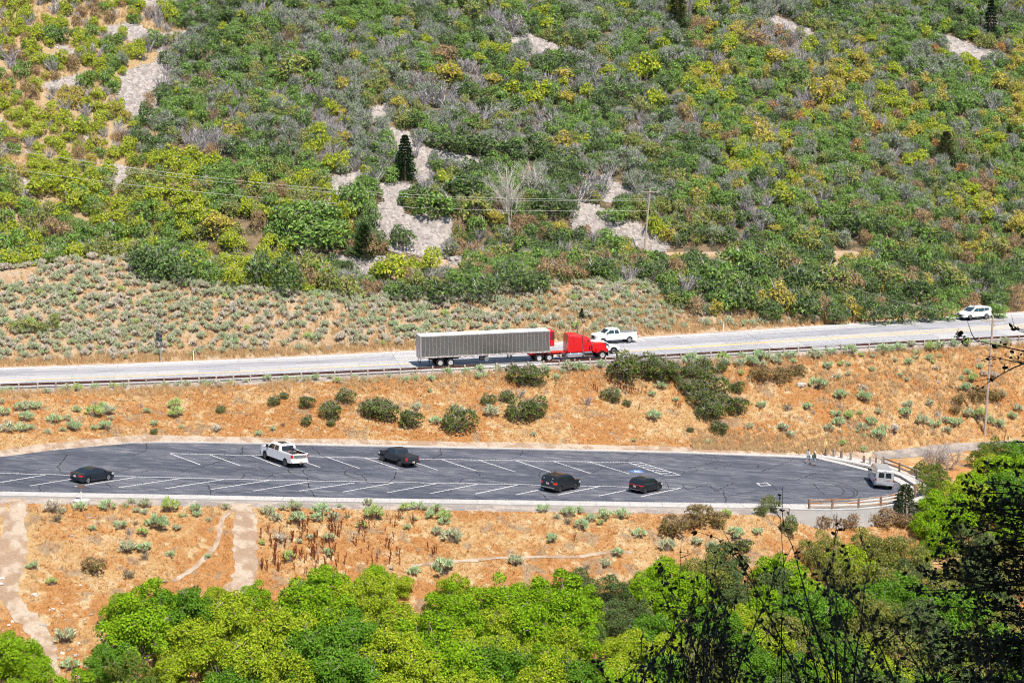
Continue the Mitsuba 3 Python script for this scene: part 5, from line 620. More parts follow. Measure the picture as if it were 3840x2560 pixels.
_, x, y, w, h = H1['juniper_c']; solo('juniper_tree', conifer('', 3, h, w, [(0.06, 0.08, 0.03), (0.08, 0.095, 0.035)], 1800, 0.4, 0.38), x, y, 'dark juniper near the top edge, right of centre', 'tree')
_, x, y, w, h = H1['juniper_d']; solo('juniper_tree', conifer('', 4, h, w, OC, 1700, 0.5, 0.34), x, y, 'olive brown juniper among the autumn shrubs at the right', 'tree')
_, x, y, w, h = H1['juniper_e']; solo('juniper_tree', conifer('', 5, h, w * 1.2, JC, 500, 0.7, 0.18), x, y, 'tiny dark juniper in the sagebrush above the red truck', 'tree')
_, x, y, w, h = H1['spruce']; solo('spruce_tree', conifer('', 6, h, w * 1.15, [(0.03, 0.055, 0.03), (0.045, 0.07, 0.04), (0.02, 0.04, 0.022)], 3000, 0.85, 0.34), x, y, 'tall dark pointed spruce at the upper right', 'tree')
WH = ((0.62, 0.57, 0.52), (0.54, 0.49, 0.46), (0.70, 0.66, 0.62))
for q, (lbl, r0) in {'dead_a': ('large bleached leafless tree in the middle above the highway', 0.10), 'dead_b': ('bleached forked dead tree right behind the large bleached one', 0.12), 'dead_c': ('pale dead tree above the white wagon on the highway', 0.06), 'dead_d': ('slim white dead trunk among yellow shrubs at the left', 0.06)}.items():
    _, x, y, w, h = H1[q]; v, f, c = dead_tree(40 + ord(q[-1]), h, w * 0.75, WH, 9 if q == 'dead_a' else 5, 3, r0); solo('dead_tree', {'branches': (v, f, c, 'twig')}, x, y, lbl, 'tree')
v, f, c = dead_tree(77, 3.6, 3.2, ((0.60, 0.54, 0.49), (0.48, 0.42, 0.38), (0.40, 0.35, 0.33)), 16, 3, 0.07); solo('dead_tree', {'branches': (v, f, c, 'twig')}, 51.3, 222.5, 'low bleached leafless tree right of the silver van', 'tree')
v, f, c = dead_tree(78, 2.9, 3.0, ((0.50, 0.44, 0.40), (0.38, 0.33, 0.31)), 12, 3, 0.05); solo('dead_tree', {'branches': (v, f, c, 'twig')}, 53.4, 223.6, 'grey leafless bush tree behind the bleached tree near the van', 'tree')
x, y, R = TREES_AT['conifer'][0]; solo('cedar_tree', conifer('', 9, 4.6, 3.4, [(0.085, 0.12, 0.05), (0.11, 0.145, 0.065), (0.06, 0.09, 0.04)], 3200, 0.35, 0.20), x - 0.4, y - 1.2, 'feathery grey green tree at the right end of the retaining wall', 'tree')

# stones, scree, dry grass, dock
def stone_mesh(r, sub=1):
    m = trimesh.creation.icosphere(subdivisions=sub); v = m.vertices * r.uniform(0.6, 1.0, 3) ; v = v * (1 + 0.22 * r.normal(size=(len(v), 1))); return v, m.faces
bs('pale_stone', (0.56, 0.53, 0.51), 0.9, spec=0.2); bs('grey_stone', (0.40, 0.38, 0.37), 0.9, spec=0.2); bs('white_stone', (0.68, 0.65, 0.61), 0.9, spec=0.2)
for x, y, w in STONES:
    v, f = stone_mesh(r); v = v * [w * 0.55, w * 0.55, w * 0.35]; key = num('stone'); scene[key] = mikit.ply((v + [x, y, tz(x, y) + w * 0.1], f), ['pale_stone', 'white_stone', 'grey_stone'][int(r.integers(0, 3))], False)
    _, p_ = bank(x, y); lab(key, f'pale rough stone {p_}, {side3(x)}', 'stone', f'stones {p_}, {side3(x)}'); ORD[key] = ('pale rough stone', f'{p_}, {side3(x)}', x / y)
_, x, y, w, h = H1['boulder']; v, f = stone_mesh(r, 2); key = num('boulder'); scene[key] = mikit.ply((v * [w * 0.6, w * 0.5, h * 0.7] + [x, y, tz(x, y) + 0.3], f), 'grey_stone', False); lab(key, 'large smooth grey boulder between shrubs above the sagebrush slope', 'boulder')
SHP = [stone_mesh(np.random.default_rng(400 + q)) for q in range(6)]
for q, (v, f) in enumerate(SHP):
    lo = trimesh.creation.icosahedron(); vv = lo.vertices * np.random.default_rng(410 + q).uniform(0.55, 1.0, 3) * (1 + 0.25 * np.random.default_rng(420 + q).normal(size=(12, 1))); SHP[q] = (vv, lo.faces)
def scatter(pts, sizes, name, cols, weights, rr):
    vs, fs, cs, o = [], [], [], 0; Z = terrain(pts[:, 0], pts[:, 1]); ci = rr.choice(len(cols), len(pts), p=np.array(weights) / sum(weights))
    for k in range(6):
        ids = np.arange(len(pts))[k::6]; v, f = SHP[k]; a = rr.uniform(0, 2 * np.pi, len(ids)); c, s = np.cos(a), np.sin(a)
        q = np.stack([v[None, :, 0] * c[:, None] - v[None, :, 1] * s[:, None], v[None, :, 0] * s[:, None] + v[None, :, 1] * c[:, None], np.broadcast_to(v[None, :, 2] * 0.7, (len(ids), len(v)))], -1) * sizes[ids][:, None, None] / 2
        q += np.column_stack([pts[ids], Z[ids] + sizes[ids] * 0.12])[:, None]; vs.append(q.reshape(-1, 3)); fs.append((f[None] + (np.arange(len(ids)) * len(v))[:, None, None]).reshape(-1, 3) + o); o += len(ids) * len(v)
        cs.append(np.repeat(np.array(cols)[ci[ids]] * rr.uniform(0.8, 1.15, (len(ids), 1)), len(v), 0))
    scene[name] = mikit.ply((np.vstack(vs), np.vstack(fs)), 'twig', False, color=np.vstack(cs))
pts = []; rr = np.random.default_rng(17)
for p in SCP:
    x0, y0, x1, y1 = p.bounds; n = int(p.area * 8) + 10; q = np.column_stack([rr.uniform(x0 - 0.6, x1 + 0.6, n * 4), rr.uniform(y0 - 0.6, y1 + 0.6, n * 4)]); pb = p.buffer(0.9); q = q[[pb.contains(Point(a)) for a in q]][: n]; pts.append(q)
pts = np.vstack(pts); scatter(pts, 0.16 + 0.34 * rr.random(len(pts)) ** 2.2, 'scree', [(0.50, 0.46, 0.45), (0.60, 0.56, 0.54), (0.42, 0.36, 0.34), (0.52, 0.42, 0.38)], [3, 2, 2, 1], rr); lab('scree', 'loose pale grey rock scree on the far hillside', kind='stuff')
# flat sheets of broken rock under the stones
for p in SCP:
    g = p.buffer(0.6).intersection(sbox(-95, 238, 110, 372))
    if g.area < 1: continue
    xs_, ys_ = np.arange(g.bounds[0], g.bounds[2] + 0.5, 0.5), np.arange(g.bounds[1], g.bounds[3] + 0.5, 0.5)
    cells = [(a, b) for a in xs_ for b in ys_ if g.contains(Point(a + 0.25, b + 0.25))]
    if not cells: continue
    c = np.array(cells); v = np.stack([c, c + [0.5, 0], c + [0.5, 0.5], c + [0, 0.5]], 1).reshape(-1, 2); k = put('scree_bed', (np.column_stack([v, terrain(v[:, 0], v[:, 1]) + 0.07]), np.arange(len(v)).reshape(-1, 4)), 'scree_mat'); struct(k)
# gravel on the near slope
n = 900; q = np.column_stack([rr.uniform(-47, -24, n * 3), rr.uniform(148, 163, n * 3)]); m = (nz(q[:, 0], q[:, 1], 3.0, 71) + (158 - q[:, 1]) * 0.035 - np.abs(q[:, 0] + 33) * 0.012 > 0.52); q = q[m][:n]
q2 = np.column_stack([rr.uniform(-50, 45, 500), np.zeros(500)]); q2[:, 1] = curve_at('FK', q2[:, 0])[0] + 0.8 + np.abs(rr.normal(0, 1.2, 500))
q3 = np.column_stack([rr.uniform(-60, 60, 700), np.zeros(700)]); t = rr.random(700); q3[:, 1] = curve_at('E1', q3[:, 0])[0] * (1 - t) + curve_at('E2', q3[:, 0])[0] * t
q = np.vstack([q, q2, q3]); scatter(q, 0.05 + 0.22 * rr.random(len(q)) ** 3, 'gravel', [(0.62, 0.58, 0.54), (0.50, 0.47, 0.45), (0.70, 0.66, 0.6)], [2, 2, 1], rr); lab('gravel', 'small pale stones scattered over the dry slopes', kind='stuff')
# matted dry grass
PATHB = unary_union([LineString(p).buffer(hw * 0.8) for p, hw in PATHS] + [LineString(PAVED).buffer(1.0)])
def grass(n, yfun, name, cols, w, hgt, rr, lean=0.9, dens=None):
    x = rr.uniform(-66, 72, n); y = yfun(x, rr.random(n)); ok = np.abs(x) < 0.29 * y
    if dens is not None: ok &= dens(x, y, rr)
    x, y = x[ok], y[ok]; n = len(x); z = terrain(x, y); per = 4
    P = np.repeat(np.column_stack([x, y, z - 0.02]), per, 0) + rr.normal(0, 0.07, (n * per, 3)) * [1, 1, 0]; d = np.column_stack([rr.normal(0, lean, n * per), rr.normal(-0.2, lean, n * per), np.ones(n * per)])
    v, f, k = blades(rr, P, d, hgt * rr.uniform(0.6, 1.3, n * per), 0.05 * rr.uniform(0.6, 1.4, n * per)); cl = tint(rr, n, 1, cols, w, 0.14)
    return v, f, np.repeat(cl, per * 3, 0)
def free(x, y, rr): return np.array([not PATHB.contains(Point(a, b)) for a, b in zip(x, y)])
C_ = [(0.546, 0.262, 0.086), (0.601, 0.334, 0.129), (0.638, 0.425, 0.201), (0.455, 0.212, 0.069), (0.693, 0.524, 0.292)]
g1 = grass(26000, lambda x, t: curve_at('E1', x)[0] + t * (curve_at('E2', x)[0] - curve_at('E1', x)[0]), '', C_, [3, 3, 2, 2, 1.2], 0.34, rr, dens=free)
g2 = grass(34000, lambda x, t: curve_at('N1', x)[0] - t * 30.0, '', C_, [3.5, 3, 1.6, 2.2, 0.8], 0.34, rr, dens=free)
v, f, c = join([g1, g2]); scene['dry_grass'] = mikit.ply((v, f), 'leaf', False, color=c); lab('dry_grass', 'matted orange and straw coloured dry grass on both dry slopes', kind='stuff')
# upright straw bunches near the guardrail, along the road and by the kerb
def bunches(pts, hgt, cols, rr, per=26, spread=0.2):
    n = len(pts); z = terrain(pts[:, 0], pts[:, 1]); P = np.repeat(np.column_stack([pts, z]), per, 0) + rr.normal(0, 0.09, (n * per, 3)) * [1, 1, 0]; d = np.column_stack([rr.normal(0, spread, n * per), rr.normal(0, spread, n * per), np.ones(n * per)])
    v, f, k = blades(rr, P, d, np.repeat(hgt, per) * rr.uniform(0.6, 1.15, n * per), 0.045); return v, f, np.repeat(tint(rr, n * per, 1, cols, [1] * len(cols), 0.1), 3, 0)
STRAW = [(0.680, 0.514, 0.293), (0.625, 0.431, 0.212), (0.735, 0.597, 0.385)]
n = 1500; x = rr.uniform(-62, 74, n); t = rr.random(n) ** 2.2; pn = nz(x, x * 0, 4.0, 81)
b1 = np.column_stack([x, curve_at('E2', x)[0] - 0.2 - t * (3.2 + 5 * np.clip((x + 5) / 60, 0, 1.0))])[pn > 0.38]
x = rr.uniform(-66, 80, 1900); b2 = np.column_stack([x, curve_at('B0', x)[0] + 0.1 + rr.random(1900) * np.where(x > 14, 1.5, 0.7)])
x = rr.uniform(0, 24, 700); b3 = np.column_stack([x, curve_at('B0', x)[0] + 0.5 + rr.random(700) * 5.5])
x = rr.uniform(22, 48, 900); b4 = np.column_stack([x, curve_at('FK', x)[0] + 1.4 + np.abs(rr.normal(0, 1.6, 900))])
x = rr.uniform(40, 66, 800); b5 = np.column_stack([x, curve_at('E1', x)[0] + rr.random(800) * 11])
b5 = b5[nz(b5[:, 0], b5[:, 1], 3.0, 83) > 0.5]
x = rr.uniform(-53, -24, 500); b6 = np.column_stack([x, curve_at('N1', x)[0] - rr.random(500) ** 1.5 * 20])
b6 = b6[(nz(b6[:, 0], b6[:, 1], 2.5, 84) > 0.56) & free(b6[:, 0], b6[:, 1], rr)]
x = rr.uniform(-72, 40, 3600); t = rr.random(3600); b7 = np.column_stack([x, curve_at('B0', x)[0] + 0.4 + t * (curve_at('B1', x)[0] - curve_at('B0', x)[0])])[nz(x, t * 12, 5.0, 85) > 0.42]
x = rr.uniform(-92, -50, 5200); y = curve_at('T', x)[0] + 8 + rr.random(5200) * 72; b8 = np.column_stack([x, y])[(nz(x, y, 5.0, 86) > 0.4) & (np.abs(x) < 0.285 * y)]
b8 = b8[[not BAREP.contains(Point(a)) for a in b8]]
B_ = np.vstack([b1, b2, b3, b4, b5, b6, b7, b8]); v, f, c = bunches(B_, np.concatenate([np.full(len(b1), 0.75), np.full(len(b2), 0.8), np.full(len(b3), 0.8), np.full(len(b4), 0.6), np.full(len(b5), 0.7), np.full(len(b6), 0.5), np.full(len(b7), 0.55), np.full(len(b8), 0.75)]), STRAW, rr)
scene['bunchgrass'] = mikit.ply((v, f), 'leaf', False, color=c); lab('bunchgrass', 'tall straw coloured bunchgrass along the guardrail, road and kerbs', kind='stuff')
def dock(seed):
    r = np.random.default_rng(seed); n = 46; t = r.uniform(0.3, 1.0, n); k = r.integers(0, 3, n); off = r.normal(0, 0.12, (3, 2)); p = np.column_stack([off[k] * t[:, None] * 1.2, t]) + r.normal(0, 0.03, (n, 3)); v, f, per = blades(r, p, np.column_stack([r.normal(0, 0.5, n), r.normal(0, 0.5, n), np.ones(n)]), 0.14, 0.06); c = tint(r, n, per, [(0.20, 0.05, 0.025), (0.27, 0.075, 0.035)], [1, 1])
    parts = [(v, f, c)]
    for o in off: tv, tfc = tube([[0, 0, -0.05], [o[0] * 0.6, o[1] * 0.6, 0.5], [o[0] * 1.2, o[1] * 1.2, 1.0]], [0.02, 0.016, 0.01], 3, False); parts.append((tv, tfc, np.tile([0.22, 0.07, 0.04], (len(tv), 1))))
    return join(parts)
for q in range(3): v, f, c = dock(500 + q); scene[f'g_dock_{q}'] = {'type': 'shapegroup', 'stalk': mikit.ply((v, f), 'twig', False, color=c)}
for x, y, h in DOCK:
    key = num('dock_plant'); _, p_ = bank(x, y); inst(key, f'g_dock_{int(r.integers(0, 3))}', x, y, tz(x, y), r.uniform(0, 360), h * 0.95); lab(key, f'dry rust red dock stalks {p_}, {side3(x)}', 'plant', f'rust red dock stalks {p_}, {side3(x)}')

WORDS = ['first', 'second', 'third', 'fourth', 'fifth', 'sixth', 'seventh', 'eighth', 'ninth', 'tenth', 'eleventh', 'twelfth', 'thirteenth', 'fourteenth', 'fifteenth', 'sixteenth', 'seventeenth', 'eighteenth', 'nineteenth', 'twentieth'] + ['twenty-' + q for q in ('first', 'second', 'third', 'fourth', 'fifth', 'sixth', 'seventh', 'eighth', 'ninth')] + ['thirtieth', 'thirty-first', 'thirty-second']
by = {}
for key, (look_, p_, u) in ORD.items(): by.setdefault((look_, p_), []).append((u, key))
for (look_, p_), L in by.items():
    L.sort()
    if len(L) == 1: labels[L[0][1]].pop('group', None)
    elif len(L) <= 32:
        for (u, key), w in zip(L, WORDS): labels[key]['label'] = f'{w} {look_} from left, {p_}'

# ------------------------------------------------------------------ materials of made things
bs('tyre', (0.022, 0.022, 0.024), 0.85, spec=0.2); bs('rim_silver', (0.62, 0.63, 0.65), 0.25, metal=0.9); bs('rim_dark', (0.13, 0.13, 0.14), 0.35, metal=0.6); bs('dark_glass', (0.016, 0.022, 0.026), 0.06, spec=0.7); bs('teal_glass', (0.03, 0.065, 0.075), 0.06, spec=0.7)
bs('black_plastic', (0.02, 0.02, 0.022), 0.6); bs('white_car', (0.80, 0.80, 0.79), 0.25, coat=1.0); bs('black_car', (0.012, 0.014, 0.018), 0.2, coat=1.0); bs('navy_car', (0.012, 0.018, 0.030), 0.2, coat=1.0); bs('slate_car', (0.030, 0.036, 0.046), 0.3, coat=1.0); bs('silver_car', (0.50, 0.52, 0.56), 0.3, metal=0.4, coat=0.6)
bs('red_lens', (0.55, 0.02, 0.02), 0.2, coat=1.0); bs('amber_lens', (0.75, 0.28, 0.03), 0.2, coat=1.0); bs('clear_lens', (0.62, 0.64, 0.66), 0.12, coat=1.0); bs('chrome', (0.78, 0.78, 0.80), 0.12, metal=1.0); bs('plate_white', (0.75, 0.72, 0.70), 0.5); bs('plate_red', (0.60, 0.12, 0.06), 0.5); bs('plate_dark', (0.05, 0.06, 0.06), 0.5)
bs('truck_red', (0.62, 0.012, 0.016), 0.22, coat=1.0); bs('grey_trim', (0.18, 0.19, 0.20), 0.5); bs('bed_cover', (0.025, 0.027, 0.032), 0.55); bs('orange_strap', (0.75, 0.18, 0.04), 0.6)

def poly_solid(P, lo, hi, axis):
    """2-D outline extruded along an axis: 'y' takes (x, z), 'z' takes (x, y), 'x' takes (y, z)"""
    P = np.asarray(P, float); a = 0.5 * np.sum(P[:, 0] * np.roll(P[:, 1], -1) - np.roll(P[:, 0], -1) * P[:, 1])
    if a < 0: P = P[::-1]
    m = m3d.CrossSection([P.tolist()]).extrude(hi - lo)
    M = {'z': [[1, 0, 0, 0], [0, 1, 0, 0], [0, 0, 1, lo]], 'y': [[1, 0, 0, 0], [0, 0, -1, hi], [0, 1, 0, 0]], 'x': [[0, 0, 1, lo], [1, 0, 0, 0], [0, 1, 0, 0]]}[axis]
    return m.transform(np.array(M, float))
def offs(P, d, r=0.0):
    g = Polygon(P).buffer(d, join_style=2 if r == 0 else 1)
    if r: g = g.buffer(-r).buffer(r, resolution=5)
    return np.array(g.exterior.coords)[:-1]
class Car:
    def __init__(self, key, label, category, M, prof, W, belt, roof, tumble, wheels, wr, track, paint, plan_r=0.35, group=None, nose=0.18):
        self.key = num(key); self.M = M; self.prof, self.W, self.wheels, self.wr, self.track = prof, W, wheels, wr, track
        lab(self.key, label, category, group)
        P = np.array(prof); self.x0, self.x1 = P[:, 0].min(), P[:, 0].max()
        def shell(d):
            s = poly_solid(offs(prof, d, 0.05), -3, 3, 'y')
            plan = sbox(self.x0 - d, -W / 2 - d, self.x1 + d, W / 2 + d).buffer(-plan_r).buffer(plan_r, resolution=6)
            s = s ^ poly_solid(np.array(plan.exterior.coords)[:-1], -1, 4, 'z')
            h = W / 2 + d; sec = [(-h + 0.05, 0.1), (-h, 0.45), (-h, belt), (-h + tumble * 0.6, belt + (roof - belt) * 0.75), (-h + tumble, roof - 0.06 + d), (-h + tumble + 0.12, roof + 0.02 + d)]
            sec = sec + [(-a, b) for a, b in sec[::-1]]
            return s ^ poly_solid(sec, -6, 6, 'x')
        self.shell = shell(0.0); self.skin = shell(0.006); self.skin2 = shell(0.014)
        b = self.shell; well = []
        for x in wheels:
            for s in (-1, 1):
                c = m3d.Manifold.cylinder(0.42, wr * 1.13, wr * 1.13, 24, True).rotate([90, 0, 0]).translate([x, s * (W / 2 - 0.12), wr]); b = b - c
                well.append(tf(cyl([x, s * (W / 2 - 0.34), wr], [x, s * (W / 2 - 0.30), wr], wr * 1.12, 20), np.eye(4)))
        self.body = b; self.well = well; self.paint = paint
    def put(self, name, mesh, mat, sub=None, smooth=False): return put(name, tf(cat(mesh) if isinstance(mesh, list) else mesh, self.M), mat, self.key + ('' if sub is None else '__' + sub), smooth)
    def patch(self, name, region, mat, proud=1):
        """a window, lamp or trim: the body's own surface inside a region, a few millimetres proud"""
        m = (self.skin if proud == 1 else self.skin2) ^ region
        if m.num_tri() > 0: self.put(name, m, mat)
    def side(self, P, depth=0.5):
        """region on both flanks from an (x, z) outline"""
        a = poly_solid(P, self.W / 2 - depth, self.W / 2 + 0.3, 'y'); return a, poly_solid(P, -self.W / 2 - 0.3, -self.W / 2 + depth, 'y')
    def finish(self, rim='rim_silver', spokes=5):
        self.put('body', self.body, self.paint, smooth=12); self.put('wheel_well', self.well, 'black_plastic')
        for x in self.wheels:
            for s in (-1, 1): wheel(self, x, s * (self.track / 2), self.wr, 0.22, s, rim, spokes)
def wheel(car, x, y, r, w, s, rim, spokes, rr=0.66):
    base = num(car.key + '__wheel'); h = w / 2
    t = lathe([(r * rr, -h), (r * 0.93, -h), (r, -h * 0.6), (r, h * 0.6), (r * 0.93, h), (r * rr, h), (r * rr, -h)], 22); tm_ = tf(t, place(x, y, r)); scene[base + '__tyre'] = mikit.ply(tf(tm_, car.M), 'tyre', 40)
    o = s * h * 0.75; parts = [tf(lathe([(0.001, -0.02), (r * rr, -0.02), (r * rr, 0.02), (0.001, 0.02)], 20), place(x, y + o * 0.35, r)), tf(lathe([(r * rr * 0.86, -0.03), (r * rr, -0.03), (r * rr, 0.03), (r * rr * 0.86, 0.03), (r * rr * 0.86, -0.03)], 20), place(x, y + o, r))]
    for k in range(spokes):
        a = 2 * np.pi * k / spokes; c, q = np.cos(a), np.sin(a); b = np.array(box(0.03, r * rr * 0.95, -0.02, 0.02, -0.16 * r, 0.16 * r).vertices); b = b * [1, 1, 1]; v = np.column_stack([b[:, 0] * c - b[:, 2] * q, b[:, 1], b[:, 0] * q + b[:, 2] * c]); parts.append((v + [x, y + o * 1.0, r], box(0, 1, 0, 1, 0, 1).faces))
    scene[base + '__rim'] = mikit.ply(tf(cat([parts[1]] + parts[2:]), car.M), rim, 40); scene[base + '__brake_disc'] = mikit.ply(tf(parts[0], car.M), 'rim_dark', False)
def on(x, y, deg, s, plane):
    if plane == 'lot': return place(x, y, float(lotz(x, y)) + 0.005, deg, s, LOTN)
    t = np.clip((y - curve_at('HN', x)[0]) / (curve_at('HF', x)[0] - curve_at('HN', x)[0]), 0, 1); z = hwy(t, x)[2] + 0.068; g = (hwy(t, x + 3)[2] - hwy(t, x - 3)[2]) / 6
    return place(x, y, z, deg, s, (-g, 0, 1))
def wedge(x0, x1, y, z0, z1): return poly_solid([(-y, z0), (y, z0), (y, z1), (-y, z1)], x0, x1, 'x')
def plate(car, x, z, mat='plate_white', dx=-0.02):
    car.put('licence_plate', box(x + dx, x + dx + 0.02, -0.16, 0.16, z - 0.08, z + 0.08), mat, smooth=False)
    if mat == 'plate_white': car.put('plate_mark', box(x + dx - 0.004, x + dx, -0.10, 0.07, z - 0.045, z + 0.03), 'plate_red')
def mirrors(car, x, z, mat):
    for s in (-1, 1): car.put('mirror', [tf(box(x - 0.07, x + 0.08, -0.12, 0.12, z - 0.08, z + 0.09, 0.03), place(0, s * (car.W / 2 + 0.10), 0))], mat)
def handles(car, xs, z, mat):
    for x in xs:
        for s in (-1, 1): car.put('door_handle', box(x - 0.09, x + 0.09, s * car.W / 2 - 0.02, s * car.W / 2 + 0.02, z - 0.015, z + 0.02), mat)
def suv(key, label, cat_, M, prof, W, belt, roof, wb, wr, paint, win, screen, rear, glass='dark_glass', rim='rim_silver', rails=None, clad=True, lamp_r=(0.85, 1.05), tumble=0.16, plate_z=0.85, hx=(0.45, -0.5), lamp_f=(0.72, 0.88), band=False):
    c = Car(key, label, cat_, M, prof, W, belt, roof, tumble, (wb / 2, -wb / 2), wr, W - 0.24, paint)
    for P in win:
        for g in c.side(P, 0.45): c.patch('side_window', g, glass)
    c.patch('windscreen', wedge(screen[0], screen[1], W / 2 - 0.2, screen[2], screen[3]) - poly_solid([(screen[0] - 0.02, screen[3] + 1), (screen[0] - 0.02, 0), (screen[0] - 1, 0), (screen[0] - 1, 3)], -2, 2, 'y'), glass)
    c.patch('rear_window', wedge(c.x0 - 0.2, rear[0], W / 2 - 0.22, rear[1], rear[2]), 'dark_glass')
    for s in (-1, 1):
        c.patch('tail_light', poly_solid([(s * (W / 2 + 0.1), lamp_r[0]), (s * (W / 2 - 0.34), lamp_r[0] + 0.04), (s * (W / 2 - 0.34), lamp_r[1]), (s * (W / 2 + 0.1), lamp_r[1])], c.x0 - 0.1, c.x0 + 0.34, 'x'), 'red_lens', 2)
        c.patch('headlight', poly_solid([(s * (W / 2 + 0.1), lamp_f[0]), (s * (W / 2 - 0.46), lamp_f[0]), (s * (W / 2 - 0.46), lamp_f[1]), (s * (W / 2 + 0.1), lamp_f[1] + 0.03)], c.x1 - 0.5, c.x1 + 0.1, 'x'), 'clear_lens', 2)
    c.patch('grille', wedge(c.x1 - 0.3, c.x1 + 0.1, W / 2 - 0.5, 0.5, lamp_f[1] - 0.03), 'black_plastic')
    if clad: c.patch('sill_cladding', wedge(c.x0 - 0.1, c.x1 + 0.1, W, 0.1, 0.44), 'black_plastic')
    if rails:
        for s in (-1, 1): c.put('roof_rail', tube([(rails[0], s * (W / 2 - tumble - 0.08), roof - 0.02), (rails[0] - 0.12, s * (W / 2 - tumble - 0.08), roof + 0.05), (rails[1] + 0.12, s * (W / 2 - tumble - 0.08), roof + 0.05), (rails[1], s * (W / 2 - tumble - 0.08), roof - 0.03)], 0.022, 6), rails[2])
    plate(c, c.x0 - 0.005, plate_z); mirrors(c, screen[1] - 0.35, belt + 0.06, paint); handles(c, hx, belt - 0.1, paint if paint != 'white_car' else 'grey_trim')
    c.finish(rim); return c

# ---- cars parked on the lot
c = suv('coupe', 'dark blue two door coupe parked alone at the left of the lot', 'car', on(-42.16, 183.88, 53.2, 0.985, 'lot'), [(-2.30, 0.30), (-2.38, 0.62), (-2.33, 0.96), (-1.72, 1.04), (-0.95, 1.32), (-0.3, 1.41), (0.2, 1.39), (0.55, 1.30), (1.25, 0.98), (1.95, 0.86), (2.2, 0.66), (2.22, 0.34), (2.05, 0.20), (-2.1, 0.22)], 1.80, 0.92, 1.41, 2.675, 0.335, 'navy_car',
    [[(0.98, 1.0), (0.42, 1.30), (-0.05, 1.33), (-0.12, 0.97)], [(-0.2, 0.97), (-0.16, 1.32), (-0.7, 1.27), (-0.95, 1.02)]], (0.3, 1.2, 1.0, 1.36), (-0.75, 1.06, 1.36), rim='rim_silver', clad=False, lamp_r=(0.72, 0.90), plate_z=0.74, hx=(-0.35,), tumble=0.24, lamp_f=(0.6, 0.76))
c = suv('suv', 'large black boxy suv with roof rails parked in the near row', 'suv', on(5.16, 195.81, 53.8, 1.0, 'lot'), [(-2.40, 0.42), (-2.48, 0.62), (-2.43, 1.12), (-2.2, 1.66), (-1.95, 1.76), (-0.4, 1.79), (0.35, 1.75), (0.55, 1.66), (1.25, 1.17), (2.2, 1.06), (2.46, 0.86), (2.5, 0.42), (2.3, 0.26), (-2.2, 0.30)], 2.0, 1.13, 1.79, 2.865, 0.375, 'black_car',
    [[(1.02, 1.17), (0.48, 1.60), (-0.02, 1.64), (-0.06, 1.15)], [(-0.14, 1.15), (-0.1, 1.64), (-0.95, 1.63), (-1.0, 1.15)], [(-1.12, 1.16), (-1.08, 1.62), (-1.85, 1.58), (-2.1, 1.2)]], (0.4, 1.2, 1.18, 1.70), (-2.0, 1.18, 1.62), rim='rim_dark', rails=(0.1, -1.9, 'black_plastic'), lamp_r=(0.92, 1.14), plate_z=1.0)
c.put('rear_bumper', box(-2.53, -2.40, -0.86, 0.86, 0.50, 0.62, 0.03), 'grey_trim'); c.put('window_sticker', box(-2.395, -2.385, 0.52, 0.62, 1.46, 1.55), 'plate_white'); c.put('window_sticker', box(-2.395, -2.385, -0.62, -0.5, 1.50, 1.58), 'plate_white'); c.put('window_sticker', box(-2.425, -2.415, -0.62, -0.4, 1.21, 1.26), 'plate_white')
c = suv('crossover', 'small black rounded crossover with silver roof rails parked right of the big black suv', 'suv', on(14.44, 198.26, 51.7, 0.96, 'lot'), [(-2.15, 0.40), (-2.22, 0.62), (-2.20, 0.98), (-1.98, 1.22), (-1.62, 1.55), (-1.3, 1.61), (-0.3, 1.64), (0.3, 1.58), (0.5, 1.50), (1.12, 1.10), (1.9, 0.98), (2.18, 0.76), (2.22, 0.40), (2.05, 0.24), (-1.95, 0.28)], 1.86, 1.05, 1.64, 2.67, 0.36, 'black_car',
    [[(0.92, 1.09), (0.42, 1.44), (0.0, 1.49), (-0.06, 1.06)], [(-0.14, 1.06), (-0.08, 1.50), (-0.78, 1.47), (-0.86, 1.06)], [(-0.94, 1.07), (-0.88, 1.46), (-1.3, 1.40), (-1.55, 1.18)]], (0.35, 1.05, 1.12, 1.55), (-1.6, 1.22, 1.52), rim='rim_dark', rails=(0.2, -1.5, 'chrome'), lamp_r=(0.88, 1.02), plate_z=0.80)
c.patch('light_bar', wedge(c.x0 - 0.1, c.x0 + 0.3, 0.6, 0.96, 1.0), 'red_lens', 2); c.put('rear_skid_plate', box(-2.26, -2.1, -0.62, 0.62, 0.42, 0.48, 0.02), 'rim_silver')
for s in (-1, 1): c.put('reflector', box(-2.245, -2.22, s * 0.72 - 0.1, s * 0.72 + 0.1, 0.53, 0.57), 'red_lens'); c.put('window_trim', tube([(0.95, s * 0.935, 1.07), (-0.85, s * 0.935, 1.04), (-1.58, s * 0.92, 1.16)], 0.014, 4), 'chrome')
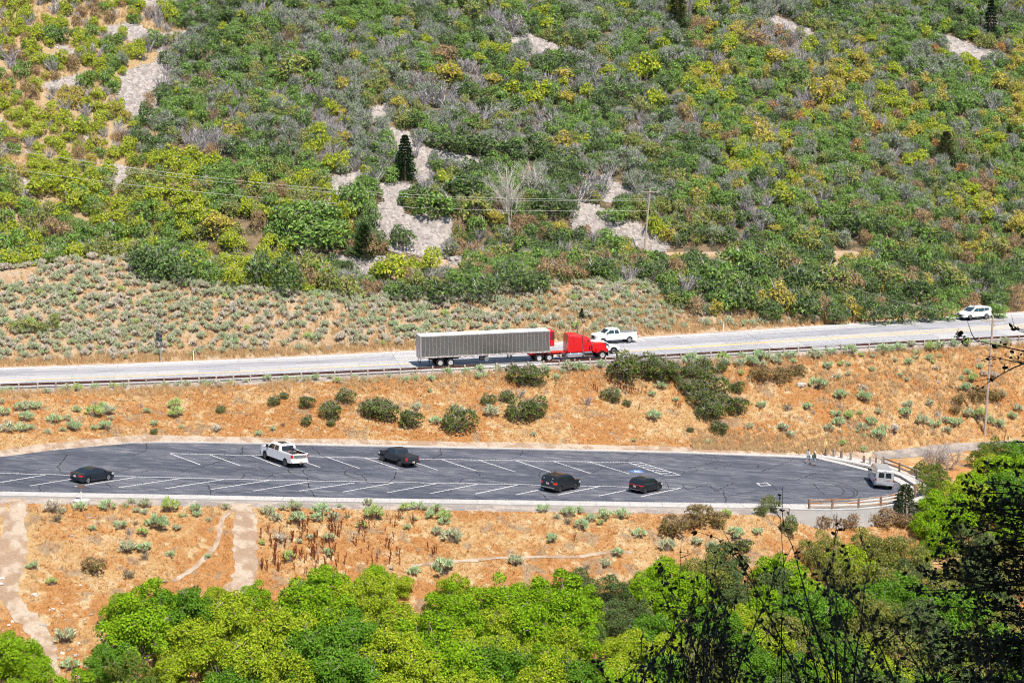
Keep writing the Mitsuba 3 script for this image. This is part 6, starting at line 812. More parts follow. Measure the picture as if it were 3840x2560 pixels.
# ---- pickups
def pickup(key, label, M, L0, L1, W, H, wb, wr, bed_z, cab0, cab1, hood, paint, glass='dark_glass', rim='rim_dark', cover=None, tail_mat=None, trim='black_plastic', belt=None):
    belt = belt or hood + 0.02
    prof = [(L0 + 0.05, 0.62), (L0, 0.95), (L0 + 0.03, bed_z), (cab0 - 0.04, bed_z), (cab0 - 0.02, belt), (cab0 + 0.10, H - 0.12), (cab0 + 0.28, H), (cab1 - 0.75, H + 0.01), (cab1 - 0.5, H - 0.06), (cab1 + 0.12, hood + 0.08), (L1 - 0.3, hood), (L1 - 0.05, hood - 0.14), (L1, 0.75), (L1 - 0.08, 0.50), (L0 + 0.2, 0.52)]
    c = Car(key, label, 'pickup truck', M, prof, W, belt - 0.05, H, 0.2, (wb / 2, -wb / 2), wr, W - 0.26, paint, 0.22)
    z0, z1 = belt, H - 0.16; m = (cab0 + cab1) / 2 - 0.18
    for P in ([(cab1 - 0.1, z0), (cab1 - 0.62, z1), (m + 0.05, z1 + 0.02), (m + 0.05, z0)], [(m - 0.05, z0), (m - 0.05, z1 + 0.02), (cab0 + 0.26, z1), (cab0 + 0.16, z0)]):
        for g in c.side(P, 0.45): c.patch('side_window', g, glass)
    c.patch('windscreen', wedge(cab1 - 0.52, cab1 + 0.2, W / 2 - 0.22, hood + 0.1, H - 0.1), glass)
    c.patch('rear_window', wedge(cab0 - 0.3, cab0 + 0.2, W / 2 - 0.34, belt + 0.05, H - 0.17), 'dark_glass')
    for s in (-1, 1):
        c.patch('tail_light', poly_solid([(s * (W / 2 + 0.1), bed_z - 0.42), (s * (W / 2 - 0.19), bed_z - 0.42), (s * (W / 2 - 0.19), bed_z - 0.06), (s * (W / 2 + 0.1), bed_z - 0.06)], L0 - 0.1, L0 + 0.16, 'x'), 'red_lens', 2)
        c.patch('headlight', poly_solid([(s * (W / 2 + 0.1), hood - 0.42), (s * (W / 2 - 0.42), hood - 0.42), (s * (W / 2 - 0.42), hood - 0.2), (s * (W / 2 + 0.1), hood - 0.18)], L1 - 0.4, L1 + 0.1, 'x'), 'clear_lens', 2)
        c.put('running_board', box(cab0, cab1 + 0.2, s * (W / 2 - 0.02) - 0.06, s * (W / 2 - 0.02) + 0.06, 0.44, 0.50), 'black_plastic')
    c.patch('grille', wedge(L1 - 0.3, L1 + 0.1, W / 2 - 0.48, 0.72, hood - 0.2), 'black_plastic')
    if tail_mat: c.patch('tailgate_panel', wedge(L0 - 0.1, L0 + 0.1, W / 2 - 0.24, bed_z - 0.44, bed_z - 0.12), tail_mat, 2)
    else: c.patch('tailgate_panel', wedge(L0 - 0.1, L0 + 0.1, W / 2 - 0.24, bed_z - 0.44, bed_z - 0.08), paint)
    c.put('rear_bumper', box(L0 - 0.14, L0 + 0.1, -W / 2 + 0.06, W / 2 - 0.06, 0.56, 0.74, 0.04), 'chrome' if trim == 'chrome' else paint if paint != 'slate_car' else 'black_plastic'); plate(c, L0 - 0.145, 0.68)
    c.put('front_bumper', box(L1 - 0.12, L1 + 0.12, -W / 2 + 0.05, W / 2 - 0.05, 0.48, 0.68, 0.05), 'chrome' if trim == 'chrome' else 'black_plastic')
    mirrors(c, cab1 - 0.18, belt + 0.1, 'black_plastic' if paint != 'slate_car' else paint); handles(c, (m + 0.2, cab0 + 0.35), belt - 0.12, 'black_plastic' if paint != 'slate_car' else paint)
    if cover: c.put('bed_cover', box(L0 + 0.08, cab0 - 0.1, -W / 2 + 0.1, W / 2 - 0.1, bed_z - 0.01, bed_z + 0.045, 0.02), cover)
    else:
        c.body = c.body - m3d.Manifold.cube([cab0 - L0 - 0.22, W - 0.3, 1.0], False).translate([L0 + 0.1, -W / 2 + 0.15, bed_z - 0.5])
        c.put('bed_liner', [box(L0 + 0.1, cab0 - 0.12, -W / 2 + 0.15, W / 2 - 0.15, bed_z - 0.51, bed_z - 0.495), box(L0 + 0.1, cab0 - 0.12, W / 2 - 0.165, W / 2 - 0.152, bed_z - 0.5, bed_z - 0.02), box(L0 + 0.1, cab0 - 0.12, -W / 2 + 0.152, -W / 2 + 0.165, bed_z - 0.5, bed_z - 0.02)], 'black_plastic')
    c.finish(rim, 6); return c
M_F = on(-25.0, 199.94, 127.8, 1.06, 'lot')
c = pickup('pickup', 'white crew cab pickup with gear in its open bed, on the lot', M_F, -3.25, 3.0, 2.05, 2.03, 4.06, 0.43, 1.47, -0.80, 1.55, 1.36, 'white_car', tail_mat='grey_trim', rim='rim_dark')
c.patch('sunroof', wedge(-0.3, 0.85, 0.5, 1.9, 2.2), 'dark_glass'); c.put('brake_light', box(-0.76, -0.70, -0.1, 0.1, 1.93, 1.96), 'red_lens'); c.put('tow_hitch', box(-3.52, -3.2, -0.05, 0.05, 0.42, 0.5), 'rim_silver')
for s in (-1, 1): c.put('tow_mirror', box(1.3, 1.42, s * 1.2 - 0.14, s * 1.2 + 0.14, 1.38, 1.72, 0.03), 'black_plastic')
dm = meshkit.text_mesh('FX4', 0.13, 0.004); v = dm.vertices.copy(); v = np.column_stack([-2.4 - v[:, 0], 1.026 + v[:, 2], 1.28 + v[:, 1]]); c.put('decal', (v, dm.faces), 'plate_red')
def cargo(name, label, cat_, x, y, z, mats):
    k = num(name); lab(k, label, cat_)
    for nm, m, mt in mats: put(nm, tf(cat(m if isinstance(m, list) else [m]), M_F @ place(x, y, z)), mt, k)
bs('bag_black', (0.018, 0.018, 0.022), 0.7); bs('bag_grey', (0.07, 0.075, 0.085), 0.7)
cargo('storage_case', 'black case with an orange tag nearest the tailgate in the white pickup bed', 'case', -2.55, -0.1, 0.99, [('case', box(-0.45, 0.4, -0.5, 0.55, 0, 0.42, 0.05), 'bag_black'), ('tag', box(-0.1, 0.08, -0.06, 0.06, 0.42, 0.435), 'orange_strap')])
cargo('storage_case', 'dark grey case with an orange tag behind the cab of the white pickup', 'case', -1.45, 0.25, 0.99, [('case', box(-0.4, 0.4, -0.45, 0.45, 0, 0.48, 0.05), 'bag_grey'), ('tag', box(-0.1, 0.08, -0.06, 0.06, 0.48, 0.495), 'orange_strap')])
cargo('duffel_bag', 'black duffel bag in the middle of the white pickup bed', 'bag', -2.0, 0.5, 0.99, [('bag', tube([(-0.35, 0, 0.2), (-0.3, 0, 0.2), (0.3, 0, 0.2), (0.35, 0, 0.2)], [0.12, 0.2, 0.2, 0.12], 10), 'bag_black'), ('handle', tube([(-0.15, 0, 0.38), (-0.08, 0, 0.48), (0.08, 0, 0.48), (0.15, 0, 0.38)], 0.015, 5), 'bag_grey')])
cargo('compressor', 'silver and black machine standing at the right rear of the cab in the pickup bed', 'machine', -1.2, -0.55, 0.99, [('tank', tube([(-0.25, 0, 0.3), (-0.2, 0, 0.3), (0.2, 0, 0.3), (0.25, 0, 0.3)], [0.05, 0.16, 0.16, 0.05], 12), 'rim_silver'), ('motor', box(-0.16, 0.16, -0.13, 0.13, 0.44, 0.70, 0.03), 'chrome'), ('frame', [box(-0.25, 0.25, -0.2, -0.16, 0, 0.2), box(-0.25, 0.25, 0.16, 0.2, 0, 0.2)], 'bag_black')])
c = pickup('pickup', 'dark slate pickup with a black bed cover, right of the white pickup on the lot', on(-12.75, 203.97, 129.8, 1.0, 'lot'), -2.80, 2.52, 1.89, 1.79, 3.236, 0.385, 1.24, -0.72, 1.15, 1.16, 'slate_car', cover='bed_cover', rim='rim_dark')
for s in (-1, 1): c.put('wheel_flare', [tf(lathe([(0.43, -0.03), (0.49, -0.03), (0.49, 0.03), (0.43, 0.03), (0.43, -0.03)], 24), place(x, s * 0.945, 0.385)) for x in (1.618, -1.618)], 'black_plastic')
c = pickup('pickup', 'white crew cab pickup with a grey bed cover driving left on the highway', on(13.93, 253.43, -161.5, 1.06, 'hwy'), -3.02, 2.86, 2.03, 1.95, 3.68, 0.40, 1.38, -0.55, 1.45, 1.30, 'white_car', glass='teal_glass', rim='rim_silver', cover='grey_trim', trim='chrome')
c.put('side_marker', box(2.6, 2.75, 1.0, 1.03, 0.93, 1.0), 'amber_lens')
dm = meshkit.text_mesh('4x4', 0.12, 0.004); v = dm.vertices.copy(); c.put('decal', (np.column_stack([-2.0 - v[:, 0], 1.018 + v[:, 2], 1.17 + v[:, 1]]), dm.faces), 'plate_red')
# ---- wagons on the highway
c = suv('suv', 'white suv driving left on the highway at the right edge', 'suv', on(68.27, 273.79, -156.1, 1.06, 'hwy'), [(-2.38, 0.45), (-2.45, 0.70), (-2.40, 1.12), (-2.12, 1.66), (-1.85, 1.74), (-0.3, 1.78), (0.3, 1.73), (0.5, 1.64), (1.25, 1.14), (2.15, 1.02), (2.42, 0.82), (2.46, 0.45), (2.28, 0.28), (-2.2, 0.34)], 1.99, 1.10, 1.78, 2.82, 0.37, 'white_car',
    [[(1.0, 1.15), (0.42, 1.57), (-0.02, 1.62), (-0.02, 1.12)], [(-0.06, 1.12), (-0.06, 1.62), (-1.0, 1.62), (-1.0, 1.14)], [(-1.04, 1.14), (-1.04, 1.62), (-1.75, 1.58), (-2.0, 1.30)]], (0.35, 1.2, 1.16, 1.68), (-1.95, 1.16, 1.6), glass='teal_glass', rails=(0.1, -1.8, 'rim_silver'), lamp_r=(0.95, 1.15))
c.patch('sunroof', wedge(-0.2, 0.3, 0.4, 1.72, 1.9), 'dark_glass')
HD = math.degrees(math.atan2(hwy(0.3, 14)[1] - hwy(0.3, 8)[1], 6))
cx = np.array([13.43, 244.32]); d = np.array([math.cos(math.radians(HD)), math.sin(math.radians(HD))]); nrm = np.array([-d[1], d[0]]); cc = cx - d * 1.42 * 1.06 + nrm * 0.82 * 1.06
c = suv('crossover', 'white crossover with black wheel arches half hidden behind the red truck', 'suv', on(cc[0], cc[1], HD, 1.06, 'hwy'), [(-2.25, 0.42), (-2.32, 0.66), (-2.26, 1.04), (-1.85, 1.52), (-1.3, 1.62), (-0.3, 1.65), (0.25, 1.60), (0.45, 1.52), (1.25, 1.04), (2.05, 0.95), (2.3, 0.74), (2.33, 0.42), (2.15, 0.25), (-2.05, 0.30)], 1.86, 1.02, 1.65, 2.85, 0.36, 'white_car',
    [[(1.0, 1.06), (0.4, 1.46), (0.0, 1.5), (-0.02, 1.03)], [(-0.08, 1.03), (-0.06, 1.5), (-0.95, 1.47), (-1.0, 1.05)]], (0.3, 1.15, 1.08, 1.56), (-1.7, 1.15, 1.5), glass='teal_glass', rim='rim_silver')
for s in (-1, 1): c.put('wheel_arch', [tf(lathe([(0.40, -0.03), (0.50, -0.03), (0.50, 0.03), (0.40, 0.03), (0.40, -0.03)], 24), place(x, s * 0.935, 0.36)) for x in (1.425, -1.425)], 'black_plastic')
# ---- van
prof = [(-2.72, 0.48), (-2.80, 0.62), (-2.78, 1.15), (-2.66, 1.95), (-2.55, 2.06), (-2.3, 2.10), (1.0, 2.12), (1.35, 2.06), (2.02, 1.36), (2.62, 1.20), (2.8, 1.0), (2.82, 0.48), (2.6, 0.36), (-2.6, 0.38)]
c = Car('van', 'silver passenger van stopped at the right end of the lot', 'van', on(42.6, 211.6, 86.6, 1.08, 'lot'), prof, 2.02, 1.15, 2.10, 0.22, (1.75, -1.75), 0.37, 1.78, 'silver_car', 0.28)
for P in ([(1.75, 1.22), (1.22, 1.85), (0.72, 1.88), (0.72, 1.2)], [(0.55, 1.2), (0.55, 1.86), (-0.75, 1.86), (-0.75, 1.2)], [(-0.9, 1.2), (-0.9, 1.86), (-2.35, 1.84), (-2.45, 1.2)]):
    for g in c.side(P, 0.45): c.patch('side_window', g, 'dark_glass')
for s in (-1, 1):
    c.patch('rear_window', poly_solid([(s * 0.07, 1.25), (s * 0.68, 1.25), (s * 0.63, 1.78), (s * 0.07, 1.78)], -3, -2.4, 'x'), 'dark_glass')
    c.patch('tail_light', poly_solid([(s * 1.1, 0.86), (s * 0.88, 0.86), (s * 0.88, 1.12), (s * 1.1, 1.12)], -3, -2.66, 'x'), 'red_lens', 2)
    c.patch('headlight', poly_solid([(s * 1.1, 0.8), (s * 0.7, 0.8), (s * 0.7, 1.0), (s * 1.1, 1.0)], 2.5, 3, 'x'), 'clear_lens', 2)
    c.put('rear_door_seam', box(-2.79, -2.775, s * 0.012 - 0.006, s * 0.012 + 0.006, 0.75, 1.15), 'black_plastic')
c.patch('windscreen', wedge(1.38, 2.1, 0.78, 1.38, 2.0), 'dark_glass'); c.put('rear_bumper', box(-2.98, -2.74, -0.98, 0.98, 0.48, 0.70, 0.05), 'chrome', smooth=False); c.put('front_bumper', box(2.74, 2.95, -0.98, 0.98, 0.45, 0.66, 0.05), 'chrome')
for y in np.linspace(-0.62, 0.62, 7): c.put('roof_rib', box(-2.3, 0.95, y - 0.025, y + 0.025, 2.09, 2.135), 'silver_car')
c.put('licence_plate', box(-2.80, -2.785, -0.57, -0.23, 0.80, 0.98), 'plate_dark'); c.put('plate_mark', box(-2.806, -2.80, -0.52, -0.28, 0.84, 0.91), 'plate_white'); c.put('brake_light', box(-2.70, -2.62, -0.12, 0.12, 1.93, 1.98), 'red_lens')
mirrors(c, 1.45, 1.3, 'black_plastic'); c.patch('grille', wedge(2.6, 3, 0.66, 0.75, 1.02), 'black_plastic'); c.finish('rim_silver')

# ------------------------------------------------------------------ red semi truck with its refrigerated trailer
A0, A1 = np.array([-9.1, 234.72]), np.array([11.77, 240.24]); dv = (A1 - A0) / np.linalg.norm(A1 - A0); TH = math.degrees(math.atan2(dv[1], dv[0]))
z0, z1 = [hwy((p[1] - curve_at('HN', p[0])[0]) / (curve_at('HF', p[0])[0] - curve_at('HN', p[0])[0]), p[0])[2] + 0.068 for p in (A0, A1)]
MT = place(A0[0], A0[1], z0, TH, 1.0, np.cross([dv[0], dv[1], (z1 - z0) / np.linalg.norm(A1 - A0)], [-dv[1], dv[0], 0]) * 1.0)
SEMI = num('semi_truck'); lab(SEMI, 'red long nosed sleeper semi truck pulling a mirror polished trailer along the highway', 'truck')
def tp(name, mesh, mat, sub=None, smooth=False): return put(name, tf(cat(mesh) if isinstance(mesh, list) else mesh, MT), mat, SEMI + ('__' + sub if sub else ''), smooth)
# local frame: x forward from the rear axle, y away from the viewer, z up; the near flank is y = 0
bs('wheel_alloy', (0.72, 0.72, 0.73), 0.38, metal=0.6); bs('polished', (0.86, 0.86, 0.87), 0.24, metal=1.0); bs('alu_rail', (0.66, 0.66, 0.67), 0.4, metal=0.7); bs('roof_white', (0.78, 0.78, 0.77), 0.5); bs('tape_red', (0.55, 0.03, 0.03), 0.5); bs('tape_white', (0.78, 0.78, 0.78), 0.5); bs('chassis', (0.03, 0.03, 0.033), 0.7)
X0, X1, YN, YF, ZB, ZT = -2.55, 14.55, 0.0, 2.6, 1.22, 4.08
tp('box_frame', [box(X0 + 0.06, X1 - 0.05, YN + 0.03, YF - 0.03, ZB + 0.05, ZT - 0.06)], 'alu_rail', 'trailer')
tp('roof', box(X0, X1, YN, YF, ZT - 0.06, ZT, 0.02), 'roof_white', 'trailer')
n = 34; xs_ = np.linspace(X0 + 0.12, X1 - 0.1, n + 1); rt = np.random.default_rng(5)
for side, yy in ((-1, YN), (1, YF)):
    for k in range(n):
        a, b = xs_[k] + 0.02, xs_[k + 1] - 0.02; G = 5; ZZ = np.linspace(ZB + 0.16, ZT - 0.14, 13); XX = np.linspace(a, b, G); t1, t2 = rt.normal(0, 0.0018, 2); ph = rt.uniform(0, 6.3)
        v = np.array([[x, yy + side * (0.004 + 0.004 * math.sin((x - a) / (b - a) * math.pi) + 0.0016 * math.sin(z * 3.1 + ph) + t1 * (x - a)), z] for z in ZZ for x in XX]); i, j = np.meshgrid(np.arange(12), np.arange(G - 1), indexing='ij'); q = (i * G + j).ravel()
        tp('side_panel', (v, np.vstack([np.stack([q, q + 1, q + G + 1], 1), np.stack([q, q + G + 1, q + G], 1)])), 'polished', 'trailer', True)
        if side < 0: tp('rib', box(xs_[k] - 0.02, xs_[k] + 0.02, yy - 0.018, yy + 0.02, ZB + 0.14, ZT - 0.12), 'alu_rail', 'trailer')
for yy in (YN, YF): tp('top_rail', box(X0 + 0.02, X1, yy - 0.025, yy + 0.04, ZT - 0.16, ZT - 0.03, 0.01), 'alu_rail', 'trailer'); tp('bottom_rail', box(X0 + 0.02, X1, yy - 0.025, yy + 0.05, ZB - 0.02, ZB + 0.17, 0.01), 'alu_rail', 'trailer')
for x in np.arange(X0 + 0.35, X1 - 0.5, 0.92):
    tp('reflector_red', box(x, x + 0.26, YN - 0.034, YN - 0.027, ZB + 0.05, ZB + 0.10), 'tape_red', 'trailer'); tp('reflector_white', box(x + 0.27, x + 0.5, YN - 0.034, YN - 0.027, ZB + 0.05, ZB + 0.10), 'tape_white', 'trailer')
for k, (a, b) in enumerate(((YN + 0.08, 1.28), (1.32, YF - 0.08))): tp('rear_door', box(X0, X0 + 0.07, a, b, ZB + 0.1, ZT - 0.18, 0.012), 'alu_rail', 'trailer')
for y in (0.45, 0.95, 1.65, 2.15): tp('lock_rod', cyl([X0 - 0.03, y, ZB - 0.05], [X0 - 0.03, y, ZT - 0.2], 0.018, 6), 'rim_silver', 'trailer')
for y, zz in ((0.02, 1), (YF - 0.02, 1)): tp('corner_post', box(X0 - 0.02, X0 + 0.12, y - 0.05, y + 0.05, ZB - 0.05, ZT - 0.06, 0.01), 'alu_rail', 'trailer')
tp('rear_bumper', [box(X0 + 0.05, X0 + 0.14, 0.3, 2.3, 0.5, 0.62), box(X0 + 0.05, X0 + 0.12, 0.55, 0.65, 0.6, 1.2), box(X0 + 0.05, X0 + 0.12, 1.95, 2.05, 0.6, 1.2)], 'chassis', 'trailer')
tp('rear_sill', box(X0 - 0.02, X0 + 0.2, 0.0, 2.6, ZB - 0.16, ZB + 0.08, 0.01), 'alu_rail', 'trailer')
for y in (0.35, 2.25): tp('tail_light', box(X0 - 0.04, X0 - 0.018, y - 0.18, y + 0.18, ZB - 0.11, ZB + 0.0), 'red_lens', 'trailer')
tp('subframe', [box(-1.3, 2.6, 0.75, 0.95, 0.85, 1.2), box(-1.3, 2.6, 1.65, 1.85, 0.85, 1.2), box(-0.06, 0.06, 0.3, 2.3, 0.48, 0.6), box(1.33, 1.45, 0.3, 2.3, 0.48, 0.6), box(-1.5, 2.8, 0.1, 2.5, 1.14, 1.2)], 'chassis', 'trailer')
for y in (0.05, 1.95): tp('mud_flap', box(-0.98, -0.95, y, y + 0.6, 0.25, 1.15), 'black_plastic', 'trailer')
tp('landing_gear', [tube([(9.4, 0.5, 1.2), (9.4, 0.5, 0.45)], 0.07, 8), tube([(9.4, 2.1, 1.2), (9.4, 2.1, 0.45)], 0.07, 8), box(9.25, 9.55, 0.38, 0.62, 0.40, 0.45), box(9.25, 9.55, 1.98, 2.22, 0.40, 0.45), tube([(9.4, 0.5, 0.9), (9.9, 0.8, 1.2)], 0.03, 5), tube([(9.4, 0.5, 0.5), (9.9, 1.3, 1.2)], 0.03, 5), tube([(9.4, 0.5, 0.8), (9.4, 2.1, 0.8)], 0.03, 5)], 'chassis', 'trailer')
tp('fuel_tank', tube([(5.2, 0.45, 0.85), (5.22, 0.45, 0.85), (6.3, 0.45, 0.85), (6.32, 0.45, 0.85)], [0.2, 0.27, 0.27, 0.2], 16), 'chassis', 'trailer'); tp('spare_wheel', tf(lathe([(0.02, -0.04), (0.3, -0.08), (0.3, 0.08), (0.02, 0.04)], 16), place(6.1, 0.15, 0.78)), 'rim_silver', 'trailer')
tp('air_line', [tube([(1.9 + 0.3 * i, 0.2, 1.12 - 0.12 * math.sin(i * 1.35) ** 2) for i in range(10)], 0.018, 4)], 'chassis', 'trailer')
tp('reefer_unit', box(X1, X1 + 0.62, 0.22, 2.38, 1.95, 4.0, 0.08), 'truck_red', 'trailer')
for zz in (2.85, 3.1, 3.35, 3.6): tp('reefer_grille', box(X1 + 0.1, X1 + 0.64, 0.205, 2.395, zz, zz + 0.15), 'black_plastic', 'trailer')
def axle(x, dual, rim='wheel_alloy'):
    class C_: pass
    c_ = C_(); c_.key = SEMI + ('__trailer' if False else ''); c_.M = MT
    for y in ((0.15, 2.45) if not dual else (0.15, 0.48, 2.12, 2.45)): wheel(c_, x, y, 0.515, 0.27, -1 if y < 1.3 else 1, rim, 8, 0.58)
for x in (0.0, 1.36, 13.06, 14.42): axle(x, True)
axle(21.6, False)
# tractor
tp('frame_rail', [box(11.9, 22.3, 0.85, 0.97, 0.78, 1.04), box(11.9, 22.3, 1.63, 1.75, 0.78, 1.04)], 'truck_red'); tp('fifth_wheel', box(13.2, 14.3, 0.8, 1.8, 1.05, 1.2, 0.03), 'chassis'); tp('deck_plate', box(14.9, 17.0, 0.55, 2.05, 1.05, 1.10), 'truck_red')
tp('axle_beam', [box(12.98, 13.14, 0.3, 2.3, 0.45, 0.6), box(14.34, 14.5, 0.3, 2.3, 0.45, 0.6), box(21.54, 21.66, 0.2, 2.4, 0.45, 0.56)], 'chassis')
for x in (13.06, 14.42):
    for y in (0.02, 1.98): tp('quarter_fender', tf(lathe([(0.56, 0), (0.58, 0), (0.58, 0.58), (0.56, 0.58), (0.56, 0)], 24), place(x, y, 0.515))if False else box(x + 0.5, x + 0.56, y, y + 0.58, 0.55, 0.95), 'chassis')
def hull(P): return m3d.Manifold.hull_points(np.array(P, float))
def sym(L): return [p for x, y, z in L for p in ((x, y, z), (x, 2.6 - y, z))]
sl = hull(sym([(17.0, 0.13, 1.08), (17.0, 0.16, 3.1), (17.04, 0.3, 3.36), (17.2, 0.45, 3.42), (18.3, 0.45, 3.42), (18.75, 0.42, 3.28), (19.05, 0.3, 3.02), (19.05, 0.2, 2.8), (19.05, 0.13, 1.08)])); tp('sleeper', sl, 'truck_red', None, 25)
cab = hull(sym([(19.05, 0.22, 1.1), (19.05, 0.24, 2.5), (19.05, 0.36, 2.92), (19.45, 0.42, 2.96), (19.85, 0.44, 2.84), (20.05, 0.4, 2.62), (20.2, 0.34, 2.05), (20.2, 0.28, 1.1)])); tp('cab', cab, 'truck_red', None, 25)
hood = hull(sym([(20.2, 0.42, 0.95), (20.2, 0.45, 1.9), (20.2, 0.6, 2.06), (22.1, 0.68, 1.98), (22.28, 0.7, 1.9), (22.3, 0.72, 0.9), (20.2, 0.8, 2.1), (22.0, 0.9, 2.02)])); tp('hood', hood, 'truck_red', None, 25)
tp('sun_visor', hull(sym([(19.95, 0.36, 2.66), (20.3, 0.40, 2.52), (20.3, 0.40, 2.48), (19.95, 0.36, 2.56)])), 'truck_red'); tp('windscreen', hull(sym([(20.08, 0.45, 2.55), (20.225, 0.42, 2.12), (20.1, 0.45, 2.1), (20.0, 0.45, 2.5)])), 'dark_glass')
for y, s in ((0.0, -1), (2.6, 1)):
    f = lambda a: y - s * a
    tp('fender', m3d.Manifold.batch_boolean([hull([(20.75, f(0.04), 0.85), (20.85, f(0.04), 1.35), (21.2, f(0.06), 1.62), (21.9, f(0.06), 1.62), (22.35, f(0.08), 1.3), (22.45, f(0.10), 0.9), (20.75, f(0.75), 0.85), (20.85, f(0.75), 1.5), (21.2, f(0.75), 1.75), (21.9, f(0.75), 1.75), (22.35, f(0.75), 1.4), (22.45, f(0.75), 0.9)]), m3d.Manifold.cylinder(3.4, 0.62, 0.62, 28, True).rotate([90, 0, 0]).translate([21.6, 1.3, 0.515])], m3d.OpType.Subtract), 'truck_red', None, 30)
    tp('side_window', hull([(19.22, f(0.235), 2.08), (19.26, f(0.30), 2.56), (19.8, f(0.34), 2.54), (20.0, f(0.33), 2.1), (19.22, f(0.30), 2.08), (19.26, f(0.36), 2.56)]), 'dark_glass')
    tp('door', hull([(19.14, f(0.21), 1.12), (20.1, f(0.265), 1.12), (20.1, f(0.30), 2.02), (19.14, f(0.225), 2.02), (19.14, f(0.3), 1.12), (20.1, f(0.34), 2.02)]), 'truck_red'); tp('door_handle', box(19.25, 19.4, f(0.205) - 0.02, f(0.205) + 0.02, 1.72, 1.77), 'chrome'); tp('view_window', box(19.84, 20.02, f(0.252) - 0.02, f(0.252) + 0.02, 1.25, 1.7), 'dark_glass')
    tp('exhaust_stack', tube([(19.0, f(0.02), 0.75), (19.0, f(0.02), 4.05), (18.96, f(0.02), 4.3)], [0.075, 0.075, 0.07], 12), 'chrome', None, 40); tp('heat_shield', tube([(19.0, f(0.02), 1.5), (19.0, f(0.02), 2.7)], [0.088, 0.088], 12), 'chrome', None, 40)
    tp('fuel_tank', tube([(16.85, f(0.34), 0.72), (16.87, f(0.34), 0.72), (18.85, f(0.34), 0.72), (18.87, f(0.34), 0.72)], [0.2, 0.315, 0.315, 0.2], 24), 'chrome', None, 40)
    for x in (17.3, 18.4): tp('tank_strap', tube([(x, f(0.34), 0.72), (x + 0.05, f(0.34), 0.72)], [0.325, 0.325], 24), 'alu_rail')
    tp('battery_box', box(16.05, 16.6, min(f(0.08), f(0.7)), max(f(0.08), f(0.7)), 0.42, 1.0, 0.03), 'chrome'); tp('cab_step', box(19.15, 20.3, min(f(0.12), f(0.6)), max(f(0.12), f(0.6)), 0.42, 0.9, 0.03), 'chrome'); tp('air_tank', tube([(19.2, f(0.2), 1.0), (20.2, f(0.2), 1.0)], 0.09, 12), 'chrome', None, 40)
    tp('air_cleaner', tube([(20.42, f(0.42), 1.15), (20.42, f(0.42), 1.75), (20.42, f(0.42), 1.85)], [0.16, 0.16, 0.05], 14), 'truck_red', None, 40); tp('mirror', [tube([(20.15, f(0.3), 2.3), (20.3, f(0.0), 2.35)], 0.02, 5), box(20.24, 20.34, f(-0.02) - 0.1, f(-0.02) + 0.1, 1.7, 2.35, 0.02)], 'chrome')
    tp('headlight', tf(lathe([(0.001, -0.1), (0.12, -0.06), (0.13, 0.1), (0.001, 0.12)], 14), place(22.38, f(0.42), 1.2, -90)), 'clear_lens'); tp('locker_door', box(17.35, 17.95, f(0.125) - 0.008, f(0.125) + 0.008, 1.3, 1.75), 'truck_red'); tp('marker_light', box(21.7, 21.8, f(0.05) - 0.01, f(0.05) + 0.012, 1.3, 1.34), 'amber_lens')
    for zz in (2.55, 3.0): tp('sleeper_vent', box(17.65, 17.71, f(0.15) - 0.012, f(0.15) + 0.012, zz - 0.12, zz + 0.12), 'black_plastic')
tp('radiator_grille', box(22.3, 22.36, 0.78, 1.82, 0.85, 1.88, 0.03), 'chrome'); tp('front_bumper', box(22.42, 22.6, 0.08, 2.52, 0.28, 0.85, 0.06), 'chrome')
tp('rear_window', box(16.98, 17.0, 0.75, 1.25, 2.05, 2.55), 'dark_glass'); tp('sleeper_skirt', box(16.95, 17.1, 0.3, 2.3, 1.1, 1.5, 0.03), 'truck_red')
for y in (0.5, 0.75, 0.85, 0.95, 1.2): tp('rear_light', box(16.975, 17.0, y - 0.025, y + 0.025, 1.72, 1.77), 'clear_lens')
for y in (0.7, 1.0, 1.3, 1.6, 1.9): tp('roof_light', box(19.7, 19.82, y - 0.05, y + 0.05, 2.9, 2.98, 0.015), 'amber_lens' if y != 1.3 else 'chrome')
tp('cab_lamp', tube([(19.3, 0.8, 3.0), (19.45, 0.8, 3.0)], [0.09, 0.06], 10), 'chrome')

# ------------------------------------------------------------------ guardrail of weathering steel on timber posts
bs('rust_steel', (0.115, 0.055, 0.045), 0.7, metal=0.3); bs('rail_grey', (0.42, 0.42, 0.43), 0.6, metal=0.3); bs('post_wood', (0.33, 0.28, 0.23), 0.85); bs('post_wood_pale', (0.45, 0.40, 0.33), 0.85)
GR = num('guardrail'); lab(GR, 'rusty brown steel guardrail on timber posts along the near edge of the highway', 'guardrail')
gx = np.arange(-66, 84, 2.0); gy = curve_at('HN', gx)[0] - 0.55; gz = terrain(gx, gy)
PR = [(-0.0, 0.40), (0.05, 0.44), (0.05, 0.51), (-0.02, 0.55), (0.05, 0.59), (0.05, 0.66), (0.0, 0.70), (-0.012, 0.70), (0.036, 0.655), (0.036, 0.595), (-0.034, 0.55), (0.036, 0.505), (0.036, 0.445), (-0.012, 0.40)]
for k in range(len(gx) - 1):
    a, b = np.array([gx[k] + 0.01, gy[k], gz[k]]), np.array([gx[k + 1] - 0.01, gy[k + 1], gz[k + 1]]); d = (b - a)[:2]; d = d / np.linalg.norm(d); nn = np.array([-d[1], d[0]])
    v = [[p[0] + nn[0] * q[0], p[1] + nn[1] * q[0], p[2] + q[1]] for p in (a, b) for q in PR]; m = len(PR); f = [[i, (i + 1) % m, m + (i + 1) % m, m + i] for i in range(m)]
    put('rail', (np.array(v), np.array(f)), 'rail_grey' if -6 < gx[k] < 4 or 38 < gx[k] < 46 else 'rust_steel', GR)
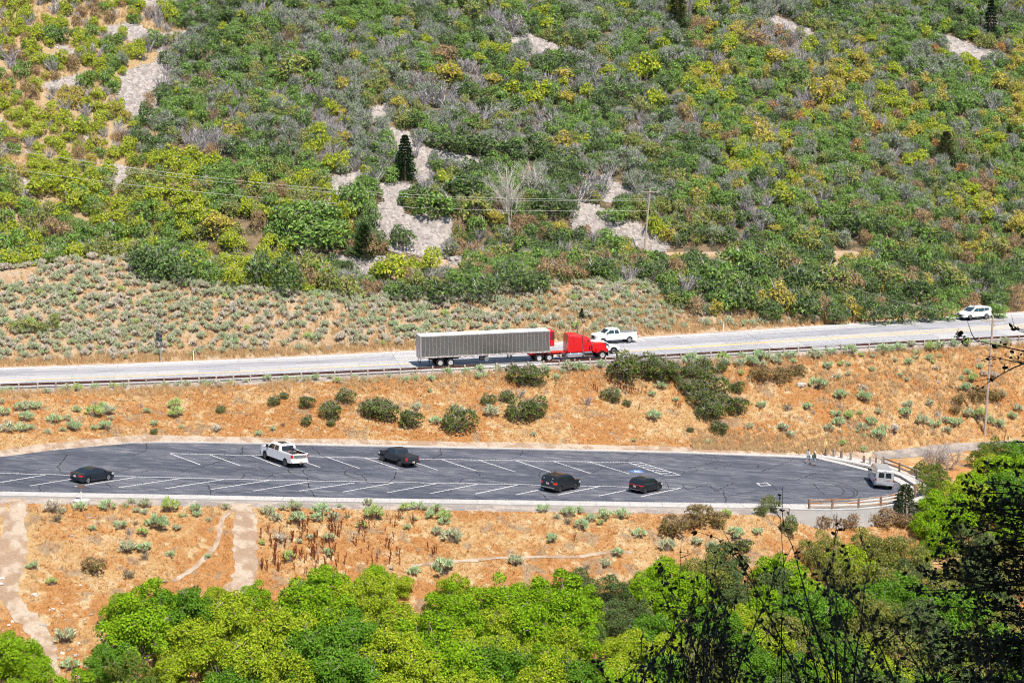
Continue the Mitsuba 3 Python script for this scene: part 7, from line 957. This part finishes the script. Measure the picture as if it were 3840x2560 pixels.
for k in range(len(gx)): put('post', tf(cat([box(-0.09, 0.09, -0.26, -0.08, -0.3, 0.78, 0.015), box(-0.07, 0.07, -0.08, 0.0, 0.38, 0.72)]), place(gx[k], gy[k], gz[k], 14 + RNG.normal(0, 2))), ['post_wood', 'post_wood_pale'][int(RNG.integers(0, 2))], GR)
labels[GR + '__rail'] = {'label': 'steel rail length'} if False else {}
del labels[GR + '__rail']

# ------------------------------------------------------------------ utility poles and wires
bs('pole_wood', mikit.proc(lambda p, n, uv: mikit.mix((0.36, 0.29, 0.24), (0.52, 0.44, 0.38), mikit.noise(p.x * 30.0, p.y * 30.0, p.z * 0.8))), 0.9, spec=0.1); bs('insulator', (0.25, 0.26, 0.28), 0.3); bs('wire', (0.55, 0.55, 0.54), 0.5, metal=0.3); bs('galvanised', (0.42, 0.46, 0.50), 0.45, metal=0.5)
def upole(label, base, top, arm_deg, arm_l, z_arm, extra=()):
    k = num('utility_pole'); lab(k, label, 'pole'); base, top = np.array(base), np.array(top)
    put('pole', tube([base - [0, 0, 0.6], base * 0.5 + top * 0.5, top], [0.17, 0.15, 0.125], 12), 'pole_wood', k, 40)
    ax = np.array([math.cos(math.radians(arm_deg)), math.sin(math.radians(arm_deg)), 0]); c = base + (top - base) * z_arm; M = place(c[0], c[1], c[2], arm_deg)
    put('crossarm', tf(box(-arm_l / 2, arm_l / 2, -0.21, -0.11, -0.07, 0.07, 0.01), M), 'pole_wood', k)
    for s in (-1, 1): put('brace', tf(tube([(s * arm_l * 0.28, -0.16, -0.05), (s * 0.05, -0.16, -0.75)], 0.02, 5), M), 'galvanised', k)
    for t in (-0.46, 0.46): put('insulator', tf(lathe([(0.001, 0.0), (0.05, 0.0), (0.08, 0.06), (0.05, 0.1), (0.07, 0.14), (0.03, 0.2), (0.001, 0.2)], 10, 'z'), M @ place(t * arm_l, -0.16, 0.07)), 'insulator', k)
    return k, c, ax
p2b = np.array([20.07, 283.4, tz(20.07, 283.4)]); p2t = np.array([20.95, 283.4, p2b[2] + 10.1])
k2, c2, ax2 = upole('wooden utility pole with one crossarm standing on the hillside terrace above the highway', p2b, p2t, 6, 2.6, 0.95)
p1b = np.array([61.2, 237.7, tz(61.2, 237.7)]); p1t = np.array([61.75, 237.7, p1b[2] + 15.4])
k1, c1, ax1 = upole('tall weathered utility pole at the right edge below the highway', p1b, p1t, -2, 3.0, 0.965)
put('transformer_bracket', tube([p1t + [-0.2, 0, -1.2], p1t + [0.25, 0, -1.2]], 0.09, 8), 'insulator', k1)
def wire(label, a, b, sag, r=0.024, n=40):
    t = np.linspace(0, 1, n)[:, None]; P = np.asarray(a) * (1 - t) + np.asarray(b) * t; P[:, 2] -= 4 * sag * (t * (1 - t))[:, 0]; k = num('power_line'); scene[k] = mikit.ply(tube(P, r, 4), 'wire', False); lab(k, label, 'wire')
wire('upper pale wire running left from the hillside pole', p2t + [-0.1, -0.2, -1.55], (-98, 262, 38.6), 3.6); wire('second pale wire just under the upper wire from the hillside pole', p2t + [-0.15, -0.2, -1.75], (-98, 262.5, 38.0), 3.7, 0.018); wire('lowest pale wire running left from the hillside pole', p2t + [-0.25, -0.2, -3.3], (-98, 262, 35.2), 3.2)
wire('thin wire crossing the highway between the two poles', c1 - ax1 * 1.38 + [0, -0.16, 0.25], c2 + ax2 * 1.2 + [0, -0.16, 0.25], 3.0, 0.014)
g1_ = np.array([26.8, 284.5, tz(26.8, 284.5)])
for o in (0.0, 0.7): put('guy_wire', tube([p2t + [0.1, 0, -0.9 - o * 2.4], g1_ + [o * 0.6, 0.0, 0.0]], 0.014, 4), 'wire', k2)

# ------------------------------------------------------------------ signs and markers
bs('sign_back', (0.12, 0.12, 0.125), 0.5, metal=0.3); bs('brown_sign', (0.12, 0.075, 0.05), 0.6); bs('plain_concrete', (0.50, 0.49, 0.47), 0.9)
k = num('road_sign'); lab(k, 'back of a grey road sign on two posts beside the highway at the left', 'sign')
a, b = np.array([-46.34, 240.9]), np.array([-45.55, 239.4]); d = b - a; deg = math.degrees(math.atan2(d[1], d[0])); L = np.linalg.norm(d); zz = tz(*b); zb = tz(*a)
M = place(a[0], a[1], zz, deg)
for x, zlow in ((0.0, zb - zz), (L, 0.0)): put('post', tf(box(x - 0.05, x + 0.05, -0.04, 0.04, zlow - 0.3, 4.0 - (0.0 if x == 0 else 0.25)), M), 'galvanised', k)
put('panel', tf(box(-0.05, L + 0.6, 0.05, 0.065, 2.55, 4.0), M), 'sign_back', k)
for z_ in (2.66, 3.22, 3.78): put('stiffener', tf(box(-0.05, L + 0.58, -0.07, 0.045, z_ - 0.04, z_ + 0.04), M), 'galvanised', k)
put('footing', tf(tube([(0, 0, zb - zz - 0.2), (0, 0, zb - zz + 0.06)], 0.3, 14), M), 'plain_concrete', k)
for x, y, lbl in ((-41.5, 240.6, 'white marker post beside the highway, right of the sign back'), (29.96, 262.4, 'white marker post at the far road edge where the sagebrush slope ends')):
    k = num('marker_post'); lab(k, lbl, 'post'); z = tz(x, y); put('blade', tf(box(-0.055, 0.055, -0.02, 0.02, -0.2, 1.35, 0.012), place(x, y, z, 10)), 'white_paint', k); put('reflector', tf(box(-0.04, 0.04, -0.028, -0.02, 1.12, 1.24), place(x, y, z, 10)), 'clear_lens', k)
k = num('parking_sign'); lab(k, 'small brown sign on a pale post with round concrete foot, near lot edge', 'sign'); z = float(lotz(-41.11, 174.4)) + 0.06; M = place(-41.11, 174.4, z, -6)
put('post', tf(box(-0.05, 0.05, -0.05, 0.05, -0.2, 1.28), M), 'white_paint', k); put('panel', tf(hull([(-0.36, -0.3, 1.26), (0.36, -0.3, 1.26), (-0.36, 0.22, 1.42), (0.36, 0.22, 1.42), (-0.36, -0.3, 1.30), (0.36, -0.3, 1.30), (-0.36, 0.22, 1.46), (0.36, 0.22, 1.46)]), M), 'brown_sign', k); put('footing', tf(tube([(0, 0, -0.3), (0, 0, 0.04)], 0.78, 24), M), 'plain_concrete', k)

# ------------------------------------------------------------------ retaining wall, timber fences, bollards
bs('wall_concrete', mikit.proc(lambda p, n, uv: mikit.mix(mikit.mix((0.43, 0.445, 0.46), (0.52, 0.53, 0.54), mikit.fbm(p.x * 0.8, p.y * 0.8, p.z * 1.4, 3)), (0.50, 0.34, 0.22), mikit.smoothstep(0.72, 0.86, mikit.noise(p.x * 5.0, p.y * 5.0, p.z * 0.25)) * 0.55)), 0.9, spec=0.15)
WALL = [(29.4, 193.2), (31.5, 193.55), (34.1, 194.35), (37.25, 195.8), (40.1, 197.8), (42.6, 200.3), (44.6, 203.2)]
RW = num('retaining_wall'); lab(RW, 'pale concrete retaining wall holding the rounded right end of the parking lot', 'wall')
wl = LineString(WALL)
for q in range(12):
    u0, u1 = q / 12 * wl.length + 0.004, (q + 1) / 12 * wl.length - 0.004; a, b = np.array(wl.interpolate(u0).coords[0]), np.array(wl.interpolate(u1).coords[0]); d = (b - a) / np.linalg.norm(b - a); nn = np.array([-d[1], d[0]]); v = []
    for p in (a, b):
        for o in (0.0, 0.3): x, y = p + nn * o; zt = float(lotz(x, y)) + 0.13; v += [[x, y, zt], [x, y, zt - 3.0]]
    put('panel', m3d.Manifold.hull_points(np.array(v)), 'wall_concrete', RW)
    v = []
    for p in (np.array(wl.interpolate(q / 12 * wl.length).coords[0]), np.array(wl.interpolate((q + 1) / 12 * wl.length).coords[0])):
        for o in (-0.05, 0.45): x, y = p + nn * o; zt = float(lotz(x, y)) + 0.14; v += [[x, y, zt], [x, y, zt + 0.10]]
    put('coping', m3d.Manifold.hull_points(np.array(v)), 'wall_concrete', RW)
bs('old_timber', mikit.proc(lambda p, n, uv: mikit.mix(mikit.mix((0.30, 0.25, 0.21), (0.50, 0.45, 0.38), mikit.noise(p.x * 3.0, p.y * 3.0, p.z * 40.0)), (0.40, 0.20, 0.10), mikit.smoothstep(0.52, 0.66, mikit.noise(p.x * 0.5, p.y * 0.5, p.z * 3.0)))), 0.9, spec=0.1); bs('post_brown', (0.24, 0.165, 0.12), 0.85)
def fence(label, pts, mat, pm, h=1.12, levels=(0.28, 0.64, 1.0), zoff=0.2):
    k = num('timber_fence'); lab(k, label, 'fence')
    for i, (x, y) in enumerate(pts):
        z = float(lotz(x, y)) + zoff; d = np.array(pts[min(i + 1, len(pts) - 1)]) - np.array(pts[max(i - 1, 0)]); deg = math.degrees(math.atan2(d[1], d[0])); put('post', tf(box(-0.10, 0.10, -0.10, 0.10, -0.25, h, 0.015), place(x, y, z, deg)), pm, k)
        if i + 1 < len(pts):
            x2, y2 = pts[i + 1]; z2 = float(lotz(x2, y2)) + zoff; L = math.hypot(x2 - x, y2 - y); dg = math.degrees(math.atan2(y2 - y, x2 - x))
            for lv in levels:
                b_ = cat([box(0.11, L - 0.11, -0.05, 0.05, lv - 0.085, lv + 0.085, 0.01)]); v = b_[0].copy(); v[:, 2] += (z2 - z) * v[:, 0] / L; put('rail', tf((v, b_[1]), place(x, y, z, dg)), mat, k)
    return k
fence('weathered timber rail fence on top of the retaining wall', [(31.55, 193.8), (34.15, 194.6), (37.2, 196.05), (40.0, 198.05), (42.4, 200.55), (44.35, 203.4)], 'old_timber', 'post_brown')
fence('short timber rail fence beside the feathery tree at the right end of the lot', [(45.35, 205.6), (46.7, 208.2)], 'old_timber', 'post_brown')
fence('timber rail fence right of the silver van, under the trees', [(45.3, 223.4), (46.6, 220.2), (47.9, 216.6), (48.6, 212.9)], 'old_timber', 'post_brown', 1.2, (0.5, 1.0), 0.05)
for i, (x, y) in enumerate([(39.01, 227.6), (39.95, 227.45), (40.75, 226.75), (41.75, 225.8), (43.1, 224.4), (43.75, 223.8), (44.4, 223.5), (45.15, 223.3)]):
    k = num('bollard'); z = float(lotz(x, y)) + 0.08; w = 0.125
    put('post', tf(cat([box(-w, w, -w, w, -0.2, 0.66, 0.015), box(-w * 0.72, w * 0.72, -w * 0.72, w * 0.72, 0.66, 0.70), box(-w, w, -w, w, 0.70, 0.80, 0.01), box(-w * 0.72, w * 0.72, -w * 0.72, w * 0.72, 0.80, 0.84), hull([(s * w, t * w, q) for s in (-1, 1) for t in (-1, 1) for q in (0.84, 0.93)] + [(0, 0, 1.0)])]), place(x, y, z, 25 + 9 * i)), 'post_wood' if i % 2 else 'post_brown', k)
    put('cap', tf(box(-w * 0.5, w * 0.5, -w * 0.5, w * 0.5, 0.985, 1.003), place(x, y, z, 25 + 9 * i)), 'post_brown', k)
    lab(k, f'{["first", "second", "third", "fourth", "fifth", "sixth", "seventh", "eighth"][i]} notched timber bollard from the left, behind the two walkers', 'bollard', 'notched timber bollards at the end of the lot')

# ------------------------------------------------------------------ two people walking
bs('skin', (0.48, 0.27, 0.19), 0.6); bs('hair_brown', (0.075, 0.04, 0.02), 0.7); bs('cap_white', (0.74, 0.73, 0.70), 0.8); bs('hoodie', (0.62, 0.63, 0.68), 0.9); bs('denim', (0.22, 0.30, 0.42), 0.9); bs('teal_shirt', (0.015, 0.13, 0.16), 0.85); bs('blue_shorts', (0.26, 0.40, 0.47), 0.85); bs('shoe_black', (0.02, 0.02, 0.022), 0.7); bs('pack_olive', (0.10, 0.09, 0.045), 0.85)
def chain(bones, seg=12):
    parts = []
    for a, ra, b, rb in bones: parts.append(m3d.Manifold.batch_hull([m3d.Manifold.sphere(ra, seg).translate(list(map(float, a))), m3d.Manifold.sphere(rb, seg).translate(list(map(float, b)))]))
    m = m3d.Manifold.batch_boolean(parts, m3d.OpType.Add); v, f = cat([m]); t = trimesh.Trimesh(v, f); trimesh.smoothing.filter_taubin(t, iterations=4); return t.vertices, t.faces
def person(label, x, y, deg, J, top, bottom, hair, pack=None, bare_arm=False):
    """J: joints in the walker's frame, x ahead, y to the left"""
    k = num('person'); lab(k, label, 'person'); M = place(x, y, float(lotz(x, y)) + 0.01, deg); P = {q: np.array(v, float) for q, v in J.items()}
    hd = P['head']; B = [(P['neck'], 0.055, hd - [0, 0, 0.06], 0.06), (hd - [0, 0, 0.07], 0.075, hd + [0.01, 0, 0.03], 0.092), (hd + [0.06, 0, -0.06], 0.045, hd + [0.03, 0, 0.0], 0.08), (hd + [0.095, 0, -0.015], 0.014, hd + [0.08, 0, 0.02], 0.014)]
    for s in (-1, 1): B.append((hd + [0, s * 0.088, -0.02], 0.022, hd + [-0.01, s * 0.09, 0.015], 0.02))
    for s, L in ((1, 'l'), (-1, 'r')):
        B += [(P['sh' + L], 0.052, P['el' + L], 0.042), (P['el' + L], 0.040, P['wr' + L], 0.028), (P['hip' + L], 0.085, P['kn' + L], 0.058), (P['kn' + L] + [0, 0, -0.05], 0.056, P['an' + L] + [-0.02, 0, 0.14], 0.052), (P['an' + L] + [-0.02, 0, 0.14], 0.05, P['an' + L], 0.037)]
        w = P['wr' + L]; dr_ = (w - P['el' + L]) / np.linalg.norm(w - P['el' + L]); palm = w + dr_ * 0.075; B.append((w + dr_ * 0.02, 0.026, palm, 0.030)); fw = np.array([1.0, 0, 0]) - dr_ * dr_[0]; fw /= np.linalg.norm(fw)
        for q, (o, ln) in enumerate(((0.027, 0.07), (0.009, 0.08), (-0.009, 0.075), (-0.026, 0.06))): st = palm + fw * o; md = st + dr_ * ln * 0.55; B += [(st, 0.009, md, 0.0085), (md, 0.0085, md + dr_ * ln * 0.4 - np.array([0, s * 0.018, 0]), 0.0075)]
        B += [(w + dr_ * 0.03 + fw * 0.02, 0.011, w + dr_ * 0.075 + fw * 0.05, 0.009)]
        B.append((P['hip' + L], 0.09, (P['hipl'] + P['hipr']) / 2 + [0, 0, 0.1], 0.1))
    B.append(((P['hipl'] + P['hipr']) / 2 + [0, 0, 0.1], 0.10, P['neck'] - [0, 0, 0.15], 0.11))
    put('body', tf(chain(B, 14), M), 'skin', k, True)
    T_ = [((P['hipl'] + P['hipr']) / 2 + [0, 0.05, 0.06], 0.125, P['shl'] + [0, -0.03, -0.06], 0.10), ((P['hipl'] + P['hipr']) / 2 + [0, -0.05, 0.06], 0.125, P['shr'] + [0, 0.03, -0.06], 0.10), (P['shl'] - [0, 0.02, 0], 0.075, P['shr'] + [0, 0.02, 0], 0.075), (P['shl'], 0.07, P['neck'] - [0, 0, 0.02], 0.065), (P['shr'], 0.07, P['neck'] - [0, 0, 0.02], 0.065)]
    for L in 'lr': T_ += [(P['sh' + L], 0.072, P['el' + L], 0.058), (P['el' + L], 0.057, P['wr' + L] * 0.9 + P['el' + L] * 0.1, 0.043)]
    put('shirt', tf(chain(T_, 12), M), top, k, True)
    S_ = []
    for s, L in ((1, 'l'), (-1, 'r')): kn = P['hip' + L] * 0.12 + P['kn' + L] * 0.88; S_ += [(P['hip' + L] + [0, 0, 0.02], 0.112, kn, 0.085), (P['hip' + L] + [0, 0, 0.03], 0.11, (P['hipl'] + P['hipr']) / 2 + [0, 0, 0.06], 0.118)]
    put('shorts', tf(chain(S_, 12), M), bottom, k, True)
    for L in 'lr': a = P['an' + L]; put('shoe', tf(chain([(a + [-0.05, 0, -0.045], 0.042, a + [0.06, 0, -0.055], 0.038), (a + [0.06, 0, -0.055], 0.038, a + [0.15, 0, -0.062], 0.03), (a + [0, 0, 0.02], 0.045, a + [-0.02, 0, -0.04], 0.045)], 10), M), 'shoe_black', k, True)
    if hair == 'cap': put('cap', tf(cat([chain([(hd + [-0.01, 0, 0.035], 0.104, hd + [0.01, 0, 0.06], 0.095)], 16), box(hd[0] + 0.06, hd[0] + 0.19, hd[1] - 0.07, hd[1] + 0.07, hd[2] + 0.045, hd[2] + 0.06, 0.005)]), M), 'cap_white', k); put('hair', tf(chain([(hd + [-0.045, 0, -0.03], 0.075, hd + [-0.05, 0, -0.07], 0.055)], 12), M), 'hair_brown', k, True)
    else: put('hair', tf(chain([(hd + [-0.03, 0, 0.02], 0.100, hd + [0.015, 0, 0.055], 0.085), (hd + [-0.05, 0, -0.01], 0.08, hd + [-0.055, 0, -0.06], 0.06)], 14), M), 'hair_brown', k, True)
    if pack:
        c = (P['neck'] + (P['hipl'] + P['hipr']) / 2) / 2; put('backpack', tf(m3d.Manifold.batch_hull([m3d.Manifold.sphere(0.07, 10).translate(list(map(float, c + q))) for q in ([-0.17, 0.09, -0.14], [-0.17, -0.09, -0.14], [-0.28, 0.07, -0.16], [-0.28, -0.07, -0.16], [-0.17, 0.08, 0.16], [-0.17, -0.08, 0.16], [-0.24, 0.05, 0.14], [-0.24, -0.05, 0.14])]), M), 'pack_olive', k, 40)
        for s in (-1, 1): put('strap', tf(tube([c + [-0.12, s * 0.11, 0.2], c + [0.02, s * 0.13, 0.31], c + [0.135, s * 0.12, 0.12], c + [0.09, s * 0.15, -0.12], c + [-0.12, s * 0.12, -0.18]], 0.018, 6), M), 'pack_olive', k)
walk_a = dict(head=(0.06, 0, 1.66), neck=(0.02, 0, 1.48), shl=(0.0, 0.19, 1.42), shr=(0.02, -0.19, 1.42), ell=(0.02, 0.25, 1.13), elr=(-0.06, -0.25, 1.14), wrl=(0.20, 0.22, 0.93), wrr=(0.08, -0.23, 0.90), hipl=(-0.01, 0.1, 0.93), hipr=(0.01, -0.1, 0.93), knl=(-0.06, 0.1, 0.50), knr=(0.20, -0.1, 0.52), anl=(-0.36, 0.1, 0.16), anr=(0.26, -0.1, 0.09))
walk_b = dict(head=(0.05, 0.02, 1.64), neck=(0.01, 0, 1.46), shl=(0.02, 0.19, 1.40), shr=(-0.02, -0.19, 1.40), ell=(-0.05, 0.26, 1.12), elr=(-0.02, -0.26, 1.11), wrl=(0.04, 0.24, 0.87), wrr=(0.08, -0.25, 0.86), hipl=(0.0, 0.1, 0.91), hipr=(0.0, -0.1, 0.91), knl=(0.09, 0.1, 0.50), knr=(-0.03, -0.11, 0.49), anl=(0.10, 0.1, 0.09), anr=(-0.16, -0.11, 0.10))
person('walker in a pale hoodie and denim shorts striding beside the walker with the backpack', 35.88, 221.9, 40, walk_a, 'hoodie', 'denim', 'hair')
person('walker in a white cap and teal shirt carrying an olive backpack', 36.45, 220.7, 28, walk_b, 'teal_shirt', 'blue_shorts', 'cap', True)

# ------------------------------------------------------------------ shaded bushes right in front of the viewpoint
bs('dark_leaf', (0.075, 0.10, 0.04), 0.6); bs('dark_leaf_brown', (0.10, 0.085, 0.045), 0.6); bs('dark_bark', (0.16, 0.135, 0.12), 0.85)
rf = np.random.default_rng(91)
def ell_leaves(r, pos, size):
    """small elliptical leaves, folded along the midrib"""
    n = len(pos); nor = unit(r.normal(size=(n, 3)) + [0, -0.4, 0.5]); a = unit(np.cross(nor, r.normal(size=(n, 3)))); b = np.cross(nor, a); s = size[:, None]
    q = [(-0.5, 0, 0), (-0.2, 0.27, 0.08), (0.2, 0.25, 0.08), (0.5, 0, 0), (0.2, -0.25, 0.08), (-0.2, -0.27, 0.08)]
    v = np.stack([pos + a * s * u + b * s * w + nor * s * h for u, w, h in q], 1).reshape(-1, 3); i = np.arange(n) * 6
    return v, np.vstack([np.stack([i, i + 1, i + 2], 1), np.stack([i, i + 2, i + 3], 1), np.stack([i, i + 3, i + 4], 1), np.stack([i, i + 4, i + 5], 1)])
def spray(r, p0, p1, r0, n_side, n_leaf, side_len, bend=0.08, leaf=0.028, bare=0.25):
    """one branch with side twigs; returns tubes and leaf positions"""
    p0, p1 = np.array(p0, float), np.array(p1, float); L = np.linalg.norm(p1 - p0); t = np.linspace(0, 1, 9)[:, None]
    k = r.normal(0, bend * L, 3); P = p0 + (p1 - p0) * t + k * np.sin(t * np.pi) + np.cumsum(r.normal(0, 0.008 * L, (9, 3)), 0) * t
    tubes = [tube(P, np.linspace(r0, 0.0016, 9), 5, False)]; pos = []; d0 = unit((P[1:] - P[:-1]))
    def along(Q, n, lo): u = lo + (1 - lo) * r.random(n) ** 0.8; return np.column_stack([np.interp(u, np.linspace(0, 1, len(Q)), Q[:, q]) for q in range(3)])
    for _ in range(n_side):
        u = r.uniform(bare, 1.0); j = min(int(u * 8), 7); b = P[j] + (P[j + 1] - P[j]) * (u * 8 - j); d = unit((d0[j] * 0.9 + r.normal(0, 0.55, 3) + [0, 0, 0.15])[None])[0]; l = side_len * r.uniform(0.4, 1.2) * (1.1 - 0.6 * u)
        Q = np.array([b, b + d * l * 0.5 + r.normal(0, 0.02, 3), b + d * l + r.normal(0, 0.03, 3) + [0, 0, 0.02]]); tubes.append(tube(Q, [0.0032, 0.0024, 0.0012], 4, False)); pos.append(along(Q, max(1, n_leaf // n_side), 0.2))
    pos.append(along(P, n_leaf // 6, bare)); pos = np.vstack(pos); return tubes, pos + r.normal(0, 0.012, pos.shape)
def bush(label, branches, leaf_mat, leaf=0.034):
    k = num('shaded_bush'); lab(k, label, 'bush'); T_, Lp = [], []
    for b in branches: t, p = spray(rf, *b); T_ += t; Lp.append(p)
    Lp = np.vstack(Lp); put('branches', cat(T_), 'dark_bark', k, True); v, f = ell_leaves(rf, Lp, leaf * rf.uniform(0.6, 1.2, len(Lp))); put('leaves', (v, f), leaf_mat, k)
# the thicket: stems fan up from the steep slope below the viewpoint
def stems(n, x0, x1, base, ztop, y, lw, nl, ns=9):
    out = []
    for _ in range(n):
        x = rf.uniform(x0, x1); z = 38.9 + (ztop(x) - 38.9) * rf.random() ** 1.25; b = np.array([x + rf.normal(0.15, 0.75), y + rf.normal(0, 0.25), 38.3]); e = np.array([x, y + rf.normal(0, 0.5), z]); out.append((b, e, 0.012, ns, nl, lw, 0.05))
    return out
top1 = lambda x: np.interp(x, [0.5, 0.75, 1.1, 1.6, 2.1, 2.6, 3.1], [39.55, 39.85, 40.1, 40.3, 40.2, 40.15, 40.3])
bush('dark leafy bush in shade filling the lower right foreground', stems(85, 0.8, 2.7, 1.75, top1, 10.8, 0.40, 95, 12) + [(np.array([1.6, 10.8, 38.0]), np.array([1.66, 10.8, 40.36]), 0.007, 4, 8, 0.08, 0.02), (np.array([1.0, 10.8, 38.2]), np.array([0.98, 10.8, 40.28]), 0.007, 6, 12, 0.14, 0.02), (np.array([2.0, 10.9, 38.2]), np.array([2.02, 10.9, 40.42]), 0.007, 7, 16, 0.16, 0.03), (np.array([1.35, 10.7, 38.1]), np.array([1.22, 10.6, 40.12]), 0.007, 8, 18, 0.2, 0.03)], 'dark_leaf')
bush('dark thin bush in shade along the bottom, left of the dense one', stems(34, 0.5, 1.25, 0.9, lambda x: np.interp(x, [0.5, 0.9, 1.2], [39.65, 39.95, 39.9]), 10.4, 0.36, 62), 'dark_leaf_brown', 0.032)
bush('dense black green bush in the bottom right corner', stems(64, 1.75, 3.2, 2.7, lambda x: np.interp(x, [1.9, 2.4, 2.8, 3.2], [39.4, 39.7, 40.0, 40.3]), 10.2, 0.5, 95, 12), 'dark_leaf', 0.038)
# branches hanging in from a tree just outside the right edge
def px(a, b, y=11.4): return np.array([(a - 1920) / 7000 * y * 1.0, y, 43 - y * math.tan(math.radians(8) + math.atan((b - 1280) / 7000))])
R_ = [((4080, 1345), (3618, 1262), 26), ((4080, 1420), (3700, 1330), 26), ((4080, 1330), (3672, 1452), 22), ((4060, 1240), (3800, 1215), 14), ((4060, 1700), (3790, 1650), 12), ((4060, 1830), (3745, 1742), 26), ((4080, 1900), (3760, 1830), 30), ((4080, 1960), (3660, 1905), 34)]
br = [(px(*a, y=11.4 + 0.2 * rf.normal()), px(*b, y=11.4 + 0.2 * rf.normal()), 0.008, 8, n, 0.12, 0.05, 0.036, 0.2) for a, b, n in R_]
for _ in range(64):
    y0 = rf.uniform(1880, 2620); reach = rf.uniform(0.25, 1.0) * np.interp(y0, [1880, 2100, 2350, 2620], [330, 520, 560, 500]); br.append((px(4100 + rf.uniform(0, 150), y0 + rf.normal(0, 60)), px(4000 - reach, y0 + rf.normal(-30, 60)), 0.010, 10, 60, 0.26, 0.06, 0.03, 0.1))
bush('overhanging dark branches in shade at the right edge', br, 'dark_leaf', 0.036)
v, f = tube([px(4300, 3400, 11.8), px(4230, 2300, 11.6), px(4180, 1500, 11.5), px(4150, 1100, 11.4)], [0.11, 0.09, 0.06, 0.03], 10); put('trunk', (v, f), 'dark_bark', 'shaded_bush_003', True)

# unseen tree added over the viewpoint: its crown keeps sun and sky off the near bushes
k = num('overhead_tree'); lab(k, 'unseen tree crown added above the picture to shade the near bushes', 'tree'); ro = np.random.default_rng(97)
C_o = np.column_stack([ro.uniform(-8, 13, 260), ro.uniform(-5, 17.5, 260), np.zeros(260)]); C_o[:, 2] = 46.0 + 0.10 * np.clip(C_o[:, 1], 0, 20) + 4.5 * ro.random(260) ** 1.5
d_ = sphere_dirs(ro, 42000); q_ = ro.integers(0, 260, 42000); P_o = C_o[q_] + d_ * (1.35 * ro.random((42000, 1)) ** 0.4); v, f, per = leaves(ro, P_o, d_ * 0.3 + [0, 0, 0.8] + ro.normal(0, 0.4, d_.shape), 0.34 * ro.uniform(0.7, 1.3, 42000), 0.7, True)
scene[k + '__crown'] = mikit.ply((v, f), 'leaf', False, color=tint(ro, 42000, per, GN, [1, 1, 1]))
tr = [tube([(3.6, -2.2, 38), (3.7, -2.0, 43), (3.4, -1.2, 47), (3.0, 0.5, 50)], [0.34, 0.30, 0.2, 0.1], 10)] + [tube([(3.5, -1.5, 45.5), ((3.5 + e[0]) / 2, (-1.5 + e[1]) / 2, e[2] + 0.6), e], [0.12, 0.09, 0.04], 6) for e in C_o[:14]]
put('trunk', cat(tr), 'pole_wood', k, True)
